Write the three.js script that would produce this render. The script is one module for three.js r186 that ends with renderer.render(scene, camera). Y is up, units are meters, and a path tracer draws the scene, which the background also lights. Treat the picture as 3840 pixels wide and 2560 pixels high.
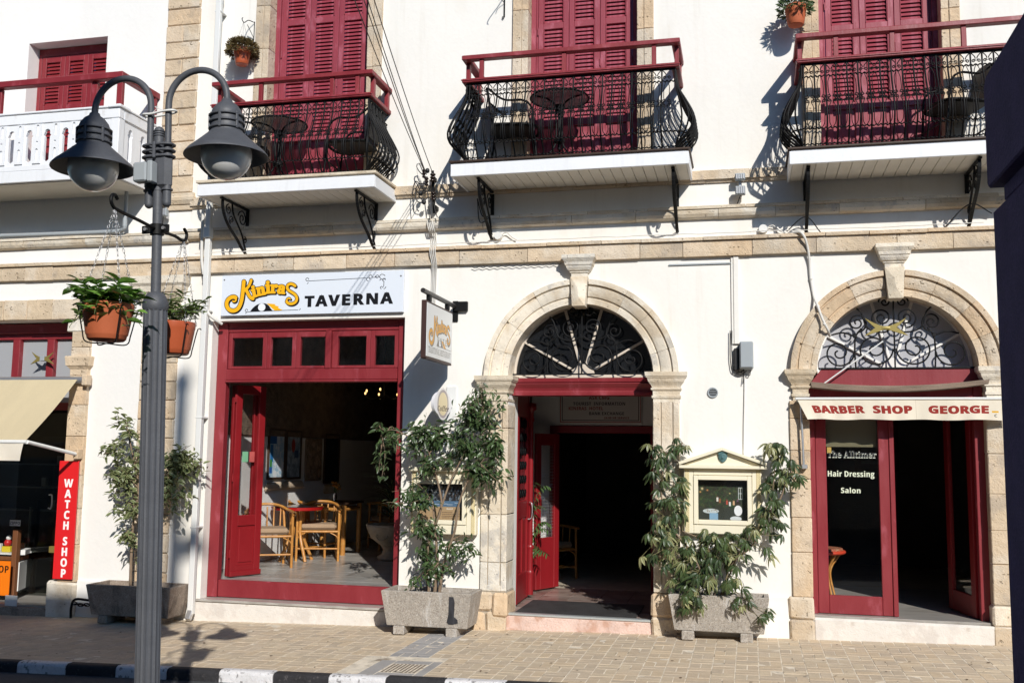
import * as THREE from 'three';
import { Sky } from 'three/addons/objects/Sky.js';
import { mergeGeometries, toCreasedNormals } from 'three/addons/utils/BufferGeometryUtils.js';

// ---------- camera, sky, sun, exposure ----------
const EYE = 1.76, DIST = 10, FOV = 38.05;
const scene = new THREE.Scene();
const camera = new THREE.PerspectiveCamera(FOV, 1024 / 682, 0.05, 300);
camera.position.set(0, EYE, DIST);
camera.rotation.set(0.1123, 0.23548, 0.01239, 'YXZ');
camera.updateMatrixWorld();
const renderer = new THREE.WebGLRenderer({ antialias: true });
renderer.setSize(1024, 682);
renderer.toneMapping = THREE.LinearToneMapping;
renderer.toneMappingExposure = 1.0;
renderer.shadowMap.enabled = true;
const SUN = new THREE.Vector3(0.53, 0.68, 1).normalize();
const sky = new Sky();
sky.name = 'sky'; sky.userData.kind = 'structure';
sky.scale.setScalar(200);
sky.material.uniforms.sunPosition.value.copy(SUN);
sky.material.uniforms.turbidity.value = 3.5;
sky.material.uniforms.rayleigh.value = 0.9;
sky.material.uniforms.mieCoefficient.value = 0.004;
sky.material.uniforms.cloudCoverage.value = 0;
scene.add(sky);
scene.environmentIntensity = 0.12;
const sun = new THREE.DirectionalLight(new THREE.Color(1, 0.955, 0.88), 4.6);
sun.name = 'sun';
sun.position.copy(SUN).multiplyScalar(40).add(new THREE.Vector3(-2, 2, 0));
sun.target.position.set(-2, 2, 0);
sun.castShadow = true;
Object.assign(sun.shadow.camera, { left: -14, right: 14, top: 14, bottom: -14, near: 1, far: 90 });
sun.shadow.mapSize.set(4096, 4096);
scene.add(sun, sun.target);

// ---------- random, picking ----------
function rng(seed) { let s = seed >>> 0; return () => { s = (s + 0x6d2b79f5) | 0; let t = Math.imul(s ^ (s >>> 15), 1 | s); t = (t + Math.imul(t ^ (t >>> 7), 61 | t)) ^ t; return ((t ^ (t >>> 14)) >>> 0) / 4294967296; }; }
const R = rng(7);
const rr = (a, b) => a + (b - a) * R();
const V = (x, y, z) => new THREE.Vector3(x, y, z);
// a point of the surveyed facade: direction (sx, sy) on the 3840 x 2560 survey sheet, at distance z in front of the wall
function W(sx, sy, z = 0) {
  const d = V((sx - 1920) / 3709.5, -(sy - 1280) / 3709.5, -1).applyQuaternion(camera.quaternion);
  const t = (DIST - z) / -d.z;
  return V(d.x * t, EYE + d.y * t, z);
}
const WX = (sx, sy, z) => W(sx, sy, z).x, WY = (sx, sy, z) => W(sx, sy, z).y;
const groundY = (x) => 0.0229 * x + 0.039;

// ---------- textures ----------
function noiseTile(size, fx, fy, oct, seed) {
  const out = new Float32Array(size * size); let amp = 1, tot = 0;
  for (let o = 0; o < oct; o++) {
    const nx = Math.min(size, fx << o), ny = Math.min(size, fy << o), r = rng(seed + o * 101), g = new Float32Array(nx * ny).map(() => r());
    for (let y = 0; y < size; y++) {
      const v = (y / size) * ny, y0 = Math.floor(v), b = v - y0, sb = b * b * (3 - 2 * b), r0 = (y0 % ny) * nx, r1 = ((y0 + 1) % ny) * nx;
      for (let x = 0; x < size; x++) {
        const u = (x / size) * nx, x0 = Math.floor(u), a = u - x0, sa = a * a * (3 - 2 * a), c0 = x0 % nx, c1 = (x0 + 1) % nx;
        out[y * size + x] += amp * ((g[r0 + c0] * (1 - sa) + g[r0 + c1] * sa) * (1 - sb) + (g[r1 + c0] * (1 - sa) + g[r1 + c1] * sa) * sb);
      }
    }
    tot += amp; amp *= 0.55;
  }
  let lo = 1e9, hi = -1e9; for (const v of out) { if (v < lo) lo = v; if (v > hi) hi = v; }
  for (let i = 0; i < out.length; i++) out[i] = (out[i] - lo) / (hi - lo);
  return out;
}
const sstep = (a, b, x) => { const t = Math.min(1, Math.max(0, (x - a) / (b - a))); return t * t * (3 - 2 * t); };
const toS = (c) => Math.round(255 * (c <= 0.0031308 ? 12.92 * c : 1.055 * Math.pow(Math.min(1, Math.max(0, c)), 1 / 2.4) - 0.055));
function dataTex(size, bytes, srgb) {
  const t = new THREE.DataTexture(bytes, size, size, THREE.RGBAFormat);
  t.wrapS = t.wrapT = THREE.RepeatWrapping; t.magFilter = THREE.LinearFilter; t.minFilter = THREE.LinearMipmapLinearFilter; t.generateMipmaps = true;
  if (srgb) t.colorSpace = THREE.SRGBColorSpace;
  t.needsUpdate = true; return t;
}
// a surface: c base colour, v mottling, f its frequency [x, y], layers of wear, sp grains, m metres per tile, r roughness, b bump height in metres
let seedN = 11; const bumps = {};
function surf(name, o) {
  const S = o.size ?? 512, seed = (seedN += 977), m = o.m ?? 1, f = o.f ?? [4, 4];
  const n1 = noiseTile(S, f[0], f[1], 6, seed), grain = noiseTile(S, S / 4, S / 4, 2, seed + 5), r = rng(seed + 9);
  const L = (o.layers ?? []).map((l, i) => ({ ...l, n: noiseTile(S, l.f[0], l.f[1], l.o ?? 6, seed + 31 * (i + 1)) }));
  const col = new Uint8Array(S * S * 4), bump = new Uint8Array(S * S * 4), rou = o.rv > 0.24 ? new Uint8Array(S * S * 4) : null;
  const bn = o.bf ? noiseTile(S, o.bf[0], o.bf[1], 5, seed + 77) : n1;
  for (let i = 0; i < S * S; i++) {
    const k = 1 + (n1[i] - 0.5) * 2 * (o.v ?? 0.08) + (grain[i] - 0.5) * (o.g ?? 0.04);
    let c = [o.c[0] * k, o.c[1] * k, o.c[2] * k], h = bn[i] * 0.7 + grain[i] * 0.3;
    for (const l of L) {
      const a = sstep(l.lo, l.hi, l.n[i] + (grain[i] - 0.5) * (l.ragged ?? 0.1)) * (l.a ?? 1);
      c = c.map((x, j) => x + (l.c[j] * (0.9 + 0.2 * n1[i]) - x) * a); h += (l.h ?? 0) * a;
    }
    if (o.sp) for (const s of o.sp) if (r() < s.d) { c = c.map((x, j) => x + (s.c[j] - x) * (s.a ?? 0.8)); h += s.h ?? 0; }
    for (let j = 0; j < 3; j++) col[i * 4 + j] = toS(c[j]);
    const hb = Math.max(0, Math.min(255, h * 255)); bump[i * 4] = bump[i * 4 + 1] = bump[i * 4 + 2] = hb; col[i * 4 + 3] = bump[i * 4 + 3] = 255;
    if (rou) { const q = Math.max(0, Math.min(255, 255 * (o.r + (n1[i] - 0.5) * o.rv))); rou[i * 4] = rou[i * 4 + 1] = rou[i * 4 + 2] = q; rou[i * 4 + 3] = 255; }
  }
  const map = dataTex(S, col, true); map.repeat.set(1 / m, 1 / m);
  const P = { name, map, roughness: o.r ?? 0.85, metalness: o.metal ?? 0 };
  const bk = o.b && ((o.layers ?? []).some((l) => l.h) ? name : (o.bf ?? f).join());
  if (o.b) { P.bumpMap = (bumps[bk] ??= dataTex(S, bump)).clone(); P.bumpMap.repeat.set(1 / m, 1 / m); P.bumpScale = o.b; }
  if (rou) { P.roughnessMap = dataTex(S, rou); P.roughnessMap.repeat.set(1 / m, 1 / m); P.roughness = 1; }
  return new THREE.MeshPhysicalMaterial({ ...P, ...(o.x ?? {}) });
}
function tinted(mat, k, rough) { const c = mat.clone(); c.color = new THREE.Color(k[0], k[1], k[2]); if (rough) c.roughness = rough; return c; }
function flat(name, c, r = 0.6, x = {}) { const m = new THREE.MeshPhysicalMaterial({ name, roughness: r, ...x }); m.color.setRGB(c[0], c[1], c[2]); return m; }
function canvasMat(name, w, h, draw, r = 0.6, x = {}) {
  const c = document.createElement('canvas'); c.width = w; c.height = h; draw(c.getContext('2d'), w, h);
  const t = new THREE.CanvasTexture(c); t.colorSpace = THREE.SRGBColorSpace; t.anisotropy = 8;
  return new THREE.MeshPhysicalMaterial({ name, map: t, roughness: r, ...x });
}

// ---------- geometry ----------
function boxUV(g) {
  const p = g.attributes.position, uv = new Float32Array(p.count * 2), a = V(), b = V(), c = V(), n = V(), ou = R() * 7, ov = R() * 7;
  for (let i = 0; i < p.count; i += 3) {
    a.fromBufferAttribute(p, i); b.fromBufferAttribute(p, i + 1); c.fromBufferAttribute(p, i + 2);
    n.copy(b).sub(a).cross(V().copy(c).sub(a)); const x = Math.abs(n.x), y = Math.abs(n.y), z = Math.abs(n.z);
    [a, b, c].forEach((q, k) => { const [u, v] = z >= x && z >= y ? [q.x, q.y] : x >= y ? [q.z, q.y] : [q.x, q.z]; uv[(i + k) * 2] = u + ou; uv[(i + k) * 2 + 1] = v + ov; });
  }
  g.setAttribute('uv', new THREE.BufferAttribute(uv, 2)); return g;
}
function cboxGeo(w, h, d, b, jit = 0) { // chamfered block about its centre
  b = Math.min(b, w / 2.2, h / 2.2, d / 2.2);
  const pos = [], X = w / 2, Y = h / 2, Z = d / 2, J = {};
  const q = (sx, sy, sz, ax) => {
    const k = [sx, sy, sz].join(); J[k] ??= [(R() - 0.5) * jit, (R() - 0.5) * jit, (R() - 0.5) * jit];
    return [sx * (ax === 0 ? X : X - b) + J[k][0], sy * (ax === 1 ? Y : Y - b) + J[k][1], sz * (ax === 2 ? Z : Z - b) + J[k][2]];
  };
  const tri = (A, B, C) => { const n = [(B[1] - A[1]) * (C[2] - A[2]) - (B[2] - A[2]) * (C[1] - A[1]), (B[2] - A[2]) * (C[0] - A[0]) - (B[0] - A[0]) * (C[2] - A[2]), (B[0] - A[0]) * (C[1] - A[1]) - (B[1] - A[1]) * (C[0] - A[0])];
    const m = [A[0] + B[0] + C[0], A[1] + B[1] + C[1], A[2] + B[2] + C[2]]; if (n[0] * m[0] + n[1] * m[1] + n[2] * m[2] < 0) pos.push(...A, ...C, ...B); else pos.push(...A, ...B, ...C); };
  const quad = (A, B, C, D) => { tri(A, B, C); tri(A, C, D); };
  for (const s of [-1, 1]) { quad(q(s, -1, -1, 0), q(s, 1, -1, 0), q(s, 1, 1, 0), q(s, -1, 1, 0)); quad(q(-1, s, -1, 1), q(1, s, -1, 1), q(1, s, 1, 1), q(-1, s, 1, 1)); quad(q(-1, -1, s, 2), q(1, -1, s, 2), q(1, 1, s, 2), q(-1, 1, s, 2)); }
  for (const s of [-1, 1]) for (const t of [-1, 1]) { quad(q(s, t, -1, 0), q(s, t, 1, 0), q(s, t, 1, 1), q(s, t, -1, 1)); quad(q(s, -1, t, 0), q(s, 1, t, 0), q(s, 1, t, 2), q(s, -1, t, 2)); quad(q(-1, s, t, 1), q(1, s, t, 1), q(1, s, t, 2), q(-1, s, t, 2)); }
  for (const s of [-1, 1]) for (const t of [-1, 1]) for (const u of [-1, 1]) tri(q(s, t, u, 0), q(s, t, u, 1), q(s, t, u, 2));
  const g = new THREE.BufferGeometry(); g.setAttribute('position', new THREE.Float32BufferAttribute(pos, 3)); g.computeVertexNormals(); return g;
}
class MB {
  constructor() { this.g = []; }
  add(g, M) {
    g = g.index ? g.toNonIndexed() : g.clone(); if (M) g.applyMatrix4(M);
    if (!g.attributes.normal) g.computeVertexNormals();
    for (const k of Object.keys(g.attributes)) if (k !== 'position' && k !== 'normal') g.deleteAttribute(k);
    if (M && M.determinant() < 0) for (const k of ['position', 'normal']) { const a = g.attributes[k].array; for (let i = 0; i < a.length; i += 9) for (let j = 0; j < 3; j++) { const t = a[i + 3 + j]; a[i + 3 + j] = a[i + 6 + j]; a[i + 6 + j] = t; } }
    this.g.push(g); return this;
  }
  box(x0, y0, z0, x1, y1, z1, b = 0.004, jit = 0) { return this.add(cboxGeo(Math.abs(x1 - x0), Math.abs(y1 - y0), Math.abs(z1 - z0), b, jit), new THREE.Matrix4().makeTranslation((x0 + x1) / 2, (y0 + y1) / 2, (z0 + z1) / 2)); }
  obox(c, w, h, d, e, b = 0.004) { return this.add(cboxGeo(w, h, d, b), new THREE.Matrix4().compose(c, new THREE.Quaternion().setFromEuler(e), V(1, 1, 1))); }
  bar(a, b, w, h, bev = 0.003) { // rectangular bar from a to b, w across, h in the other direction
    const d = V().copy(b).sub(a), m = new THREE.Matrix4().lookAt(a, b, Math.abs(d.y) > 0.95 * d.length() ? V(0, 0, 1) : V(0, 1, 0)); m.setPosition(V().copy(a).add(b).multiplyScalar(0.5));
    return this.add(cboxGeo(w, h, d.length(), bev), m);
  }
  cyl(a, b, r0, r1 = r0, seg = 10) {
    const d = V().copy(b).sub(a), g = new THREE.CylinderGeometry(r1, r0, d.length(), seg);
    return this.add(g, new THREE.Matrix4().compose(V().copy(a).add(b).multiplyScalar(0.5), new THREE.Quaternion().setFromUnitVectors(V(0, 1, 0), d.normalize()), V(1, 1, 1)));
  }
  tube(pts, r, seg = 24, rad = 6, closed = false) { return this.add(new THREE.TubeGeometry(pts.length === 2 ? new THREE.LineCurve3(...pts) : new THREE.CatmullRomCurve3(pts, closed, 'centripetal'), pts.length === 2 ? 1 : seg, r, rad, closed)); }
  lathe(prof, c, seg = 28) { return this.add(new THREE.LatheGeometry(prof.map((q) => new THREE.Vector2(q[0], q[1])), seg), new THREE.Matrix4().makeTranslation(c.x, c.y, c.z)); }
  sph(c, r, sx = 1, sy = 1, sz = 1, seg = 14) { return this.add(new THREE.SphereGeometry(r, seg, Math.ceil(seg * 0.7)), new THREE.Matrix4().compose(c, new THREE.Quaternion(), V(sx, sy, sz))); }
  ext(shape, depth, M, bev = 0, curve = 12) { return this.add(new THREE.ExtrudeGeometry(shape, { depth, bevelEnabled: bev > 0, bevelSize: bev, bevelThickness: bev, bevelSegments: 1, curveSegments: curve }), M); }
  geo(uv = true) { const g = this.g.length > 1 ? mergeGeometries(this.g) : this.g[0]; if (uv) boxUV(g); return g; }
  to(name, mat, parent, o) { return put(name, this.geo(), mat, parent, o); }
}
const used = {};
function numbered(n) { const k = used[n] ?? 0; used[n] = k + 1; return k ? n + '_' + String(k).padStart(3, '0') : n; }
function put(name, geo, mat, parent = scene, label) {
  const m = new THREE.Mesh(geo, mat); m.name = parent === scene ? numbered(name) : name; m.castShadow = m.receiveShadow = true;
  if (label) m.userData.label = label; parent.add(m); return m;
}
function thing(name, label, category, pos = V(0, 0, 0), group) {
  const o = new THREE.Group(); o.name = numbered(name); o.position.copy(pos); o.userData = { label, category }; if (group) o.userData.group = group; scene.add(o); return o;
}
function tag(o, label, category, group) { o.userData.label = label; o.userData.category = category; if (group) o.userData.group = group; return o; }
const poly = (pts) => { const s = new THREE.Shape(); pts.forEach((p, i) => (i ? s.lineTo(p[0], p[1]) : s.moveTo(p[0], p[1]))); s.closePath(); return s; };
const T = (x, y, z) => new THREE.Matrix4().makeTranslation(x, y, z);
function spiral(c, r0, r1, a0, turns, n = 22, z = 0, dir = 1) { const o = []; for (let i = 0; i <= n; i++) { const t = i / n, r = r0 + (r1 - r0) * t, a = a0 + dir * turns * 2 * Math.PI * t; o.push(V(c[0] + r * Math.cos(a), c[1] + r * Math.sin(a), z)); } return o; }

// ---------- materials ----------
const M = {};
M.plaster = surf('plaster', { c: [0.815, 0.785, 0.73], v: 0.035, f: [3, 2], g: 0.03, m: 3, r: 0.92, b: 0.0022, bf: [24, 24], layers: [{ c: [0.69, 0.64, 0.56], f: [7, 2], lo: 0.60, hi: 0.95, a: 0.35 }, { c: [0.66, 0.61, 0.53], f: [44, 3], lo: 0.66, hi: 0.98, a: 0.3 }] });
M.plasterWhite = surf('white plaster', { c: [0.83, 0.81, 0.775], v: 0.03, f: [3, 2], g: 0.03, m: 3, r: 0.92, b: 0.0022, bf: [24, 24], layers: [{ c: [0.72, 0.69, 0.64], f: [6, 2], lo: 0.62, hi: 0.95, a: 0.3 }] });
const stoneL = [{ c: [0.66, 0.58, 0.47], f: [3, 3], lo: 0.55, hi: 0.85, a: 0.6 }, { c: [0.34, 0.29, 0.24], f: [5, 4], lo: 0.66, hi: 0.86, a: 0.5 }, { c: [0.16, 0.115, 0.07], f: [34, 34], o: 3, lo: 0.79, hi: 0.85, a: 0.7, h: -0.5 }];
M.stone = surf('limestone', { c: [0.57, 0.45, 0.315], v: 0.14, f: [5, 5], g: 0.12, m: 1.1, r: 0.93, b: 0.012, bf: [20, 20], layers: stoneL });
M.stones = [M.stone, tinted(M.stone, [1.06, 1.06, 1.07]), tinted(M.stone, [0.94, 0.95, 0.97]), tinted(M.stone, [1.04, 0.98, 0.92]), tinted(M.stone, [1.14, 1.18, 1.24])];
M.stonePale = surf('pale limestone', { c: [0.71, 0.64, 0.53], v: 0.11, f: [5, 5], g: 0.1, m: 1.1, r: 0.93, b: 0.009, bf: [18, 18], layers: [{ c: [0.5, 0.38, 0.24], f: [3, 3], lo: 0.6, hi: 0.9, a: 0.6 }, { c: [0.38, 0.36, 0.34], f: [5, 4], lo: 0.72, hi: 0.88, a: 0.55 }, { c: [0.2, 0.16, 0.12], f: [40, 40], o: 3, lo: 0.8, hi: 0.86, a: 0.6, h: -0.4 }] });
M.pales = [M.stonePale, tinted(M.stonePale, [1.08, 1.07, 1.06]), tinted(M.stonePale, [0.92, 0.88, 0.82]), tinted(M.stonePale, [0.97, 1.0, 1.05])];
M.mortar = surf('mortar', { c: [0.42, 0.36, 0.28], v: 0.15, f: [8, 8], m: 1, r: 0.95, b: 0.004 });
M.quoinBed = surf('quoin mortar', { c: [0.62, 0.55, 0.46], v: 0.12, f: [8, 8], m: 1, r: 0.95, b: 0.004 });
M.red = surf('red paint', { c: [0.235, 0.022, 0.029], v: 0.10, f: [6, 2], g: 0.08, m: 0.9, r: 0.5, rv: 0.25, b: 0.0012, bf: [40, 6], layers: [{ c: [0.42, 0.10, 0.13], f: [9, 4], lo: 0.66, hi: 0.95, a: 0.45 }] });
M.redFaded = surf('sun faded red paint', { c: [0.27, 0.036, 0.055], v: 0.09, f: [5, 2], g: 0.07, m: 0.9, r: 0.55, rv: 0.2, b: 0.0012, bf: [40, 6], layers: [{ c: [0.50, 0.15, 0.20], f: [10, 4], lo: 0.62, hi: 0.95, a: 0.5 }] });
M.redDeep = surf('deep red paint', { c: [0.24, 0.012, 0.016], v: 0.08, f: [5, 2], g: 0.06, m: 0.9, r: 0.35, rv: 0.2, b: 0.001 });
M.iron = flat('black iron paint', [0.006, 0.006, 0.0065], 0.55, { specularIntensity: 0.45 });
M.lampGrey = surf('grey lamp paint', { c: [0.078, 0.083, 0.096], v: 0.12, f: [6, 6], g: 0.25, m: 0.5, r: 0.55, rv: 0.2, b: 0.0008, bf: [64, 64] });
M.globe = flat('frosted globe', [0.80, 0.80, 0.79], 0.25, { clearcoat: 0.6, clearcoatRoughness: 0.05, transmission: 0.12, thickness: 0 });
M.white = surf('white paint', { c: [0.80, 0.81, 0.83], v: 0.03, f: [6, 3], g: 0.03, m: 1.5, r: 0.6, b: 0.0015, bf: [40, 5], layers: [{ c: [0.50, 0.46, 0.40], f: [9, 5], lo: 0.84, hi: 0.99, a: 0.35 }, { c: [0.66, 0.66, 0.66], f: [30, 3], lo: 0.6, hi: 0.95, a: 0.3 }] });
M.soffit = surf('soffit boards', { c: [0.66, 0.635, 0.58], v: 0.06, f: [3, 8], g: 0.05, m: 1, r: 0.75, b: 0.001 });
M.terra = surf('terracotta', { c: [0.46, 0.112, 0.04], v: 0.07, f: [4, 4], g: 0.06, m: 0.4, r: 0.75, b: 0.0008 });
M.terraGloss = surf('glossy terracotta', { c: [0.42, 0.09, 0.034], v: 0.08, f: [4, 4], g: 0.05, m: 0.4, r: 0.32, b: 0.0004 });
M.soil = surf('soil', { c: [0.11, 0.055, 0.03], v: 0.4, f: [16, 16], g: 0.4, m: 0.4, r: 1, b: 0.01 });
M.asphalt = surf('asphalt', { c: [0.055, 0.056, 0.062], v: 0.18, f: [4, 4], g: 0.35, m: 1.6, r: 0.92, b: 0.006, bf: [128, 128], sp: [{ c: [0.15, 0.15, 0.15], d: 0.03 }] });
const pv = { v: 0.14, f: [3, 3], g: 0.14, m: 0.8, r: 0.9, b: 0.003, bf: [64, 64], layers: [{ c: [0.24, 0.19, 0.135], f: [5, 5], lo: 0.66, hi: 0.9, a: 0.5 }], sp: [{ c: [0.2, 0.15, 0.1], d: 0.02 }] };
M.paver = surf('yellow concrete paver', { ...pv, c: [0.58, 0.475, 0.345] });
M.pavers = [M.paver, tinted(M.paver, [1.03, 1.0, 0.96]), tinted(M.paver, [0.96, 0.96, 0.98]), tinted(M.paver, [0.99, 0.97, 0.96]), tinted(M.paver, [1.03, 1.03, 1.02]), tinted(M.paver, [0.92, 0.92, 0.94])];
M.paverGrey = surf('grey concrete paver', { ...pv, c: [0.36, 0.345, 0.335], layers: [] });
M.greys = [M.paverGrey, tinted(M.paverGrey, [1.07, 1.06, 1.05]), tinted(M.paverGrey, [0.93, 0.94, 0.95])];
M.joint = surf('sandy joint', { c: [0.72, 0.64, 0.52], v: 0.25, f: [10, 10], g: 0.2, m: 0.7, r: 1, b: 0.004, layers: [{ c: [0.2, 0.15, 0.1], f: [6, 6], lo: 0.6, hi: 0.8, a: 0.8 }] });
M.kerbWhite = surf('worn white kerb paint', { c: [0.66, 0.65, 0.66], v: 0.12, f: [8, 8], g: 0.2, m: 0.6, r: 0.85, b: 0.005, bf: [40, 40], layers: [{ c: [0.16, 0.15, 0.15], f: [16, 16], lo: 0.68, hi: 0.8, a: 0.8, h: -0.2 }] });
M.kerbBlack = surf('worn black kerb paint', { c: [0.022, 0.021, 0.024], v: 0.25, f: [8, 8], g: 0.4, m: 0.6, r: 0.8, b: 0.005, bf: [40, 40], layers: [{ c: [0.1, 0.09, 0.09], f: [20, 20], lo: 0.72, hi: 0.85, a: 0.6 }] });
const pebbles = { v: 0.10, f: [5, 5], g: 0.3, m: 0.55, r: 0.93, b: 0.004, bf: [96, 96], sp: [{ c: [0.16, 0.13, 0.11], d: 0.09, a: 0.7 }, { c: [0.62, 0.55, 0.47], d: 0.09, a: 0.7 }, { c: [0.35, 0.22, 0.14], d: 0.03 }] };
M.concrete = surf('exposed pebble concrete', { ...pebbles, c: [0.37, 0.335, 0.29], layers: [{ c: [0.17, 0.14, 0.12], f: [52, 52], o: 2, lo: 0.6, hi: 0.72, a: 0.6, h: -0.2 }, { c: [0.56, 0.51, 0.45], f: [44, 44], o: 2, lo: 0.64, hi: 0.74, a: 0.6, h: 0.2 }, { c: [0.66, 0.65, 0.63], f: [9, 2], lo: 0.72, hi: 0.95, a: 0.5 }] });
M.concreteDark = surf('weathered pebble concrete', { ...pebbles, c: [0.32, 0.255, 0.20], layers: [{ c: [0.16, 0.12, 0.09], f: [52, 52], o: 2, lo: 0.6, hi: 0.72, a: 0.6 }, { c: [0.48, 0.42, 0.35], f: [44, 44], o: 2, lo: 0.64, hi: 0.74, a: 0.5 }, { c: [0.06, 0.05, 0.04], f: [5, 3], lo: 0.5, hi: 0.85, a: 0.6 }] });
M.black = surf('black stain', { c: [0.03, 0.03, 0.035], v: 0.5, f: [12, 4], g: 0.5, m: 0.3, r: 0.9 });
M.sill = surf('painted step', { c: [0.70, 0.655, 0.60], v: 0.06, f: [5, 5], g: 0.08, m: 1, r: 0.9, b: 0.006, bf: [16, 16], layers: [{ c: [0.46, 0.38, 0.31], f: [9, 9], lo: 0.72, hi: 0.92, a: 0.5, h: -0.3 }, { c: [0.54, 0.47, 0.42], f: [3, 3], lo: 0.6, hi: 0.8, a: 0.4 }] });
M.pink = surf('pink rendered step', { c: [0.68, 0.50, 0.43], v: 0.1, f: [6, 5], g: 0.2, m: 0.9, r: 0.93, b: 0.006, bf: [60, 60], layers: [{ c: [0.48, 0.265, 0.18], f: [4, 3], lo: 0.45, hi: 0.75, a: 0.7 }] });
M.marble = surf('grey marble', { c: [0.40, 0.385, 0.36], v: 0.14, f: [3, 6], g: 0.05, m: 0.8, r: 0.28, rv: 0.2, layers: [{ c: [0.24, 0.215, 0.19], f: [3, 10], lo: 0.55, hi: 0.75, a: 0.5 }] });
M.marbles = [M.marble, tinted(M.marble, [1.1, 1.08, 1.05]), tinted(M.marble, [0.9, 0.88, 0.86])];
M.hallTile = surf('reddish marble', { c: [0.30, 0.235, 0.205], v: 0.18, f: [4, 4], g: 0.12, m: 0.7, r: 0.3, rv: 0.15, layers: [{ c: [0.16, 0.09, 0.075], f: [6, 6], lo: 0.55, hi: 0.7, a: 0.5 }] });
M.hallTiles = [M.hallTile, tinted(M.hallTile, [1.12, 1.1, 1.08]), tinted(M.hallTile, [0.9, 0.86, 0.84])];
M.alu = flat('aluminium', [0.58, 0.62, 0.62], 0.35, { metalness: 0.5 });
M.galv = flat('galvanised steel', [0.56, 0.56, 0.57], 0.4, { metalness: 0.8 });
M.rattan = surf('varnished rattan', { c: [0.46, 0.205, 0.048], v: 0.2, f: [6, 3], g: 0.1, m: 0.25, r: 0.32, layers: [{ c: [0.62, 0.34, 0.1], f: [5, 5], lo: 0.5, hi: 0.85, a: 0.6 }] });
M.cushion = surf('tan cushion', { c: [0.34, 0.235, 0.15], v: 0.06, f: [4, 4], g: 0.15, m: 0.4, r: 0.95, b: 0.002, bf: [100, 100] });
M.canvas = surf('beige canvas', { c: [0.60, 0.505, 0.325], v: 0.05, f: [6, 2], g: 0.08, m: 1, r: 0.95, b: 0.0012, bf: [160, 160], x: { transmission: 0.12, thickness: 0 } });
M.canvasPale = surf('cream canvas', { c: [0.72, 0.655, 0.55], v: 0.05, f: [6, 2], g: 0.06, m: 1, r: 0.95, b: 0.0012, bf: [160, 160] });
M.blue = surf('dark blue textured paint', { c: [0.085, 0.076, 0.18], v: 0.12, f: [6, 6], g: 0.5, m: 0.25, r: 0.85, b: 0.0012, bf: [60, 60], x: { specularIntensity: 0.25 } });
M.cream = surf('cream box paint', { c: [0.80, 0.735, 0.565], v: 0.025, f: [4, 4], g: 0.02, m: 1, r: 0.55, b: 0.0008 });
M.gold = flat('golden letter paint', [0.72, 0.42, 0.045], 0.5);
M.glass = new THREE.MeshPhysicalMaterial({ name: 'window glass', color: 0xffffff, roughness: 0.03, transmission: 1, thickness: 0, ior: 1.5 });
M.darkGlass = flat('dark glass', [0.012, 0.013, 0.015], 0.06, { specularIntensity: 1 });
M.frost = flat('frosted glass', [0.44, 0.45, 0.47], 0.35, { transmission: 0.2, thickness: 0 });
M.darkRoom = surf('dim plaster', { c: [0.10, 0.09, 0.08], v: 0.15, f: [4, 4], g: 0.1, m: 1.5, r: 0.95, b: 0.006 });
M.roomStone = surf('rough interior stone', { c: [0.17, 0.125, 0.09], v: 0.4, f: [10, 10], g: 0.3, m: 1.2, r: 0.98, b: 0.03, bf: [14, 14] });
M.roomWhite = surf('interior whitewash', { c: [0.78, 0.77, 0.76], v: 0.05, f: [4, 4], g: 0.04, m: 1.5, r: 0.92, b: 0.006 });
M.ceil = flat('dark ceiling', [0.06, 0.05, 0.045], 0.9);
M.woodDark = surf('dark wood', { c: [0.05, 0.026, 0.015], v: 0.3, f: [2, 20], g: 0.1, m: 0.5, r: 0.5 });
M.woodBrown = surf('brown wood', { c: [0.16, 0.062, 0.025], v: 0.25, f: [20, 2], g: 0.1, m: 0.5, r: 0.45 });
M.weathered = surf('weathered bare wood', { c: [0.21, 0.155, 0.115], v: 0.35, f: [3, 26], g: 0.2, m: 0.7, r: 0.95, b: 0.006, bf: [4, 40] });
M.plasticWhite = flat('white plastic', [0.74, 0.74, 0.72], 0.45);
M.plasticGrey = flat('grey plastic box', [0.33, 0.36, 0.38], 0.5);
M.cableWhite = flat('white cable', [0.66, 0.64, 0.6], 0.6);
M.cableBlack = flat('black cable', [0.015, 0.015, 0.016], 0.5);
M.wire = flat('bare wire', [0.06, 0.06, 0.06], 0.5);
M.ceramic = flat('dark glazed insulator', [0.022, 0.013, 0.010], 0.15);
M.bronze = flat('verdigris bronze', [0.075, 0.165, 0.175], 0.6);
M.brass = flat('brass leaf paint', [0.30, 0.235, 0.07], 0.45, { metalness: 0.4 });
M.rubber = surf('rubber mat', { c: [0.035, 0.035, 0.036], v: 0.3, f: [5, 3], g: 0.3, m: 0.5, r: 0.75, b: 0.003, bf: [90, 90] });
M.bark = surf('grey brown bark', { c: [0.23, 0.165, 0.11], v: 0.25, f: [12, 4], g: 0.25, m: 0.3, r: 0.95, b: 0.004, bf: [30, 8] });
const leafM = (name, c, r = 0.38) => new THREE.MeshPhysicalMaterial({ name, color: new THREE.Color().setRGB(...c), roughness: r, transmission: 0.22, thickness: 0, side: THREE.DoubleSide, vertexColors: true });
M.ficus = leafM('ficus leaf', [0.058, 0.095, 0.036], 0.36);
M.variegated = leafM('variegated leaf', [1, 1, 1], 0.42);
M.bright = leafM('fresh green leaf', [0.075, 0.17, 0.030], 0.3);
M.dryLeaf = leafM('dry bushy leaf', [0.10, 0.085, 0.030], 0.7);
M.darkLeaf = leafM('dark leaf', [0.05, 0.085, 0.03], 0.5);

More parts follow.
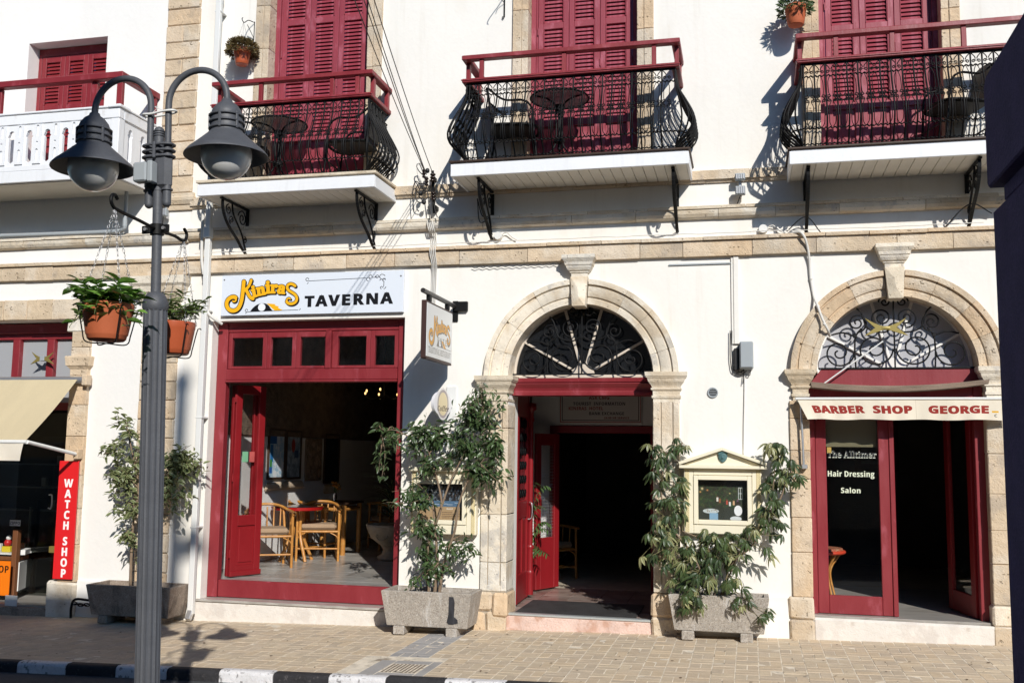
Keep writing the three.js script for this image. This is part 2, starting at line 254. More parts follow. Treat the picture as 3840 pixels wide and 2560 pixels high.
// ---------- the street ----------
{
  const tilt = Math.atan(0.0229);
  const road = put('road', boxUV(new THREE.PlaneGeometry(90, 40, 1, 1).rotateX(-Math.PI / 2).toNonIndexed()), M.asphalt);
  road.position.set(0, 0.039 - 0.088, 22.2); road.rotation.z = tilt; road.userData.kind = 'structure';
  const pav = put('pavement', new MB().box(-30, -0.3, -0.2, 30, -0.0016, 2.262, 0.001).geo(), M.joint);
  pav.position.y = 0.039; pav.rotation.z = tilt; pav.userData.kind = 'structure';
  const s = 0.187, x0 = -1.071, list = [];
  for (let i = -45; i < 22; i++) for (let j = 0; j < 12; j++) {
    const x = x0 + i * s, z = 2.25 - (j + 1) * s;
    const inHole = x + s > -3.13 && x < -2.6 && z + s > 1.63; // the cover and its concrete frame
    if (inHole) continue;
    const grey = i === -11 || i === -10, flatPair = (i + j) % 2 === 0;
    for (let k = 0; k < 2; k++) list.push(flatPair ? [x + s / 2, z + s * (k ? 0.75 : 0.25), 0, grey] : [x + s * (k ? 0.75 : 0.25), z + s / 2, 1, grey]);
  }
  const variants = [0, 1, 2, 3].map(() => new MB().add(cboxGeo(s - 0.0065, 0.05, s / 2 - 0.0065, 0.002, 0.0015)).geo());
  list.sort((a, b) => Math.hypot(a[0] + 1.2, 10 - a[1]) - Math.hypot(b[0] + 1.2, 10 - b[1]));
  const rest = {};
  list.forEach((q, n) => {
    const mats = q[3] ? M.greys : M.pavers, mi = Math.floor(R() * mats.length), g = variants[Math.floor(R() * 4)];
    const y = -0.025 + rr(-0.0015, 0.0015), e = new THREE.Euler(rr(-0.006, 0.006), (q[2] ? Math.PI / 2 : 0) + rr(-0.008, 0.008), rr(-0.006, 0.006));
    if (n < 300) { const m = put('paver', g, mats[mi], pav); m.position.set(q[0], y, q[1]); m.rotation.copy(e); }
    else { const key = (q[3] ? 'g' : 'y') + mi; (rest[key] ??= { mat: mats[mi], g: [] }).g.push(g.clone().applyMatrix4(new THREE.Matrix4().compose(V(q[0], y, q[1]), new THREE.Quaternion().setFromEuler(e), V(1, 1, 1)))); }
  });
  for (const k in rest) { const m = put('paver_field', mergeGeometries(rest[k].g), rest[k].mat, pav); m.userData.kind = 'stuff'; }
  put('concrete_frame', new MB().box(-3.125, -0.04, 1.66, -2.985, -0.001, 2.255).box(-2.655, -0.04, 1.66, -2.57, -0.001, 2.255).box(-2.983, -0.04, 1.66, -2.657, -0.001, 1.785).box(-2.983, -0.04, 2.135, -2.657, -0.001, 2.255).geo(), M.greys[0], pav);
  // fallen leaves and litter, too many to count
  const lit = new MB();
  for (let i = 0; i < 150; i++) { const g = new THREE.CircleGeometry(rr(0.005, 0.02), 5).scale(1, rr(0.3, 0.6), 1).rotateX(-Math.PI / 2 + rr(-0.3, 0.3)).rotateY(R() * 6); lit.add(g, T(rr(-7.5, 2.3), 0.006, rr(0.02, 2.2))); }
  const lm = put('leaf_litter', lit.geo(), flat('dry litter', [0.10, 0.055, 0.03], 0.9, { side: THREE.DoubleSide }), scene, 'small dry leaves scattered over the pavement');
  lm.position.y = 0.039; lm.rotation.z = tilt; lm.userData.kind = 'stuff'; lm.userData.category = 'litter';
  const kerb = put('kerb', new MB().box(-30, -0.25, 2.262, 30, -0.03, 2.33, 0.001).geo(), M.mortar);
  kerb.position.y = 0.039; kerb.rotation.z = tilt; kerb.userData.kind = 'structure';
  const kg = [0, 1, 2].map(() => { const sh = new THREE.Shape(); sh.moveTo(0, -0.2); sh.lineTo(0, 0.002); sh.lineTo(0.055, 0.002); sh.quadraticCurveTo(0.082, -0.002, 0.086, -0.03); sh.lineTo(0.095, -0.2); sh.closePath();
    const g = new THREE.ExtrudeGeometry(sh, { depth: 0.474, bevelEnabled: true, bevelSize: 0.003, bevelThickness: 0.004, bevelSegments: 1, curveSegments: 6 });
    return new MB().add(g, new THREE.Matrix4().makeBasis(V(0, 0, 1), V(0, 1, 0), V(1, 0, 0))).geo(); });
  for (let k = -18; k < 16; k++) { const m = put('kerb_stone', kg[(k + 90) % 3], k % 2 === 0 ? M.kerbWhite : M.kerbBlack, kerb); m.position.set(-4.29 + k * 0.487, rr(-0.003, 0.003), 2.262 + rr(-0.004, 0.004)); }
  const mc = thing('manhole_cover', 'square rusty metal manhole cover in the pavement by the kerb', 'manhole cover', V(-2.82, groundY(-2.82) - 0.006, 1.96));
  mc.rotation.z = tilt;
  const iron = surf('rusty cast iron', { c: [0.15, 0.115, 0.085], v: 0.2, f: [6, 6], g: 0.3, m: 0.4, r: 0.7, metal: 0.3 });
  put('plate', new MB().box(-0.16, -0.03, -0.172, 0.16, 0.002, 0.172, 0.004).geo(), iron, mc);
  const knobs = new MB(); for (let i = 0; i < 9; i++) for (let j = 0; j < 10; j++) if (!(i === 4 && j > 7)) knobs.box(-0.145 + i * 0.034, 0.002, -0.158 + j * 0.033, -0.145 + i * 0.034 + 0.02, 0.007, -0.158 + j * 0.033 + 0.018, 0.002);
  put('tread_pattern', knobs.geo(), iron, mc);
  put('lifting_slot', new MB().box(-0.03, 0.002, 0.13, 0.03, 0.006, 0.155, 0.002).geo(), M.cableBlack, mc);
}

// ---------- masonry helpers ----------
// a moulded block: rectangular loops that step out by [y, out]
function mould(x0, x1, zb, zf, prof, zback = -0.2) {
  const pos = [], ring = (p) => [[x0 - p[1], p[0], zback], [x0 - p[1], p[0], zf + p[1]], [x1 + p[1], p[0], zf + p[1]], [x1 + p[1], p[0], zback]];
  const q = (a, b, c, d) => pos.push(...a, ...b, ...c, ...a, ...c, ...d);
  for (let i = 0; i + 1 < prof.length; i++) { const a = ring(prof[i]), b = ring(prof[i + 1]); for (let k = 0; k < 3; k++) q(a[k], a[k + 1], b[k + 1], b[k]); }
  const b = ring(prof[0]), t = ring(prof[prof.length - 1]); q(b[3], b[2], b[1], b[0]); q(t[0], t[1], t[2], t[3]);
  const g = new THREE.BufferGeometry(); g.setAttribute('position', new THREE.Float32BufferAttribute(pos, 3)); g.computeVertexNormals(); return g;
}
// a voussoir: profile [r, z] swept from angle a0 to a1 about (cx, cy)
function voussoir(cx, cy, prof, a0, a1, n) {
  const pos = [], pt = (p, a) => [cx + p[0] * Math.cos(a), cy + p[0] * Math.sin(a), p[1]];
  const q = (a, b, c, d) => pos.push(...a, ...b, ...c, ...a, ...c, ...d);
  for (let k = 0; k < n; k++) { const u = a0 + (a1 - a0) * k / n, v = a0 + (a1 - a0) * (k + 1) / n; for (let i = 0; i < prof.length; i++) { const A = prof[i], B = prof[(i + 1) % prof.length]; q(pt(A, u), pt(B, u), pt(B, v), pt(A, v)); } }
  const c = [prof.reduce((s, p) => s + p[0], 0) / prof.length, prof.reduce((s, p) => s + p[1], 0) / prof.length];
  for (const [a, f] of [[a0, 1], [a1, -1]]) for (let i = 0; i < prof.length; i++) { const A = pt(prof[i], a), B = pt(prof[(i + 1) % prof.length], a), C = pt(c, a); f > 0 ? pos.push(...A, ...C, ...B) : pos.push(...A, ...B, ...C); }
  const g = new THREE.BufferGeometry(); g.setAttribute('position', new THREE.Float32BufferAttribute(pos, 3)); g.computeVertexNormals(); return toCreasedNormals(g, 0.5);
}
// a straight course of stones: profile [z, y] closed, extruded along x between joints
function course(parent, mats, prof, x0, x1, len, gap = 0.005) {
  let x = x0; const sh = poly(prof);
  while (x < x1 - 0.02) {
    let l = Math.min(rr(len[0], len[1]), x1 - x); if (x1 - x - l < 0.12) l = x1 - x;
    const dz = rr(-0.004, 0.004), g = new THREE.ExtrudeGeometry(sh, { depth: l - gap - 0.004, bevelEnabled: true, bevelSize: 0.002, bevelThickness: 0.002, bevelSegments: 1, curveSegments: 5 });
    const m = new MB().add(g, new THREE.Matrix4().makeBasis(V(0, 0, 1), V(0, 1, 0), V(1, 0, 0)).setPosition(x + gap / 2 + 0.002, rr(-0.003, 0.003), dz)); put('stone', m.geo(), mats[Math.floor(R() * mats.length)], parent); x += l;
  }
}
function arch(parent, mats, keyMats, cx, cy, rin, rout, n, zi) {
  const prof = [[rin, zi], [rin, 0.032], [rin + 0.055, 0.036], [rin + 0.058, 0.026], [rin + 0.075, 0.026], [rin + 0.08, 0.044], [rin + 0.12, 0.062], [rout - 0.075, 0.066], [rout - 0.066, 0.05], [rout - 0.052, 0.05], [rout - 0.05, 0.08], [rout, 0.08], [rout, -0.02]];
  const bed = put('arch_surround', voussoir(cx, cy, [[rin + 0.005, zi + 0.01], [rin + 0.005, 0.02], [rout - 0.005, 0.02], [rout - 0.005, -0.02]], 0, Math.PI, 48), M.quoinBed, parent);
  for (const side of [0, 1]) {
    let a = 0; const end = Math.PI / 2 - 0.1; const cuts = []; for (let i = 0; i < n; i++) cuts.push(rr(0.8, 1.25)); const tot = cuts.reduce((s, x) => s + x);
    for (const c of cuts) { const b = a + c / tot * end; const [u, v] = side ? [Math.PI - b + 0.0014, Math.PI - a - 0.0014] : [a + 0.0014, b - 0.0014]; put('stone', new MB().add(voussoir(cx, cy, prof.map((p) => [p[0], p[1] + (p[1] > 0 ? rr(-0.002, 0.002) : 0)]), u, v, 10)).geo(), mats[Math.floor(R() * mats.length)], bed); a = b; }
  }
  // keystone with its console and moulded cap
  const k = new MB(), y0 = cy + rin - 0.035, y1 = cy + rout + 0.02;
  const pos = [], A = (w, y, z) => [[cx - w, y, z], [cx + w, y, z]];
  const [bl, br] = A(0.066, y0, 0.13), [tl, tr] = A(0.09, y1, 0.10), [bL, bR] = A(0.066, y0, zi + 0.12), [tL, tR] = A(0.09, y1, 0), mid = [cx + 0.005, y0 + 0.09, 0.155], mt = [cx - 0.01, y0 + 0.19, 0.14];
  const tri = (...p) => pos.push(...p.flat());
  tri(bl, br, mid); tri(br, tr, mid); tri(tr, mt, mid); tri(tr, tl, mt); tri(tl, mid, mt); tri(tl, bl, mid); tri(bl, tl, tL); tri(bl, tL, bL); tri(br, bR, tR); tri(br, tR, tr); tri(bl, bL, bR); tri(bl, bR, br); tri(tl, tr, tR); tri(tl, tR, tL);
  const g = new THREE.BufferGeometry(); g.setAttribute('position', new THREE.Float32BufferAttribute(pos, 3)); g.computeVertexNormals(); k.add(g);
  const ks = k.to('keystone', keyMats[0], parent);
  put('cap', new MB().add(mould(cx - 0.085, cx + 0.085, 0, 0.07, [[y1 + 0.005, 0], [y1 + 0.045, 0], [y1 + 0.047, 0.012], [y1 + 0.062, 0.014], [y1 + 0.07, 0.03], [y1 + 0.095, 0.045], [y1 + 0.118, 0.05], [y1 + 0.121, 0.058], [y1 + 0.15, 0.062], [y1 + 0.185, 0.085], [y1 + 0.188, 0.088], [y1 + 0.225, 0.088]])).geo(), keyMats[1], ks);
}
function impost(parent, mat, x0, x1, ytop, zf) {
  const y = ytop;
  return put('impost', new MB().add(mould(x0, x1, 0, zf, [[y - 0.30, 0.0], [y - 0.262, 0.0], [y - 0.26, 0.012], [y - 0.235, 0.014], [y - 0.232, 0.002], [y - 0.185, 0.004], [y - 0.178, 0.02], [y - 0.16, 0.022], [y - 0.155, 0.008], [y - 0.13, 0.02], [y - 0.095, 0.045], [y - 0.06, 0.056], [y - 0.055, 0.066], [y - 0.045, 0.066], [y - 0.042, 0.074], [y, 0.078]], -0.3)).geo(), mat, parent);
}

// ---------- the hotel ----------
const hotel = thing('hotel_building', 'cream plastered hotel front with red shutters, arched doorways and iron balconies', 'building', V(0, 0, 0));
const OPEN = { tav: [-5.88, 0.13, -3.587, 3.20], mid: { x0: -2.43, x1: -0.925, cx: -1.6775, cy: 2.545, r: 0.752 }, bar: { x0: 0.565, x1: 2.15, cx: 1.376, cy: 2.575, r: 0.727 } };
const WIN = [[-5.325, -4.104], [-2.263, -1.081], [0.735, 1.889]];
{
  const sh = poly([[-6.22, -0.6], [5.5, -0.6], [5.5, 8.6], [-6.22, 8.6]]);
  const hole = (pts) => { const p = new THREE.Path(); pts.forEach((q, i) => (i ? p.lineTo(q[0], q[1]) : p.moveTo(q[0], q[1]))); p.closePath(); sh.holes.push(p); };
  const t = OPEN.tav; hole([[t[0], t[1]], [t[2], t[1]], [t[2], t[3]], [t[0], t[3]]]);
  for (const a of [OPEN.mid, OPEN.bar]) { const pts = [[a.x0, -0.5], [a.x1, -0.5], [a.x1, a.cy - 0.02]]; const p = []; for (let i = 0; i <= 32; i++) { const th = Math.PI * i / 32; p.push([a.cx + (a.r + 0.02) * Math.cos(th), a.cy + (a.r + 0.02) * Math.sin(th)]); } hole([...pts, ...p, [a.x0, a.cy - 0.02]]); }
  for (const w of WIN) hole([[w[0], 4.72], [w[1], 4.72], [w[1], 8.3], [w[0], 8.3]]);
  put('wall', new MB().ext(sh, 0.44, T(0, 0, -0.44)).geo(), M.plaster, hotel);
  put('plinth', new MB().box(-3.585, -0.3, -0.01, -2.72, 0.375, 0.018).geo(), M.plaster, hotel); put('plinth', new MB().box(-0.655, -0.3, -0.01, 0.345, 0.43, 0.018).geo(), M.plaster, hotel);
  const B = (name, m) => put(name, m.geo(), M.mortar, hotel);
  // cornices, from the street up
  const low = B('cornice', new MB().box(-6.22, 3.752, -0.05, 5.4, 3.935, 0.03, 0.001));
  course(low, M.stones, [[0, 3.750], [0.046, 3.752], [0.05, 3.80], [0.048, 3.903], [0, 3.903]], -6.22, 5.3, [0.35, 0.75]);
  course(low, M.stones, [[0, 3.907], [0.078, 3.909], [0.08, 3.938], [0, 3.952]], -6.22, 5.3, [0.4, 0.85]);
  const mid = B('cornice', new MB().box(-6.22, 4.14, -0.05, 5.4, 4.24, 0.03, 0.001));
  course(mid, M.pales, [[0, 4.136], [0.03, 4.137], [0.055, 4.15], [0.072, 4.178], [0.076, 4.205], [0.076, 4.222], [0, 4.222]], -6.22, 5.3, [0.5, 1.0], 0.004);
  course(mid, M.pales, [[0, 4.225], [0.086, 4.226], [0.088, 4.252], [0, 4.262]], -6.22, 5.3, [0.5, 1.1], 0.004);
  const up = B('cornice', new MB().box(-6.22, 4.52, -0.05, 5.4, 4.62, 0.02, 0.001));
  course(up, M.stones, [[0, 4.535], [0.052, 4.537], [0.055, 4.625], [0, 4.635]], -6.22, 5.3, [0.45, 0.8]);
  course(up, M.stones, [[0, 4.508], [0.02, 4.508], [0.036, 4.53], [0, 4.532]], -6.22, 5.3, [0.45, 0.8]);
  // arches
  const m = OPEN.mid, b = OPEN.bar;
  arch(hotel, [M.pales[0], M.pales[1], M.pales[0], M.stones[4], M.pales[2]], [M.pales[1], M.pales[3]], m.cx, m.cy, m.r, 1.003, 4, -0.24);
  arch(hotel, [M.stones[0], M.stones[1], M.stones[2], M.stones[3]], [M.pales[2], M.pales[1]], b.cx, b.cy, b.r, 0.975, 4, -0.24);
  impost(hotel, M.pales[2], -2.70, -2.435, 2.557, 0.03);
  impost(hotel, M.pales[0], -0.93, -0.668, 2.585, 0.03);
  impost(hotel, M.pales[2], 0.42, 0.562, 2.60, 0.03);
  impost(hotel, M.pales[1], 2.155, 2.36, 2.615, 0.03);
  // pilasters of the middle door with sunk panels, on rough base stones
  const pil = (x0, x1, y0, y1, mats, panel) => {
    const bed = put('pilaster', new MB().box(x0 + 0.006, y0, -0.30, x1 - 0.006, y1, 0.02, 0.002).geo(), M.mortar, hotel);
    let y = y0; const hs = [0.30, 0.52, 0.42, 0.55, 0.5];
    for (let i = 0; y < y1 - 0.01; i++) {
      let h = Math.min(hs[i % 5] * rr(0.9, 1.1), y1 - y); if (y1 - y - h < 0.15) h = y1 - y;
      const q = new MB(), a = y + 0.0025, c = y + h - 0.0025, p0 = x0 + 0.075, p1 = x1 - 0.06;
      if (panel && p1 - p0 > 0.08) { q.box(x0, a, -0.3, p0, c, 0.036, 0.006, 0.003).box(p1, a, -0.3, x1, c, 0.036, 0.006, 0.003).box(p0 + 0.01, a, -0.1, p1 - 0.01, c, 0.030, 0.002); if (i === 0) q.box(p0, a, -0.1, p1, a + 0.06, 0.036, 0.004); }
      else q.box(x0, a, -0.3, x1, c, 0.036, 0.006, 0.003);
      put('stone', q.geo(), mats[(i * 2 + (panel ? 0 : 1)) % mats.length], bed); y += h;
    }
  };
  pil(-2.70, -2.424, 0.36, 2.262, [M.pales[3], M.stones[4], M.pales[0], M.stones[1], M.pales[2]], true);
  pil(-0.932, -0.672, 0.42, 2.29, [M.pales[3], M.stones[4], M.stones[1], M.pales[2], M.pales[0]], true);
  const base = put('base_course', new MB().box(-2.76, -0.2, -0.3, -2.42, 0.36, 0.03, 0.002).box(-0.95, -0.2, -0.3, -0.63, 0.40, 0.03, 0.002).geo(), M.mortar, hotel);
  for (const [x0, y0, x1, y1, k, z] of [[-2.775, 0.16, -2.56, 0.355, 1, 0.06], [-2.556, 0.12, -2.40, 0.36, 3, 0.075], [-2.77, -0.1, -2.63, 0.155, 3, 0.055], [-2.626, -0.1, -2.42, 0.155, 0, 0.06], [-0.955, 0.19, -0.62, 0.415, 3, 0.06], [-0.95, -0.06, -0.63, 0.185, 0, 0.055]])
    put('stone', new MB().box(x0, y0, -0.3, x1, y1, z, 0.022, 0.02).geo(), M.stones[k], base);
  // jambs of the barber's door
  const jb = put('door_jamb', new MB().box(0.385, 0.1, -0.3, 0.558, 2.30, 0.012, 0.002).box(2.155, 0.1, -0.3, 2.34, 2.31, 0.012, 0.002).geo(), M.mortar, hotel);
  for (const [x0, x1, lean] of [[0.385, 0.571, 0], [2.144, 2.345, 1]]) { let y = 0.44; while (y < 2.29) { const h = Math.min(rr(0.27, 0.46), 2.30 - y); put('stone', new MB().box(x0, y + 0.002, -0.32, x1, y + h - 0.002, 0.028 + rr(-0.003, 0.003), 0.007, 0.005).geo(), M.stones[Math.floor(R() * 4)], jb); y += h; } }
  for (const [x0, y0, x1, y1, k] of [[0.345, 0.235, 0.575, 0.435, 0], [0.35, 0.02, 0.58, 0.23, 2], [2.13, 0.25, 2.38, 0.435, 4], [2.13, 0.05, 2.38, 0.245, 2]]) put('stone', new MB().box(x0, y0, -0.3, x1, y1, 0.045, 0.018, 0.012).geo(), M.stones[k], jb);
  // steps and thresholds
  put('doorstep', new MB().box(-5.93, -0.3, -0.3, -3.62, 0.108, 0.03, 0.01, 0.006).geo(), M.sill, hotel);
  put('threshold', new MB().box(-5.915, 0.112, -0.34, -3.60, 0.138, 0.045, 0.005).geo(), M.marbles[1], hotel);
  put('doorstep', new MB().box(-2.44, -0.3, -0.5, -0.93, 0.128, 0.012, 0.012, 0.006).geo(), M.pink, hotel);
  put('threshold', new MB().box(-2.42, 0.131, -0.06, -0.945, 0.152, 0.016, 0.003).geo(), M.alu, hotel);
  put('doorstep', new MB().box(0.57, -0.2, -0.5, 2.36, 0.248, 0.035, 0.02, 0.015).geo(), M.sill, hotel);
  put('threshold', new MB().box(0.565, 0.252, -0.5, 2.15, 0.276, 0.0, 0.004).geo(), M.marbles[2], hotel);
  // stone surrounds of the french windows
  for (const w of WIN) {
    const bed = put('window_surround', new MB().box(w[0] - 0.16, 4.66, -0.3, w[0] - 0.004, 8.5, 0.02, 0.002).box(w[1] + 0.004, 4.66, -0.3, w[1] + 0.162, 8.5, 0.02, 0.002).geo(), M.mortar, hotel);
    for (const [x0, x1, s] of [[w[0] - 0.165, w[0], 1], [w[1], w[1] + 0.168, -1]]) {
      let y = 4.66; while (y < 8.4) {
        const h = rr(0.34, 0.6), xa = s > 0 ? x0 : x0 + 0.07, xb = s > 0 ? x1 - 0.07 : x1, q = new MB();
        q.box(xa, y + 0.002, -0.3, xb, y + h - 0.002, 0.035, 0.005, 0.002);
        s > 0 ? q.box(x1 - 0.066, y + 0.002, -0.3, x1 + 0.005, y + h - 0.002, 0.026, 0.005, 0.002) : q.box(x0 - 0.005, y + 0.002, -0.3, x0 + 0.066, y + h - 0.002, 0.026, 0.005, 0.002);
        put('stone', q.geo(), M.stones[[0, 1, 3, 2][Math.floor(R() * 4)]], bed); y += h;
      }
    }
  }
}
// french windows: three louvred leaves in a red frame
const slatGeo = {};
function shutterLeaf(parent, x0, x1, y0, y1, z, rails, mat, lower) {
  const st = 0.058, q = new MB();
  q.box(x0, y0, z - 0.02, x0 + st, y1, z + 0.02).box(x1 - st, y0, z - 0.02, x1, y1, z + 0.02);
  const ys = [y0, ...rails, y1]; q.box(x0 + st, y0, z - 0.018, x1 - st, y0 + 0.08, z + 0.018).box(x0 + st, y1 - 0.08, z - 0.018, x1 - st, y1, z + 0.018);
  for (const r of rails) q.box(x0 + st, r - 0.036, z - 0.018, x1 - st, r + 0.036, z + 0.018);
  // mouldings round each panel
  const leaf = q.to('shutter_leaf', mat, parent);
  put('backing', new MB().box(x0 + st, y0, z - 0.05, x1 - st, y1, z - 0.045, 0.001).geo(), M.woodDark, leaf);
  for (let i = 0; i + 1 < ys.length; i++) {
    const a = ys[i] + (i ? 0.036 : 0.08), b = ys[i + 1] - (i + 2 < ys.length ? 0.036 : 0.08);
    if (lower && i === 0) { put('panel', new MB().box(x0 + st, a, z - 0.012, x1 - st, b, z - 0.002, 0.001).box(x0 + st + 0.035, a + 0.04, z - 0.004, x1 - st - 0.035, b - 0.04, z + 0.012, 0.012).geo(), mat, leaf); continue; }
    const trim = new MB().box(x0 + st, a, z + 0.006, x0 + st + 0.008, b, z + 0.026, 0.003).box(x1 - st - 0.008, a, z + 0.006, x1 - st, b, z + 0.026, 0.003); put('trim', trim.geo(), mat, leaf);
    const w = x1 - x0 - 2 * st - 0.004, n = Math.round((b - a) / 0.0445), key = w.toFixed(3);
    slatGeo[key] ??= new MB().obox(V(0, 0, 0), w, 0.007, 0.056, new THREE.Euler(1.06, 0, 0), 0.002).geo();
    for (let k = 0; k < n; k++) { const s = put('slat', slatGeo[key], mat, leaf); s.position.set((x0 + x1) / 2, a + (k + 0.5) * (b - a) / n, z - 0.006); s.rotation.set(rr(-0.06, 0.06), 0, rr(-0.004, 0.004)); }
  }
}
WIN.forEach((w, i) => {
  const z = -0.175, f = new MB(), a = w[0] + 0.003, b = w[1] - 0.003;
  f.box(a, 4.7, z - 0.05, a + 0.055, 8.35, z + 0.035).box(b - 0.055, 4.7, z - 0.05, b, 8.35, z + 0.035);
  for (const [x, s] of [[a + 0.055, 1], [b - 0.055, -1]]) f.box(x, 4.7, z - 0.04, x + s * 0.018, 8.35, z + 0.012, 0.004);
  const fr = f.to('window_frame', M.redFaded, hotel, i ? (i === 1 ? 'red frame of the middle balcony window' : 'red frame of the right balcony window') : 'red frame of the left balcony window');
  const n = 3, X0 = a + 0.076, X1 = b - 0.076, wd = (X1 - X0) / n, mids = [[6.02, 6.72], [5.30, 6.40], [5.28, 6.10, 7.0]][i];
  for (let k = 0; k < n; k++) shutterLeaf(hotel, X0 + k * wd + 0.002, X0 + (k + 1) * wd - 0.002, 4.72, 8.35, z, i ? mids : [5.32, ...mids], M.redFaded, true);
  for (const [hx, hy] of [[X0 + 2 * wd, 5.9], [X1, 5.9], [X0, 6.3]]) put('hinge', new MB().cyl(V(hx, hy, z + 0.026), V(hx, hy + 0.08, z + 0.026), 0.006).geo(), M.redFaded, fr);
});

// ---------- the neighbouring building with the watch shop ----------
const left = thing('shop_building', 'white plastered building with a white balcony, stone quoins and a watch shop', 'building');
{
  const sh = poly([[-13, -0.8], [-6.222, -0.8], [-6.222, 8.6], [-13, 8.6]]);
  const hole = (a, b, c, d) => { const p = new THREE.Path(); p.moveTo(a, b); p.lineTo(c, b); p.lineTo(c, d); p.lineTo(a, d); p.closePath(); sh.holes.push(p); };
  hole(-8.57, 4.86, -7.465, 6.70); hole(-11.6, -0.06, -7.66, 3.25);
  put('wall', new MB().ext(sh, 0.44, T(0, 0, -0.44)).geo(), M.plasterWhite, left);
  put('plinth', new MB().box(-7.425, -0.6, -0.01, -6.222, 0.27, 0.02).geo(), M.plasterWhite, left);
  // quoin stones of the upper floor
  const qb = put('quoin', new MB().box(-6.645, 4.68, -0.05, -6.226, 8.5, 0.012, 0.001).geo(), M.quoinBed, left);
  let y = 4.70; const split = [0, 1, 0, 0, 1, 0, 0, 1, 0, 1, 0, 0, 1, 0, 0, 1, 0];
  for (let i = 0; y < 8.3; i++) {
    const h = 0.205 + rr(-0.008, 0.008), sp = split[i] ? rr(-6.5, -6.4) : 0;
    const st = (a, b) => put('stone', new MB().box(a, y + 0.006, -0.1, b, y + h - 0.004, 0.032 + rr(-0.004, 0.004), 0.009, 0.006).geo(), M.stones[[0, 1, 3, 1][Math.floor(R() * 4)]], qb);
    if (sp) { st(-6.652, sp - 0.004); st(sp + 0.004, -6.222); } else st(-6.652 + rr(0, 0.01), -6.222);
    y += h;
  }
  put('stone', new MB().add(mould(-6.68, -6.20, 0, 0.03, [[4.50, 0.0], [4.56, 0.0], [4.562, 0.014], [4.60, 0.03], [4.605, 0.034], [4.64, 0.034], [4.66, 0.02], [4.695, 0.016]])).geo(), M.stones[0], qb);
  // pilaster of the ground floor with its capital
  const pb = put('quoin', new MB().box(-6.755, -0.3, -0.05, -6.305, 3.22, 0.008, 0.001).geo(), M.quoinBed, left);
  y = -0.24; while (y < 3.15) { const h = Math.min(0.212, 3.21 - y); put('stone', new MB().box(-6.76, y + 0.005, -0.1, -6.30, y + h - 0.004, 0.03 + rr(-0.003, 0.003), 0.008, 0.005).geo(), M.stones[[0, 1, 3][Math.floor(R() * 3)]], pb); y += h; }
  put('capital', new MB().add(mould(-6.76, -6.31, 0, 0.035, [[3.23, 0.0], [3.30, 0.0], [3.305, 0.02], [3.35, 0.03], [3.36, 0.012], [3.43, 0.016], [3.44, 0.03], [3.49, 0.06], [3.53, 0.072], [3.535, 0.085], [3.60, 0.10], [3.63, 0.125], [3.715, 0.13]])).geo(), M.pales[0], left);
  // cornices
  const low = put('cornice', new MB().box(-13, 3.735, -0.05, -6.222, 3.92, 0.03, 0.001).geo(), M.mortar, left);
  course(low, [...M.stones, M.pales[3]], [[0, 3.728], [0.046, 3.730], [0.05, 3.80], [0.048, 3.890], [0, 3.890]], -13, -6.225, [0.35, 0.7]);
  course(low, M.stones, [[0, 3.894], [0.078, 3.896], [0.08, 3.928], [0, 3.94]], -13, -6.225, [0.4, 0.8]);
  const mid = put('cornice', new MB().box(-13, 4.12, -0.05, -6.222, 4.22, 0.03, 0.001).geo(), M.mortar, left);
  course(mid, M.pales, [[0, 4.116], [0.03, 4.117], [0.055, 4.13], [0.072, 4.158], [0.076, 4.185], [0.076, 4.202], [0, 4.202]], -13, -6.225, [0.5, 1.0], 0.004);
  course(mid, M.pales, [[0, 4.205], [0.086, 4.206], [0.088, 4.232], [0, 4.242]], -13, -6.225, [0.5, 1.1], 0.004);
  // the shop's stone frame
  const jb = put('shop_jamb', new MB().box(-7.65, 0.2, -0.3, -7.44, 3.25, 0.04, 0.001).geo(), M.mortar, left);
  y = 0.25; for (const h of [0.42, 0.40, 0.38, 0.44, 0.36, 0.34, 0.33, 0.37]) { const t = Math.min(y + h, 3.248); put('stone', new MB().box(-7.662, y + 0.002, -0.32, -7.428, t - 0.002, 0.055 + rr(-0.003, 0.003), 0.006, 0.004).geo(), M.stones[[0, 1, 3, 1][Math.floor(R() * 4)]], jb); y = t; }
  put('stone', new MB().add(mould(-7.655, -7.435, 0, 0.055, [[2.66, 0.0], [2.675, 0.012], [2.70, 0.03], [2.705, 0.04], [2.76, 0.044], [2.80, 0.05], [2.815, 0.045]], -0.2)).geo(), M.stones[1], jb);
  put('stone', new MB().box(-7.80, -0.4, -0.3, -7.42, 0.25, 0.075, 0.03, 0.02).geo(), M.pales[3], jb);
  put('stone', new MB().box(-7.725, 3.10, -0.3, -7.42, 3.248, 0.065, 0.008, 0.01).geo(), M.pales[3], jb);
  const lint = put('lintel', new MB().box(-13, 3.26, -0.3, -7.43, 3.49, 0.03, 0.001).geo(), M.mortar, left);
  let x = -12.9; for (const l of [0.9, 0.8, 0.75, 0.7, 0.62, 0.5, 0.33, 0.36, 0.51]) { const e = Math.min(x + l, -7.425); put('stone', new MB().box(x + 0.002, 3.252, -0.32, e - 0.002, 3.492, 0.055, 0.007, 0.006).geo(), M.stones[[0, 1, 3][Math.floor(R() * 3)]], lint); x = e; }
  put('doorstep', new MB().box(-12.5, -0.5, -0.5, -7.66, -0.055, 0.06, 0.01, 0.006).geo(), M.concreteDark, left);
  // fanlight over the shop front: red timber with frosted panes
  const z = -0.24, f = new MB(), yt = 3.14, yb = 2.2;
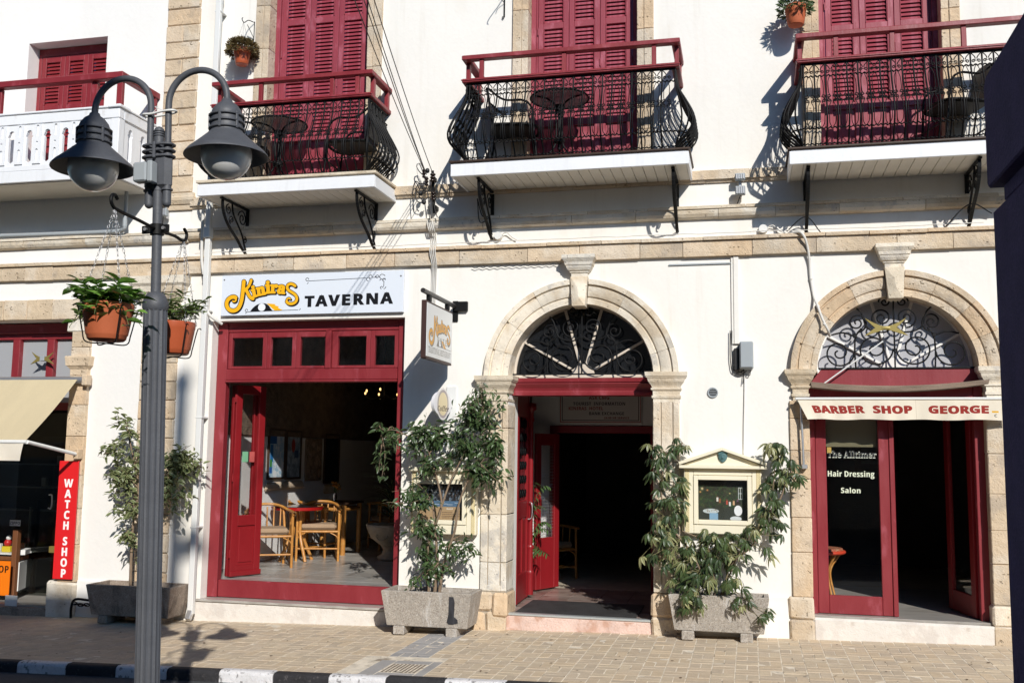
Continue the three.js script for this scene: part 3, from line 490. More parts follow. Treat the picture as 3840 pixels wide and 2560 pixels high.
  f.box(-11.6, yt - 0.02, z - 0.05, -7.662, yt + 0.10, z + 0.07, 0.01).box(-11.6, yt - 0.09, z - 0.04, -7.662, yt - 0.02, z + 0.03, 0.006).box(-11.6, yb, z - 0.04, -7.662, yb + 0.09, z + 0.04);
  const fx = [-7.665, -8.14, -8.62, -9.1, -9.58, -10.06, -10.54, -11.02]; // posts
  for (const q of fx.slice(1)) f.box(q - 0.05, yb + 0.09, z - 0.05, q + 0.05, yt - 0.09, z + 0.05, 0.006);
  const fan = f.to('fanlight', M.red, left);
  for (let i = 0; i + 1 < fx.length; i++) put('pane', new MB().box(fx[i + 1] + 0.05, yb + 0.09, z - 0.02, fx[i] - (i ? 0.05 : 0.01), yt - 0.09, z - 0.014, 0.001).geo(), M.frost, fan);
  // window of the upper floor
  const wz = -0.2, wf = new MB().box(-8.567, 6.60, wz - 0.04, -7.468, 6.697, wz + 0.02).box(-8.567, 4.87, wz - 0.04, -8.52, 6.60, wz + 0.02).box(-7.52, 4.87, wz - 0.04, -7.468, 6.60, wz + 0.02);
  put('window_frame', wf.geo(), M.red, left);
  for (let k = 0; k < 3; k++) shutterLeaf(left, -8.515 + k * 0.331 + 0.002, -8.515 + (k + 1) * 0.331 - 0.002, 4.88, 6.595, wz, [5.48, 5.93], M.red, true);
}
// white balcony with pierced boards
{
  const xr = -6.735, zf = 0.70, xl = -11, y0 = 4.725, sl = put('balcony', new MB().box(xl, y0, 0.0, xr, y0 + 0.13, zf, 0.006).geo(), M.white, left, 'white balcony with a pierced board balustrade');
  put('soffit', new MB().box(xl, y0 - 0.012, 0.02, xr - 0.02, y0 - 0.002, zf - 0.03, 0.002).geo(), M.soffit, sl);
  const slot = (sh, cx, b) => {
    const p = new THREE.Path(), w = 0.036; p.moveTo(cx, b + 0.02); p.lineTo(cx + 0.012, b + 0.035); p.lineTo(cx + w, b + 0.05); p.lineTo(cx + w, b + 0.32); p.lineTo(cx + w + 0.016, b + 0.335); p.lineTo(cx + w, b + 0.35); p.absarc(cx, b + 0.372, w, 0, Math.PI, false); p.lineTo(cx - w - 0.016, b + 0.335); p.lineTo(cx - w, b + 0.32); p.lineTo(cx - w, b + 0.05); p.lineTo(cx - 0.012, b + 0.035); p.closePath(); sh.holes.push(p);
  };
  const groove = (sh, cx, b) => {
    for (const [a, c] of [[0.0, 0.145], [0.285, 0.42]]) { const p = new THREE.Path(); p.moveTo(cx - 0.016, b + a); p.lineTo(cx + 0.016, b + a); p.lineTo(cx + 0.016, b + c - 0.012); p.lineTo(cx, b + c); p.lineTo(cx - 0.016, b + c - 0.012); p.closePath(); sh.holes.push(p); }
    const c = new THREE.Path(); c.absarc(cx, b + 0.215, 0.014, 0, Math.PI * 2, true); sh.holes.push(c);
  };
  const yb = y0 + 0.20, yt = 5.40, pitch = 0.235;
  for (let i = 0; i < 17; i++) { // each pierced board of the front
    const c = -6.955 - i * pitch, sh = poly([[c - pitch / 2 + 0.0015, yb], [c + pitch / 2 - 0.0015, yb], [c + pitch / 2 - 0.0015, yt], [c - pitch / 2 + 0.0015, yt]]);
    slot(sh, c, yb);
    put('baluster_board', new MB().ext(sh, 0.032, T(0, 0, zf - 0.047), 0.002, 8).geo(), M.white, sl);
    // notched strip between the slots
    const s2 = poly([[c + pitch / 2 - 0.05, yb + 0.01], [c + pitch / 2 + 0.05, yb + 0.01], [c + pitch / 2 + 0.05, yt - 0.015], [c + pitch / 2 - 0.05, yt - 0.015]]); groove(s2, c + pitch / 2, yb + 0.04);
    if (i) put('baluster_board', new MB().ext(s2, 0.018, T(0, 0, zf - 0.014)).geo(), M.white, sl);
  }
  for (let i = 0; i < 2; i++) { // and of the side
    const c = 0.46 - i * pitch, sh = poly([[c - pitch / 2 + 0.0015, yb], [c + pitch / 2 - 0.0015, yb], [c + pitch / 2 - 0.0015, yt], [c - pitch / 2 + 0.0015, yt]]); slot(sh, c, yb);
    put('baluster_board', new MB().ext(sh, 0.05, new THREE.Matrix4().makeRotationY(-Math.PI / 2).setPosition(xr - 0.02, 0, 0), 0.002, 8).geo(), M.white, sl);
  }
  put('plinth_rail', new MB().box(xl, y0 + 0.132, zf - 0.08, xr - 0.001, yb - 0.002, zf - 0.005, 0.006).box(xr - 0.075, y0 + 0.132, 0, xr - 0.003, yb - 0.002, zf - 0.082, 0.006).geo(), M.white, sl);
  put('corner_post', new MB().box(xr - 0.11, yb, zf - 0.11, xr - 0.004, yt, zf - 0.006, 0.006).geo(), M.white, sl);
  put('balustrade_rail', new MB().box(xl, yt, zf - 0.09, xr, yt + 0.115, zf, 0.006).box(xr - 0.09, yt, 0, xr, yt + 0.115, zf - 0.092, 0.006).geo(), M.white, sl);
  const cap = new MB().box(xl, yt + 0.117, zf - 0.11, xr - 0.14, yt + 0.142, zf + 0.015, 0.006).box(xr - 0.138, yt + 0.117, zf - 0.17, xr + 0.02, yt + 0.15, zf + 0.025, 0.006).box(xr - 0.11, yt + 0.117, 0, xr + 0.012, yt + 0.142, zf - 0.172, 0.006);
  put('rail_cap', cap.geo(), M.white, sl);
  // red timber rail above
  const rt = WY(475, 268, zf), rb = rt - 0.075, rail = put('hand_rail', new MB().box(xl, rb, zf - 0.07, xr + 0.03, rt, zf + 0.03, 0.008).box(xr - 0.06, rb, 0, xr + 0.03, rt, zf - 0.072, 0.008).geo(), M.red, sl);
  for (const [px, pz] of [[xr - 0.04, zf - 0.05], [xr - 0.36, zf - 0.05], [xr - 1.62, zf - 0.05], [xr - 2.9, zf - 0.05], [xr - 0.02, 0.06]]) put('post', new MB().box(px - 0.035, yt + 0.14, pz - 0.025, px + 0.035, rb, pz + 0.025, 0.004).geo(), M.red, rail);
  put('drain_pipe', new MB().cyl(V(-6.98, 4.28, 0.15), V(-6.98, y0 - 0.01, 0.15), 0.022).cyl(V(-6.98, 4.30, 0.15), V(-6.98, 4.39, 0.15), 0.027).tube([V(-6.98, 4.29, 0.15), V(-6.99, 4.265, 0.14), V(-7.02, 4.262, 0.12), V(-11, 4.30, 0.10)], 0.026, 40, 10).geo(), M.plasticGrey, sl);
}

// ---------- iron balconies of the hotel ----------
const OFFS = [[4.655, 0], [4.70, 0.03], [4.78, 0.105], [4.86, 0.148], [4.93, 0.16], [5.02, 0.142], [5.12, 0.09], [5.22, 0.04], [5.32, 0.008], [5.45, 0]];
const bulge = (y) => { for (let i = 0; i + 1 < OFFS.length; i++) if (y <= OFFS[i + 1][0]) { const [a, b] = [OFFS[i], OFFS[i + 1]], t = Math.max(0, (y - a[0]) / (b[0] - a[0])); return a[1] + (b[1] - a[1]) * t * t * (3 - 2 * t); } return 0; };
const PITCH = 0.098;
const curve3 = (pts) => pts.map(([u, y]) => V(u, y, bulge(y)));
const balusterGeo = (() => {
  const q = new MB(), h = PITCH / 2;
  q.tube(curve3([4.65, 4.72, 4.79, 4.86, 4.93, 5.0, 5.07, 5.15, 5.24, 5.34, 5.46].map((y) => [0, y])), 0.0085, 16, 5);
  q.cyl(V(0, 4.652, 0), V(0, 4.69, 0.022), 0.011, 0.009, 6);
  const bot = (a, b, w) => { for (const s of [-1, 1]) q.tube(curve3([[h + s * 0.006, a], [h + s * w * 0.9, a + 0.03], [h + s * w, a + 0.06], [h + s * w, b - 0.07], [h + s * w * 0.85, b - 0.045], [h + s * 0.006, b]]), 0.0039, 14, 4); };
  bot(5.10, 5.335, 0.026); bot(4.80, 5.045, 0.028);
  for (const s of [-1, 1]) for (const [yc, dir] of [[5.098, 1], [5.055, -1]]) q.tube(spiral([0, 0], 0.021, 0.004, -Math.PI / 2 * dir, 1.35, 16, 0, s * dir).map((p) => { const y = yc + p.y + 0.004 * dir; return V(h + s * 0.0235 + p.x, y, bulge(y) + 0.003); }), 0.0052, 18, 4);
  for (const s of [-1, 1]) { // pointed arches and small scrolls under the rail
    q.tube([...Array(8)].map((_, i) => { const t = i / 7; return V(s * (0.006 + 0.036 * Math.sin(t * Math.PI / 2)), 5.45 - 0.055 * t, 0.001); }), 0.0048, 8, 4);
    q.tube(spiral([h - s * 0.022, 5.375], 0.017, 0.004, s > 0 ? 0 : Math.PI, 1.3, 14, 0.001, s), 0.0046, 16, 4);
  }
  return q.geo();
})();
function wavy(a, b, amp, len, r) { const d = V().copy(b).sub(a), L = d.length(), n = Math.max(2, Math.round(L / len) * 4), side = V().crossVectors(d, V(0, 1, 0)).normalize(), pts = []; for (let i = 0; i <= n; i++) { const p = V().copy(a).addScaledVector(d, i / n), th = i * Math.PI / 2; p.y += amp * Math.cos(th); p.addScaledVector(side, amp * Math.sin(th)); pts.push(p); } return [pts, r, n * 2, 4]; }
const barOnce = (() => { const q = new MB(), pts = [4.65, 4.72, 4.79, 4.86, 4.93, 5.0, 5.07, 5.15, 5.24, 5.34, 5.46].map((y) => V(0, y, bulge(y) * 1.2)); return q.tube(pts, 0.009, 18, 5).geo(); })();
// dy raises the whole balcony, x0..x1 is the slab
function balcony(x0, x1, dy, label, brackets, posts, slabMat) {
  const zf = 0.655, yb = 4.47 + dy, sl = put('balcony', new MB().box(x0 + 0.02, yb + 0.03, 0, x1 - 0.02, yb + 0.14, zf - 0.02, 0.003).geo(), M.white, hotel, label);
  put('fascia', new MB().box(x0, yb, zf - 0.03, x1, yb + 0.125, zf, 0.004).geo(), M.white, sl);
  put('fascia', new MB().box(x0, yb, 0, x0 + 0.025, yb + 0.125, zf - 0.032, 0.004).geo(), M.white, sl);
  put('fascia', new MB().box(x1 - 0.025, yb, 0, x1, yb + 0.125, zf - 0.032, 0.004).geo(), M.white, sl);
  put('floor_slab', new MB().box(x0 - 0.015, yb + 0.142, 0, x1 + 0.015, yb + (slabMat ? 0.16 : 0.172), zf + 0.012, 0.004).geo(), slabMat ?? M.pales[2], sl);
  const n = Math.round((x1 - x0 - 0.05) / 0.108), w = (x1 - x0 - 0.05) / n;
  const bg = new MB().box(-w / 2 + 0.0025, 0, 0.004, w / 2 - 0.0025, 0.022, zf - 0.034, 0.0025).geo();
  for (let i = 0; i < n; i++) { const m = put('board', bg, M.soffit, sl); m.position.set(x0 + 0.025 + (i + 0.5) * w, yb + 0.006 + rr(-0.001, 0.001), 0); }
  // iron
  const xl = x0 + 0.13, xr = x1 - 0.13, zr = 0.56, Y = dy, g = (m, x, z, ry) => { m.position.set(x, Y, z); m.rotation.y = ry; };
  const nf = Math.floor((xr - xl) / PITCH), xs = (xl + xr) / 2 - nf * PITCH / 2;
  for (let i = 0; i < nf; i++) g(put('baluster', balusterGeo, M.iron, sl), xs + i * PITCH, zr, 0);
  for (let k = 0; k < 5; k++) { g(put('baluster', balusterGeo, M.iron, sl), xr, zr - 0.02 - k * PITCH, Math.PI / 2); g(put('baluster', balusterGeo, M.iron, sl), xl, zr - 0.02 - (k + 1) * PITCH, -Math.PI / 2); }
  g(put('curved_bar', barOnce, M.iron, sl), xr, zr, Math.PI / 4); g(put('curved_bar', barOnce, M.iron, sl), xl, zr, -Math.PI / 4);
  for (let k = 0; k < 5; k++) for (const s of [1, -1]) g(put('curved_bar', barOnce, M.iron, sl), s > 0 ? xr : xl, zr - 0.055 - k * 0.098, s * Math.PI / 2);
  for (const [a, s] of [[0.25, 1], [0.72, 1], [0.88, 1], [0.25, -1], [0.72, -1], [0.88, -1]]) { g(put('curved_bar', barOnce, M.iron, sl), s > 0 ? xr : xl, zr, s * a * Math.PI / 2); }
  for (const [y, amp, r] of [[5.335, 0.007, 0.0075], [4.795, 0.007, 0.0075], [4.675, 0.005, 0.007]]) {
    const o = bulge(y), q = new MB(); q.tube(...wavy(V(xl, Y + y, zr + o), V(xr, Y + y, zr + o), amp, 0.04, r)).tube(...wavy(V(xr + o, Y + y, zr), V(xr + o, Y + y, 0.02), amp, 0.04, r)).tube(...wavy(V(xl - o, Y + y, zr), V(xl - o, Y + y, 0.02), amp, 0.04, r));
    q.tube([V(xr, Y + y, zr + o), V(xr + o * 0.7, Y + y, zr + o * 0.7), V(xr + o, Y + y, zr)], r, 6, 5).tube([V(xl, Y + y, zr + o), V(xl - o * 0.7, Y + y, zr + o * 0.7), V(xl - o, Y + y, zr)], r, 6, 5); q.to('twisted_bar', M.iron, sl);
  }
  put('foot_rail', new MB().box(xl - 0.012, Y + 4.64, zr - 0.012, xr + 0.012, Y + 4.662, zr + 0.012).box(xl - 0.012, Y + 4.64, 0, xl + 0.012, Y + 4.662, zr - 0.013).box(xr - 0.012, Y + 4.64, 0, xr + 0.012, Y + 4.662, zr - 0.013).geo(), M.iron, sl);
  put('iron_rail', new MB().box(xl - 0.01, Y + 5.45, zr - 0.01, xr + 0.01, Y + 5.466, zr + 0.01).box(xl - 0.01, Y + 5.45, 0, xl + 0.01, Y + 5.466, zr - 0.011).box(xr - 0.01, Y + 5.45, 0, xr + 0.01, Y + 5.466, zr - 0.011).geo(), M.iron, sl);
  // red rails
  const rail = (y0, h, d, o) => { const q = new MB().box(xl - o, y0, zr - d / 2, xr + o, y0 + h, zr + d / 2, 0.006).box(xl - o, y0, 0, xl - o + d, y0 + h, zr - d / 2 - 0.001, 0.006).box(xr + o - d, y0, 0, xr + o, y0 + h, zr - d / 2 - 0.001, 0.006); return q; };
  const lo = rail(Y + 5.468, 0.042, 0.08, 0.045).box(xl - 0.052, Y + 5.486, zr + 0.04, xr + 0.052, Y + 5.50, zr + 0.048, 0.002), lr = lo.to('timber_rail', M.red, sl);
  put('hand_rail', rail(Y + 5.71, 0.048, 0.085, 0.05).geo(), M.red, sl);
  for (const p of posts) put('rail_post', new MB().box(p - 0.022, Y + 5.51, zr - 0.02, p + 0.022, Y + 5.71, zr + 0.02, 0.003).geo(), M.red, lr);
  for (const [px, pz] of [[xl - 0.01, zr - 0.09], [xr + 0.01, zr - 0.09], [xl - 0.01, 0.05], [xr + 0.01, 0.05]]) put('rail_post', new MB().box(px - 0.02, Y + 5.51, pz - 0.03, px + 0.02, Y + 5.71, pz + 0.03, 0.003).geo(), M.red, lr);
  // scrolled iron brackets
  for (const bx of brackets) {
    const q = new MB(), b = yb - 0.004, strap = [[0.56, b - 0.012], [0.565, b - 0.06], [0.53, b - 0.16], [0.44, b - 0.26], [0.33, b - 0.33], [0.22, b - 0.39], [0.10, b - 0.475], [0.012, b - 0.515]].map((p) => V(bx, p[1], p[0]));
    q.box(bx - 0.018, b - 0.018, 0, bx + 0.018, b, 0.60, 0.003).box(bx - 0.018, b - 0.26, 0.0, bx + 0.018, b - 0.019, 0.022, 0.003);
    const cv = new THREE.CatmullRomCurve3(strap), P = cv.getSpacedPoints(22); for (let i = 0; i < 22; i++) q.bar(P[i], P[i + 1], 0.032, 0.014, 0.002);
    const in2 = new THREE.CatmullRomCurve3([[0.36, b - 0.02], [0.33, b - 0.12], [0.20, b - 0.24], [0.11, b - 0.33], [0.06, b - 0.42], [0.02, b - 0.47]].map((p) => V(bx, p[1], p[0]))).getSpacedPoints(14); for (let i = 0; i < 14; i++) q.bar(in2[i], in2[i + 1], 0.02, 0.01, 0.002);
    const sp = (c, r, a, t, d) => { const s = spiral(c, r, r * 0.2, a, t, 18, 0, d); q.tube(s.map((p) => V(bx, p.y, p.x)), 0.007, 26, 5); };
    sp([0.13, b - 0.135], 0.095, 0.2, 1.6, 1); sp([0.43, b - 0.10], 0.06, 1.5, 1.4, -1); sp([0.36, b - 0.2], 0.05, -1.2, 1.4, 1); sp([0.05, b - 0.36], 0.04, 1.2, 1.3, 1);
    q.to('bracket', M.iron, sl);
  }
  return { sl, floor: yb + 0.172, zr, xl, xr };
}
const bal = [
  balcony(-5.758, -3.722, 0.0, 'left iron balcony with red rails above the taverna sign', [-5.50, -3.95], [-5.1, -4.27, -3.98]),
  balcony(-2.905, -0.525, 0.062, 'middle iron balcony with red rails above the hotel door', [-2.63, -0.68], [-2.62, -1.76, -0.86], M.woodDark),
  balcony(0.403, 2.95, 0.0, 'right iron balcony with red rails above the barber shop', [0.575, 2.06], [0.85, 1.35, 1.97], M.woodDark),
];
// bistro furniture on the balconies
function bistroTable(x, z, y, label) {
  const t = thing('balcony_table', label, 'table', V(x, y, z), 'round tables on the iron balconies');
  put('glass_top', new MB().cyl(V(0, 0.70, 0), V(0, 0.708, 0), 0.295, 0.295, 40).geo(), flat('smoked glass', [0.55, 0.56, 0.56], 0.12, { transmission: 0.6, thickness: 0 }), t);
  const rim = new MB(); rim.add(new THREE.TorusGeometry(0.30, 0.011, 6, 44).rotateX(Math.PI / 2), T(0, 0.704, 0)); put('rim', rim.geo(), M.iron, t);
  const leg = new MB(); for (let k = 0; k < 3; k++) { const a = k * 2.094 + 0.4, d = (r, yy) => V(Math.cos(a) * r, yy, Math.sin(a) * r); leg.tube([d(0.285, 0.69), d(0.16, 0.685), d(0.06, 0.64), d(0.04, 0.5), d(0.035, 0.3), d(0.05, 0.2), d(0.13, 0.09), d(0.27, 0.012)], 0.0105, 26, 6); }
  put('legs', leg.geo(), M.iron, t);
  put('stem', new MB().cyl(V(0, 0.16, 0), V(0, 0.60, 0), 0.017).cyl(V(0, 0.56, 0), V(0, 0.63, 0), 0.045, 0.06, 12).cyl(V(0, 0.235, 0), V(0, 0.27, 0), 0.06, 0.06, 14).geo(), M.iron, t);
  return t;
}
const wicker = surf('black wicker', { c: [0.022, 0.02, 0.018], v: 0.3, f: [40, 40], g: 0.4, m: 0.3, r: 0.6, b: 0.004, bf: [60, 60] });
function bistroChair(x, z, y, turn, label) {
  const t = thing('balcony_chair', label, 'chair', V(x, y, z), 'black chairs on the iron balconies'); t.rotation.y = turn;
  put('seat', new MB().box(-0.22, 0.40, -0.22, 0.22, 0.43, 0.22, 0.014).geo(), wicker, t);
  put('seat_rim', new MB().tube([V(-0.22, 0.415, -0.21), V(-0.23, 0.415, 0.15), V(-0.16, 0.415, 0.24), V(0.16, 0.415, 0.24), V(0.23, 0.415, 0.15), V(0.22, 0.415, -0.21)], 0.016, 30, 6).geo(), M.iron, t);
  const bs = new THREE.Shape(); bs.moveTo(-0.19, 0.48); bs.lineTo(0.19, 0.48); bs.lineTo(0.22, 0.78); bs.quadraticCurveTo(0, 0.90, -0.22, 0.78); bs.closePath();
  put('backrest', new MB().ext(bs, 0.014, new THREE.Matrix4().makeRotationX(-0.16).setPosition(0, 0, -0.15), 0.004).geo(), wicker, t);
  for (const s of [-1, 1]) {
    put('leg', new MB().tube([V(s * 0.23, 0.0, 0.25), V(s * 0.235, 0.3, 0.22), V(s * 0.25, 0.60, 0.18), V(s * 0.25, 0.66, 0.10), V(s * 0.24, 0.67, -0.1), V(s * 0.225, 0.80, -0.27)], 0.0115, 26, 6).geo(), M.iron, t);
    put('leg', new MB().tube([V(s * 0.22, 0.0, -0.26), V(s * 0.225, 0.42, -0.22), V(s * 0.225, 0.8, -0.28)], 0.0115, 14, 6).geo(), M.iron, t);
  }
  put('stretcher', new MB().cyl(V(-0.23, 0.22, 0.235), V(0.23, 0.22, 0.235), 0.008).cyl(V(-0.22, 0.2, -0.24), V(0.22, 0.2, -0.24), 0.008).geo(), M.iron, t);
  return t;
}
bistroTable(-1.86, 0.27, bal[1].floor, 'round glass balcony table in front of the middle red shutters');
bistroChair(-2.36, 0.20, bal[1].floor, Math.PI / 2 + 0.2, 'black wicker chair left of the table on the middle balcony');
bistroTable(-5.02, 0.26, bal[0].floor, 'round glass balcony table behind the right lamp head');
bistroChair(-5.42, 0.30, bal[0].floor, 1.9, 'black chair at the left end of the left iron balcony');
bistroChair(-4.16, 0.20, bal[0].floor, -1.5, 'black chair at the right end of the left iron balcony');
bistroChair(1.96, 0.22, bal[2].floor, -1.25, 'black chair at the right end of the right iron balcony');

// ---------- taverna front ----------
{
  const z = -0.165, d0 = z - 0.05, d1 = z + 0.045, yT = WY(1200, 1388, z), yB = WY(1200, 1424, z), yS = WY(960, 2177, z), xs = (s) => WX(s, 1320, z);
  const fr = new MB().box(-5.877, 0.142, d0, -5.755, 3.197, d1, 0.006).box(-3.70, 0.142, d0, -3.59, 3.197, d1, 0.006).box(-5.753, 3.085, d0, -3.702, 3.197, d1 - 0.01, 0.006).box(-5.753, yB, d0, -3.702, yT + 0.015, d1 + 0.012, 0.006).box(-5.753, yB - 0.028, d0, -3.702, yB - 0.002, d1 + 0.022, 0.008);
  const frame = fr.to('shop_frame', M.red, hotel, 'red timber frame of the taverna doorway');
  put('mullion', new MB().box(xs(1228), yT + 0.016, d0, xs(1248), 3.084, d1 + 0.02, 0.004).geo(), M.red, frame);
  const edges = [[860, 1003], [1003, 1113], [1113, 1228], [1248, 1391], [1391, 1507], [1507, 1545]];
  edges.forEach(([a, b], i) => {
    const x0 = Math.max(-5.752, xs(a)), x1 = Math.min(-3.703, xs(b)); if (x1 - x0 < 0.06) return;
    const l = i === 0 ? 0.045 : i === 3 ? 0.068 : 0.05, r = i === 2 ? 0.024 : 0.05;
    const s = put('sash', new MB().box(x0 + 0.001, yT + 0.02, z - 0.03, x0 + l, 3.083, z + 0.025, 0.005).box(x1 - r, yT + 0.02, z - 0.03, x1 - 0.001, 3.083, z + 0.025, 0.005).box(x0 + l, yT + 0.02, z - 0.03, x1 - r, yT + 0.05, z + 0.025, 0.005).box(x0 + l, 3.02, z - 0.03, x1 - r, 3.083, z + 0.025, 0.005).geo(), M.red, frame);
    put('pane', new MB().box(x0 + l - 0.004, yT + 0.046, z - 0.006, x1 - r + 0.004, 3.024, z - 0.002, 0.0005).geo(), M.glass, s);
  });
  put('sill_board', new MB().box(-5.753, 0.142, z - 0.03, -3.702, yS, z + 0.03, 0.008).geo(), M.red, frame);
  // folded leaf on the left
  const lf = new THREE.Group(); const leaf = put('door_leaf', new MB().box(0, yS + 0.012, -0.022, 0.085, 2.50, 0.022).box(0.325, yS + 0.012, -0.022, 0.41, 2.50, 0.022).box(0.085, yS + 0.012, -0.02, 0.325, yS + 0.13, 0.02).box(0.085, 0.90, -0.02, 0.325, 1.02, 0.02).box(0.085, 2.40, -0.02, 0.325, 2.50, 0.02).box(0, yS + 0.012, 0.024, 0.42, yS + 0.07, 0.04, 0.012).geo(), M.redDeep, hotel, 'open red door leaf of the taverna');
  leaf.position.set(-5.72, 0, -0.30); leaf.rotation.y = 1.13; 
  put('panel', new MB().box(0.085, yS + 0.13, -0.01, 0.325, 0.90, 0.004, 0.001).box(0.115, yS + 0.16, 0.004, 0.295, 0.87, 0.014, 0.009).geo(), M.redDeep, leaf);
  put('glass', new MB().box(0.085, 1.02, -0.004, 0.325, 2.40, 0.0, 0.0005).geo(), M.glass, leaf);
  put('sticker', new MB().box(0.12, 1.62, 0.001, 0.2, 1.74, 0.003, 0.0005).geo(), flat('green sticker', [0.18, 0.42, 0.25], 0.5), leaf);
  put('sticker', new MB().box(0.22, 1.62, 0.001, 0.29, 1.74, 0.003, 0.0005).geo(), flat('red sticker', [0.5, 0.10, 0.09], 0.5), leaf);
  for (const y of [0.55, 1.4, 2.3]) put('hinge', new MB().cyl(V(-0.012, y, 0.02), V(-0.012, y + 0.09, 0.02), 0.011).geo(), M.redDeep, leaf);
  // second leaf folded behind it
  const leaf2 = put('door_leaf', new MB().box(0, yS + 0.012, -0.02, 0.08, 2.50, 0.02).box(0.30, yS + 0.012, -0.02, 0.38, 2.50, 0.02).box(0.08, yS + 0.012, -0.018, 0.30, 0.95, 0.018).box(0.08, 2.40, -0.018, 0.30, 2.50, 0.018).geo(), M.redDeep, hotel, 'second red taverna door leaf folded behind the first');
  leaf2.position.set(-5.775, 0, -0.335); leaf2.rotation.y = 1.16;
  put('glass', new MB().box(0.08, 0.95, -0.002, 0.30, 2.40, 0.002, 0.0005).geo(), M.glass, leaf2);
}
// rooms behind the openings
function room(x0, y0, z0, x1, y1, z1, mats, tile, names) {
  const t = 0.12;
  put('interior_wall', new MB().box(x0 - t, y0 - t, z0, x0, y1 + t, z1, 0.001).geo(), mats[0], hotel);
  put('interior_wall', new MB().box(x1, y0 - t, z0, x1 + t, y1 + t, z1, 0.001).geo(), mats[1], hotel);
  put('interior_wall', new MB().box(x0 - t, y0 - t, z0 - t, x1 + t, y1 + t, z0 - 0.001, 0.001).geo(), mats[2], hotel);
  put('ceiling', new MB().box(x0 + 0.001, y1, z0, x1 - 0.001, y1 + t, z1 - 0.002, 0.001).geo(), M.ceil, hotel);
  const f = put('floor', new MB().box(x0 + 0.001, y0 - t, z0, x1 - 0.001, y0 - 0.008, z1 - 0.002, 0.001).geo(), M.mortar, hotel);
  if (tile) { const [s, tm, zmin] = tile, g = new MB().add(cboxGeo(s - 0.004, 0.02, s - 0.004, 0.0015)).geo(); for (let z = z1; z - s > zmin; z -= s) for (let x = x0; x < x1 - 0.05; x += s) { const m = put('tile', g, tm[Math.floor(R() * tm.length)], f); m.position.set(x + s / 2, y0 - 0.010 + rr(-0.0006, 0.0006), z - s / 2); m.rotation.y = Math.floor(R() * 4) * Math.PI / 2; } }
}
const TF = WY(960, 2177, -0.165);
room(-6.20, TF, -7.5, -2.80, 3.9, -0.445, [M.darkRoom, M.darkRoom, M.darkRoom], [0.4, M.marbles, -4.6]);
put('floor_edge', new MB().box(-5.875, TF - 0.1, -0.444, -3.6, TF - 0.001, -0.20, 0.002).geo(), M.marbles[0], hotel);
put('interior_wall', new MB().box(-6.198, TF, -7.4, -6.175, 1.94, -0.46, 0.004).geo(), M.roomWhite, hotel, 'whitewashed lower part of the taverna wall');
put('interior_wall', new MB().box(-6.198, 1.945, -7.4, -6.15, 3.89, -0.46, 0.004).geo(), M.roomStone, hotel, 'bare stone upper part of the taverna wall');
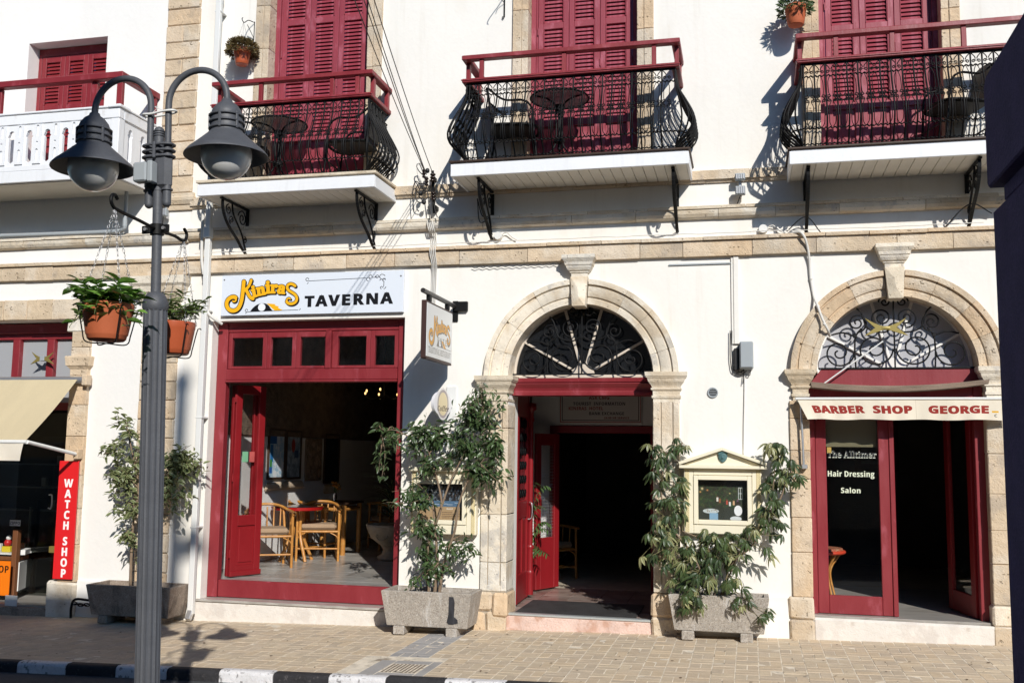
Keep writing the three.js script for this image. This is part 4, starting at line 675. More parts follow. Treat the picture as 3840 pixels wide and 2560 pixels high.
// hall
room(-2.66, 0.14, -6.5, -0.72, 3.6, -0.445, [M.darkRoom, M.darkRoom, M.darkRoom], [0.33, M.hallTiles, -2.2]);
put('floor_edge', new MB().box(-2.42, 0.05, -0.444, -0.94, 0.136, -0.062, 0.002).geo(), M.hallTiles[0], hotel);
{
  const z = -2.2, x0 = WX(2064, 1594, z), x1 = WX(2440, 1605, z), yt = WY(2250, 1596, z);
  put('partition_wall', new MB().box(-2.658, yt, z - 0.15, -0.722, 3.59, z, 0.003).geo(), M.roomWhite, hotel);
  put('partition_wall', new MB().box(x1 + 0.09, 0.14, z - 0.15, -0.722, yt - 0.001, z, 0.003).geo(), M.roomWhite, hotel);
  put('partition_wall', new MB().box(-2.658, 0.14, z - 0.15, x0 - 0.001, yt - 0.001, z, 0.003).geo(), M.roomWhite, hotel);
  put('door_frame', new MB().box(x0, yt - 0.09, z - 0.16, x1 + 0.089, yt - 0.002, z + 0.03, 0.006).box(x1, 0.14, z - 0.16, x1 + 0.089, yt - 0.092, z + 0.03, 0.006).box(x0, 0.14, z - 0.16, x0 + 0.06, yt - 0.092, z + 0.03, 0.006).geo(), M.redDeep, hotel, 'dark red frame of the inner hall door');
  // big outer leaf standing open along the left wall
  const leaf = put('door_leaf', new MB().box(0, 0.16, -0.03, 0.08, 2.42, 0.03, 0.005).box(0.60, 0.16, -0.03, 0.70, 2.42, 0.03, 0.005).box(0.08, 0.16, -0.026, 0.60, 0.46, 0.026, 0.005).box(0.08, 1.05, -0.026, 0.60, 1.24, 0.026, 0.005).box(0.08, 2.16, -0.026, 0.60, 2.42, 0.026, 0.005).box(0.32, 0.46, -0.026, 0.37, 1.05, 0.026, 0.005).geo(), M.redDeep, hotel, 'tall red hotel door leaf with an iron grille, standing open');
  leaf.position.set(-2.455, 0, -0.46); leaf.rotation.y = Math.PI / 2 + 0.04;
  put('panel', new MB().box(0.08, 0.46, -0.012, 0.32, 1.05, 0.010, 0.002).geo(), M.redDeep, leaf); put('panel', new MB().box(0.37, 0.46, -0.012, 0.60, 1.05, 0.010, 0.002).geo(), M.redDeep, leaf);
  put('glass', new MB().box(0.08, 1.24, -0.008, 0.60, 2.16, -0.004, 0.0005).geo(), M.darkGlass, leaf);
  const gr = new MB(); for (let i = 0; i < 4; i++) for (let j = 0; j < 6; j++) for (const s of [-1, 1]) gr.tube(spiral([0.145 + i * 0.13, 1.315 + j * 0.155], 0.05, 0.012, s > 0 ? 0 : Math.PI, 1.1, 12, 0.012, 1), 0.006, 14, 5); put('grille', gr.geo(), M.iron, leaf);
  put('half_column', new MB().lathe([[0.042, 0.18], [0.042, 0.40], [0.05, 0.405], [0.05, 0.44], [0.036, 0.45], [0.034, 0.68], [0.045, 0.69], [0.045, 0.72], [0.03, 0.73], [0.026, 2.12], [0.036, 2.13], [0.036, 2.16], [0.028, 2.17], [0.028, 2.24], [0.06, 2.26], [0.06, 2.33], [0, 2.34]], V(0.70, 0, 0.045), 18).geo(), M.redDeep, leaf);
  put('handle', new MB().tube([V(0.63, 1.02, 0.03), V(0.63, 1.03, 0.065), V(0.63, 1.2, 0.07), V(0.64, 1.21, 0.045)], 0.007, 18, 6).geo(), M.galv, leaf);
  // inner leaf with wired glass
  const l2 = put('door_leaf', new MB().box(0, 0.16, -0.022, 0.09, 2.0, 0.022, 0.005).box(0.36, 0.16, -0.022, 0.46, 2.0, 0.022, 0.005).box(0.09, 0.16, -0.02, 0.36, 0.76, 0.02, 0.004).box(0.09, 1.86, -0.02, 0.36, 2.0, 0.02, 0.004).geo(), M.redDeep, hotel, 'red inner door leaf with wired glass, standing ajar');
  l2.position.set(-2.49, 0, -1.66); l2.rotation.y = 1.13;
  put('glass', new MB().box(0.09, 0.76, -0.004, 0.36, 1.86, 0.0, 0.0005).geo(), M.glass, l2);
  const wr = new MB(); for (let i = 1; i < 9; i++) wr.cyl(V(0.09 + i * 0.03, 0.76, 0.004), V(0.09 + i * 0.03, 1.86, 0.004), 0.0015, 0.0015, 4); for (let j = 1; j < 30; j++) wr.cyl(V(0.09, 0.76 + j * 0.037, 0.004), V(0.36, 0.76 + j * 0.037, 0.004), 0.0015, 0.0015, 4); put('wire_mesh', wr.geo(), M.galv, l2);
  put('lock', new MB().box(0.015, 1.12, 0.022, 0.075, 1.22, 0.045, 0.006).cyl(V(0.045, 0.78, 0.04), V(0.045, 1.08, 0.04), 0.01).geo(), M.redDeep, l2);
  // moulded red lintel under the fanlight
  const m = OPEN.mid, zl = -0.19, ly = WY(2150, 1482, zl);
  put('lintel', new MB().add(mould(m.x0 + 0.03, m.x1 - 0.03, 0, zl, [[ly, 0.034], [ly + 0.03, 0.038], [ly + 0.033, 0.012], [ly + 0.05, 0.012], [ly + 0.075, 0.022], [ly + 0.10, 0.042], [ly + 0.118, 0.056], [ly + 0.122, 0.03], [ly + 0.135, 0.03], [ly + 0.138, 0.044], [ly + 0.165, 0.05], [ly + 0.18, 0.052]], -0.4)).geo(), M.red, hotel);
}
// arched fanlights with wrought iron
function fanlight(cx, cy, r, z, zi, paneMat, barMat, label, fish) {
  const sh = new THREE.Shape(); sh.absarc(cx, cy, r, 0, Math.PI, false); sh.closePath();
  const hub = put('fanlight', new MB().ext((() => { const s = new THREE.Shape(); s.absarc(cx, cy, r, 0, Math.PI, false); s.lineTo(cx - r + 0.02, cy); const q = s; const h = new THREE.Path(); h.absarc(cx, cy, r - 0.025, 0.03, Math.PI - 0.03, false); h.closePath(); q.holes.push(h); return q; })(), 0.03, T(0, 0, z - 0.015), 0, 32).geo(), barMat, hotel, label);
  put('pane', new MB().ext(sh, 0.004, T(0, 0, z - 0.012), 0, 32).geo(), paneMat, hub);
  const d = (a, q, zz) => V(cx + q * Math.cos(a), cy + q * Math.sin(a), zz);
  for (const a of [0.52, 1.05, 1.3, 1.84, 2.09, 2.62].filter((_, i) => i !== 1 && i !== 4)) put('glazing_bar', new MB().bar(d(a, 0.1, z + 0.008), d(a, r - 0.02, z + 0.008), 0.028, 0.024, 0.004).geo(), barMat, hub);
  const hs = new THREE.Shape(); hs.absarc(cx, cy, 0.12, 0, Math.PI, false); hs.closePath(); put('hub', new MB().ext(hs, 0.022, T(0, 0, z), 0.003, 10).geo(), barMat, hub);
  put('sill_bar', new MB().box(cx - r + 0.01, cy - 0.03, z - 0.02, cx + r - 0.01, cy - 0.001, z + 0.03, 0.004).geo(), barMat, hub);
  // iron grille
  const w = 0.0085, gr = put('grille', new MB().bar(V(cx - r + 0.01, cy + 0.012, zi), V(cx + r - 0.01, cy + 0.012, zi), 0.012, 0.016, 0.002).cyl(V(cx, cy + 0.02, zi), V(cx, cy + r - 0.03, zi), 0.008).geo(), M.iron, hub);
  const scr = (c, r0, a, turns, dir, th = w) => put('scroll', new MB().tube(spiral(c, r0, r0 * 0.12, a, turns, 40, zi, dir), th, 60, 5).geo(), M.iron, gr);
  for (const s of [-1, 1]) {
    scr([cx + s * 0.185, cy + 0.20], 0.172, s > 0 ? Math.PI : 0, 1.75, s > 0 ? 1 : -1);
    scr([cx + s * 0.515, cy + 0.165], 0.145, s > 0 ? Math.PI : 0, 1.7, s > 0 ? 1 : -1);
    scr([cx + s * 0.11, cy + 0.50], 0.10, -Math.PI / 2, 1.9, s);
    scr([cx + s * 0.34, cy + 0.455], 0.095, -Math.PI / 2, 1.9, -s);
    scr([cx + s * 0.08, cy + 0.655], 0.055, s > 0 ? 0 : Math.PI, 1.6, s);
    put('scroll', new MB().tube([V(cx + s * 0.02, cy + 0.40, zi), V(cx + s * 0.09, cy + 0.36, zi), V(cx + s * 0.24, cy + 0.40, zi), V(cx + s * 0.30, cy + 0.56, zi), V(cx + s * 0.34, cy + r * 0.83, zi)], w, 24, 5).geo(), M.iron, gr);
    put('scroll', new MB().tube([V(cx + s * 0.36, cy + 0.02, zi), V(cx + s * 0.365, cy + 0.2, zi), V(cx + s * 0.35, cy + 0.33, zi), V(cx + s * 0.30, cy + 0.40, zi)], w, 20, 5).geo(), M.iron, gr);
    put('scroll', new MB().tube([V(cx + s * 0.36, cy + 0.32, zi), V(cx + s * 0.47, cy + 0.36, zi), V(cx + s * 0.58, cy + 0.34, zi)], w, 16, 5).geo(), M.iron, gr);
  }
  for (const [x, y] of [[0, 0.40], [0.36, 0.33], [-0.36, 0.33]]) put('collar', new MB().box(cx + x - 0.018, cy + y - 0.02, zi - 0.014, cx + x + 0.018, cy + y + 0.02, zi + 0.014, 0.004).geo(), M.iron, gr);
  return hub;
}
fanlight(OPEN.mid.cx, WY(2150, 1410, -0.21), 0.745, -0.21, -0.10, M.darkGlass, flat('cream glazing bars', [0.62, 0.54, 0.45], 0.6), 'dark arched fanlight with iron scrolls above the hotel door');
fanlight(OPEN.bar.cx, 2.605, 0.72, -0.22, -0.07, tinted(M.frost, [0.52, 0.52, 0.55]), M.plasterWhite, 'pale arched fanlight with iron scrolls above the barber shop');
// ---------- barber shop door ----------
{
  const z = -0.13, y0 = 0.275, f = new MB();
  f.box(0.568, y0, z - 0.06, 0.622, 2.46, z + 0.04, 0.005).box(2.06, y0, z - 0.06, 2.148, 2.46, z + 0.04, 0.005).box(0.624, 2.32, z - 0.06, 2.058, 2.46, z + 0.04, 0.005);
  const fr = f.to('door_frame', M.red, hotel, 'red frame of the barber shop door');
  const leaf = put('door_leaf', new MB().box(0.625, y0 + 0.005, z - 0.02, 0.725, 2.315, z + 0.022, 0.005).box(1.205, y0 + 0.005, z - 0.02, 1.30, 2.315, z + 0.022, 0.005).box(0.726, y0 + 0.005, z - 0.018, 1.204, 0.452, z + 0.02, 0.004).box(0.726, 2.22, z - 0.018, 1.204, 2.315, z + 0.02, 0.004).geo(), M.red, hotel, 'closed red glazed leaf of the barber shop door');
  put('glass', new MB().box(0.722, 0.448, z - 0.002, 1.208, 2.224, z + 0.002, 0.0005).geo(), M.glass, leaf);
  put('door_stop', new MB().box(1.302, y0 + 0.005, z - 0.05, 1.345, 2.315, z + 0.035, 0.004).geo(), M.red, leaf);
  put('blind', new MB().box(0.73, 1.86, z - 0.06, 1.20, 2.24, z - 0.055, 0.001).geo(), flat('olive roller blind', [0.16, 0.145, 0.085], 0.9), leaf);
  const txt = (draw, w, h) => canvasMat('window lettering', w, h, draw, 0.5, { transparent: true, alphaTest: 0.35, side: THREE.DoubleSide });
  const lett = (name, x0, y0, x1, y1, w, h, font, text, dark) => {
    const m = txt((c) => { c.clearRect(0, 0, w, h); c.font = font; c.textAlign = 'center'; c.textBaseline = 'middle'; c.lineJoin = 'round'; const mx = (w - 20) / c.measureText(text).width; c.translate(w / 2, h / 2); c.scale(Math.min(1, mx), 1); c.fillStyle = dark ? '#d9dccb' : '#d7dcc4'; c.fillText(text, 0, 4); if (dark) { c.fillStyle = '#24262a'; c.fillText(text, -2, -4); } }, w, h);
    const g = new THREE.PlaneGeometry(x1 - x0, y1 - y0); const q = put(name, g, m, leaf); q.position.set((x0 + x1) / 2, (y0 + y1) / 2, z + 0.0035);
  };
  const bx = (a, b, c, d) => { const p = W(a, b, z), q = W(c, d, z); return [p.x, q.y, q.x, p.y]; };
  lett('lettering', ...bx(3098, 1682, 3292, 1726), 512, 120, 'bold 92px serif', 'The Alltimer', true);
  lett('lettering', ...bx(3098, 1752, 3284, 1798), 512, 128, 'bold 88px sans-serif', 'Hair Dressing', false);
  lett('lettering', ...bx(3148, 1818, 3234, 1856), 256, 116, 'bold 88px sans-serif', 'Salon', false);
  put('sticker', new MB().box(WX(3101, 1665, z), 1.80, z + 0.003, WX(3117, 1665, z), 1.855, z + 0.005, 0.0005).geo(), flat('yellow sticker', [0.42, 0.28, 0.06], 0.5), leaf);
  const l2 = put('door_leaf', new MB().box(0, y0 + 0.008, -0.02, 0.10, 2.31, 0.02, 0.005).box(0.56, y0 + 0.008, -0.02, 0.66, 2.31, 0.02, 0.005).box(0.101, y0 + 0.008, -0.018, 0.559, 0.48, 0.018, 0.004).box(0.101, 2.2, -0.018, 0.559, 2.31, 0.018, 0.004).geo(), M.redDeep, hotel, 'barber shop door leaf opened inwards on the right');
  l2.position.set(2.055, 0, -0.19); l2.rotation.y = Math.PI / 2 + 0.18;
  put('glass', new MB().box(0.101, 0.48, -0.002, 0.559, 2.2, 0.002, 0.0005).geo(), M.glass, l2);
  // warped red board with a bare timber lip above the awning
  const cx = OPEN.bar.cx, bd = put('head_board', (() => { const s = new THREE.Shape(); s.moveTo(cx - 0.67, 2.62); s.lineTo(cx + 0.70, 2.62); s.lineTo(cx + 0.78, 2.462); s.quadraticCurveTo(cx, 2.395, cx - 0.80, 2.455); s.closePath(); return new MB().ext(s, 0.035, new THREE.Matrix4().makeRotationX(0.0).setPosition(0, 0, -0.115), 0.003, 20).geo(); })(), tinted(M.red, [1, 1, 1]), hotel, 'faded red board under the barber fanlight');
  const ls = new THREE.Shape(); ls.moveTo(cx - 0.79, 2.475); ls.quadraticCurveTo(cx, 2.385, cx + 0.80, 2.492); ls.lineTo(cx + 0.79, 2.455); ls.quadraticCurveTo(cx, 2.335, cx - 0.78, 2.43); ls.closePath(); put('timber_lip', new MB().ext(ls, 0.15, T(0, 0, -0.10), 0.006, 24).geo(), M.weathered, bd);
}
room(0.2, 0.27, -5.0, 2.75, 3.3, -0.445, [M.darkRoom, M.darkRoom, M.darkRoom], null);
put('floor_edge', new MB().box(0.57, 0.15, -2.4, 2.6, 0.2685, -0.30, 0.002).geo(), M.marbles[2], hotel);
// ---------- watch shop interior ----------
{
  const sp = (n, m, b, l) => put(n, b.geo(), m, left, l);
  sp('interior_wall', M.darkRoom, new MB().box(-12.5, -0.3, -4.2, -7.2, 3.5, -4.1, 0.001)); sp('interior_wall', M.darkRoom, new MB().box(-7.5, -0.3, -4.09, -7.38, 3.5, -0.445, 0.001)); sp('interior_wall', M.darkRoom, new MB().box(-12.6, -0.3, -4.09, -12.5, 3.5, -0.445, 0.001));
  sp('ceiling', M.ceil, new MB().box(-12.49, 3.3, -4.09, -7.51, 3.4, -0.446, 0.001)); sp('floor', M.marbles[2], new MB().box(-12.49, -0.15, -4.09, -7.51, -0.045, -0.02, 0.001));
}

// ---------- signs ----------
function scrollLogo(c, x, y, s, gold, dark) { // the taverna's lettered logo: a swash K, bouncing letters and a winged moon
  c.save(); c.translate(x, y); c.scale(s, s); c.lineCap = 'round'; c.lineJoin = 'round';
  const pass = (st, fl, ox, oy, lw) => {
    c.save(); c.translate(ox, oy); c.strokeStyle = st; c.fillStyle = fl; 
    const stroke = (w, f) => { c.lineWidth = w + lw; c.beginPath(); f(); c.stroke(); };
    stroke(20, () => { c.moveTo(96, 22); c.bezierCurveTo(92, 90, 92, 120, 78, 150); c.bezierCurveTo(60, 186, 12, 176, 6, 140); c.bezierCurveTo(2, 108, 38, 92, 54, 104); });
    stroke(9, () => { c.moveTo(54, 104); c.bezierCurveTo(64, 118, 50, 130, 40, 122); });
    stroke(15, () => { c.moveTo(136, 16); c.bezierCurveTo(130, 40, 122, 52, 104, 68); });
    stroke(17, () => { c.moveTo(108, 62); c.bezierCurveTo(124, 84, 128, 108, 150, 112); });
    c.font = 'bold 76px serif'; c.textAlign = 'left'; c.textBaseline = 'alphabetic';
    for (const [t, px, py, a, k] of [['i', 146, 106, -0.22, 1], ['n', 170, 98, -0.16, 1], ['i', 218, 86, -0.08, 1.05], ['r', 242, 84, 0.02, 1], ['a', 278, 86, 0.10, 1]]) { c.save(); c.translate(px, py); c.rotate(a); c.scale(k, k); c.lineWidth = 7 + lw; c.strokeText(t, 0, 0); c.fillText(t, 0, 0); c.restore(); }
    stroke(14, () => { c.moveTo(376, 52); c.bezierCurveTo(352, 30, 326, 44, 336, 66); c.bezierCurveTo(344, 84, 386, 88, 388, 118); c.bezierCurveTo(388, 146, 346, 152, 334, 132); });
    stroke(8, () => { c.moveTo(334, 132); c.bezierCurveTo(330, 116, 346, 110, 352, 118); });
    c.restore();
  };
  pass(dark, dark, 5, 6, 5); pass(dark, dark, 0, 0, 6); pass(gold, gold, 0, 0, 0);
  c.fillStyle = dark; c.beginPath(); c.moveTo(138, 178); c.lineTo(262, 178); c.bezierCurveTo(240, 160, 246, 150, 222, 140); c.bezierCurveTo(196, 132, 160, 142, 138, 178); c.fill();
  c.fillStyle = '#e9edf3'; c.beginPath(); c.arc(200, 158, 20, 0, 7); c.fill();
  c.fillStyle = gold; c.beginPath(); c.moveTo(226, 138); c.lineTo(276, 144); c.lineTo(270, 150); c.lineTo(294, 156); c.lineTo(288, 162); c.lineTo(318, 178); c.lineTo(272, 178); c.closePath(); c.fill();
  c.restore();
}
const curl = (c, x, y, r, d) => { c.beginPath(); c.arc(x, y, r, Math.PI * 0.5, Math.PI * 1.9 * 0.8 + Math.PI * 0.5, d < 0); c.stroke(); };
{
  const a = W(832.6, 1034, 0.045), b = W(1511, 1170, 0.045), w = b.x - a.x, h = a.y - b.y, s = thing('taverna_sign', 'long white sign board with golden script and black capitals above the taverna door', 'sign', V(0, 0, 0));
  put('board', new MB().box(a.x, b.y, 0.004, b.x, a.y, 0.042, 0.003).geo(), flat('white sign panel', [0.68, 0.71, 0.76], 0.35), s);
  const m = canvasMat('taverna sign print', 2048, 440, (c, cw, ch) => {
    c.fillStyle = '#dbe1ea'; c.fillRect(0, 0, cw, ch);
    scrollLogo(c, 52, 22, 2.12, '#f2b21c', '#16171b');
    c.strokeStyle = '#1b1d22'; c.lineWidth = 6; c.lineCap = 'round';
    c.beginPath(); c.moveTo(985, 84); c.lineTo(1640, 70); c.stroke(); curl(c, 985, 66, 16, 1); curl(c, 985, 100, 12, -1); curl(c, 1664, 84, 18, 1);
    for (const [x, y, r, d] of [[1690, 58, 18, 1], [1730, 50, 16, -1], [1764, 58, 15, 1], [1790, 84, 15, -1], [1838, 96, 16, 1], [1838, 168, 22, -1], [1812, 178, 12, 1]]) curl(c, x, y, r, d);
    c.beginPath(); c.moveTo(1700, 66); c.lineTo(1790, 66); c.moveTo(1838, 110); c.lineTo(1836, 170); c.stroke(); c.beginPath(); c.ellipse(1822, 64, 34, 26, 0.5, 0, 5.2); c.stroke();
    c.beginPath(); c.moveTo(300, 404); c.lineTo(892, 394); c.stroke(); curl(c, 300, 388, 14, 1); curl(c, 290, 410, 10, -1); curl(c, 905, 380, 14, -1);
    c.fillStyle = '#17181c'; c.font = 'bold 168px sans-serif'; c.textBaseline = 'alphabetic'; const t = 'TAVERNA', ws = [...t].map((q) => c.measureText(q).width), gap = 16, tot = ws.reduce((x, y) => x + y) + gap * 6; let x = 966; const k = 968 / tot;
    [...t].forEach((q, i) => { c.save(); c.translate(x, 362 - i * 2.4); c.scale(k, 0.93); c.fillText(q, 0, 0); c.lineWidth = 11; c.strokeStyle = '#17181c'; c.strokeText(q, 0, 0); c.restore(); x += (ws[i] + gap) * k; });
    c.fillStyle = '#555'; for (const [x, y] of [[26, 44], [2020, 60]]) { c.beginPath(); c.arc(x, y, 9, 0, 7); c.fill(); }
  }, 0.35);
  const p = put('print', new THREE.PlaneGeometry(w - 0.008, h - 0.008), m, s); p.position.set((a.x + b.x) / 2, (a.y + b.y) / 2, 0.0455);
}
{ // hanging hotel sign, square to the wall
  const X = -3.02, zi = 0.17, zo = 0.96, y0 = 2.55, y1 = 3.34, s = thing('hanging_sign', 'white hanging sign with brown edge and golden script, square to the wall', 'sign', V(0, 0, 0));
  const zT = (sx, sy) => { const d = V((sx - 1920) / 3709.5, -(sy - 1280) / 3709.5, -1).applyQuaternion(camera.quaternion), t = (X + 0.02) / d.x; return [DIST + d.z * t, EYE + d.y * t]; };
  const [za, ya] = zT(1693, 1361), [zb, yb] = zT(1599, 1338), [zc, yc] = zT(1598, 1132), [zd, yd] = zT(1693, 1172);
  const Z0 = Math.min(za, zd), Z1 = zb, Y0 = (ya + yb) / 2, Y1 = (yc + yd) / 2;
  put('box', new MB().box(X - 0.02, Y0, Z0, X + 0.02, Y1, Z1, 0.004).geo(), flat('white sign panel', [0.70, 0.71, 0.70], 0.4), s);
  put('edge', new MB().box(X - 0.035, Y0 - 0.015, Z1 + 0.001, X + 0.015, Y1 + 0.02, Z1 + 0.02, 0.003).box(X - 0.035, Y0 - 0.02, Z0, X + 0.02, Y0 - 0.001, Z1, 0.003).box(X - 0.035, Y1 + 0.001, Z0, X + 0.02, Y1 + 0.015, Z1, 0.003).geo(), flat('brown edge paint', [0.05, 0.022, 0.018], 0.5), s);
  const ar = (Z1 - Z0) / (Y1 - Y0), m = canvasMat('hotel sign print', 700, Math.round(700 / ar), (c, w, h) => {
    c.fillStyle = '#dfe0df'; c.fillRect(0, 0, w, h); scrollLogo(c, 45, h * 0.15, 1.52, '#d79a2b', '#77736c'); c.fillStyle = '#77756f'; c.textAlign = 'center'; c.font = 'bold 74px serif'; c.save(); c.translate(w * 0.64, h * 0.70); [...'HOTEL'].forEach((q, i) => c.fillText(q, (i - 2) * 74, 0)); c.restore();
    c.strokeStyle = '#77756f'; c.lineWidth = 5; c.beginPath(); c.moveTo(w * 0.42, h * 0.755); c.lineTo(w * 0.94, h * 0.765); c.stroke(); curl(c, w * 0.41, h * 0.74, 12, 1); curl(c, w * 0.41, h * 0.77, 10, -1); curl(c, w * 0.95, h * 0.745, 12, -1);
    c.font = 'bold 66px serif'; c.save(); c.translate(w / 2, h * 0.925); c.scale((w - 70) / c.measureText('TRADITIONAL RESTAURANT').width, 1.1); c.fillText('TRADITIONAL RESTAURANT', 0, 0); c.restore();
  }, 0.4);
  const p = put('print', new THREE.PlaneGeometry(Z1 - Z0 - 0.01, Y1 - Y0 - 0.01), m, s); p.rotation.y = Math.PI / 2; p.position.set(X + 0.0225, (Y0 + Y1) / 2, (Z0 + Z1) / 2);
  const by = Y1 + 0.10; put('pole', new MB().cyl(V(X, by, 0.06), V(X, by, Z1 + 0.09), 0.024, 0.024, 14).geo(), flat('dark pole paint', [0.03, 0.028, 0.028], 0.35), s);
  put('wall_plate', new MB().box(X - 0.03, by - 0.16, 0, X + 0.03, by + 0.06, 0.02).box(X + 0.0, by - 0.05, 0.005, X + 0.14, by + 0.05, 0.05).geo(), M.iron, s);
  for (const z of [Z0 + 0.12, Z1 - 0.10]) put('clamp', new MB().box(X - 0.02, Y1 + 0.015, z - 0.03, X + 0.02, by - 0.01, z + 0.03, 0.006).geo(), M.iron, s);
}
{ // oval coffee sign
  const s = thing('oval_sign', 'small oval coffee sign sticking out from the wall above the ficus', 'sign', V(WX(1660, 1515, 0.18), WY(1660, 1515, 0.18), 0.22));
  const m = canvasMat('oval sign print', 256, 340, (c, w, h) => { c.fillStyle = '#d9d6d2'; c.fillRect(0, 0, w, h); c.fillStyle = '#a49a9a'; c.beginPath(); c.ellipse(w / 2, h / 2, w * 0.44, h * 0.44, 0, 0, 7); c.fill(); c.fillStyle = '#d8c9a4'; c.beginPath(); c.ellipse(w / 2, h / 2, w * 0.36, h * 0.36, 0, 0, 7); c.fill(); c.fillStyle = '#3f332c'; c.font = 'italic bold 74px serif'; c.textAlign = 'center'; c.fillText('Coffee', w / 2, h * 0.72); }, 0.4);
  put('rim', new MB().add(new THREE.CylinderGeometry(0.13, 0.13, 0.035, 40).scale(1, 1, 1.36).rotateZ(Math.PI / 2)).geo(), flat('white rim', [0.72, 0.71, 0.73], 0.4), s);
  const f = put('print', new THREE.CircleGeometry(0.122, 40), m, s); f.scale.y = 1.36; f.rotation.y = Math.PI / 2; f.position.x = 0.0185;
  put('bracket', new MB().box(-0.012, -0.03, -0.20, 0.012, 0.03, -0.13, 0.003).geo(), M.plasticWhite, s); s.rotation.y = -0.25;
}
put('wall_patch', new MB().box(WX(1677, 1450), WY(1677, 1580), 0, WX(1713, 1450), WY(1677, 1449), 0.02, 0.003).geo(), M.plasticWhite, hotel, 'white cover plate beside the oval sign');
{ // red watch shop board
  const p = [W(236, 1727, 0.09), W(304, 1727, 0.09), W(265, 2172, 0.09)], x0 = -7.69, x1 = -7.44, y1 = p[0].y, y0 = p[2].y, s = thing('shop_board', 'tall narrow red board with white capitals on the watch shop jamb', 'sign', V(0, 0, 0));
  put('board', new MB().box(x0, y0, 0.078, x1, y1, 0.094, 0.002).geo(), flat('red board', [0.66, 0.022, 0.022], 0.35), s);
  const m = canvasMat('red board print', 188, 1000, (c, w, h) => { c.fillStyle = '#dc2529'; c.fillRect(0, 0, w, h); c.fillStyle = '#f4f0f0'; c.strokeStyle = '#f4f0f0'; c.lineWidth = 4; c.font = 'bold 94px sans-serif'; c.textAlign = 'center'; [...'WATCH'].forEach((q, i) => { c.fillText(q, w / 2 + 8, 222 + i * 90); c.strokeText(q, w / 2 + 8, 222 + i * 90); }); [...'SHOP'].forEach((q, i) => { c.fillText(q, w / 2 + 8, 714 + i * 90); c.strokeText(q, w / 2 + 8, 714 + i * 90); }); }, 0.35);
  const f = put('print', new THREE.PlaneGeometry(x1 - x0 - 0.004, y1 - y0 - 0.004), m, s); f.position.set((x0 + x1) / 2, (y0 + y1) / 2, 0.0965);
}
{ // hand lettered board in the hall
  const z = -2.17, a = W(2098, 1440, z), b = W(2407, 1588, z), s = thing('hall_sign', 'hand lettered white information board over the inner hall door', 'sign', V(0, 0, 0));
  put('board', new MB().box(a.x, b.y, z - 0.02, b.x, a.y, z - 0.002, 0.003).geo(), M.roomWhite, s);
  const m = canvasMat('hall sign print', 1024, 490, (c, w, h) => {
    c.fillStyle = '#cfcbc6'; c.fillRect(0, 0, w, h); c.lineWidth = 8; c.strokeStyle = '#a01818'; c.strokeRect(12, 12, w - 24, h - 24); c.strokeStyle = '#222'; c.strokeRect(34, 34, w - 68, h - 68);
    const t = (s, x, y, f, sz) => { c.fillStyle = f; c.font = 'bold ' + sz + 'px sans-serif'; c.fillText(s, x, y); };
    t('ASK CMG', 370, 190, '#8c1a1a', 60); t('TOURIST  INFORMATION', 170, 265, '#1c2430', 56); t('KINIRAS  HOTEL', 110, 325, '#8c1a1a', 58); t('BANK EXCHANGE', 370, 388, '#1c2430', 54); t('24:00 HR SERVICE', 560, 438, '#7a2525', 38);
  }, 0.7);
  const f = put('print', new THREE.PlaneGeometry(b.x - a.x - 0.01, a.y - b.y - 0.01), m, s); f.position.set((a.x + b.x) / 2, (a.y + b.y) / 2, z + 0.001);
}
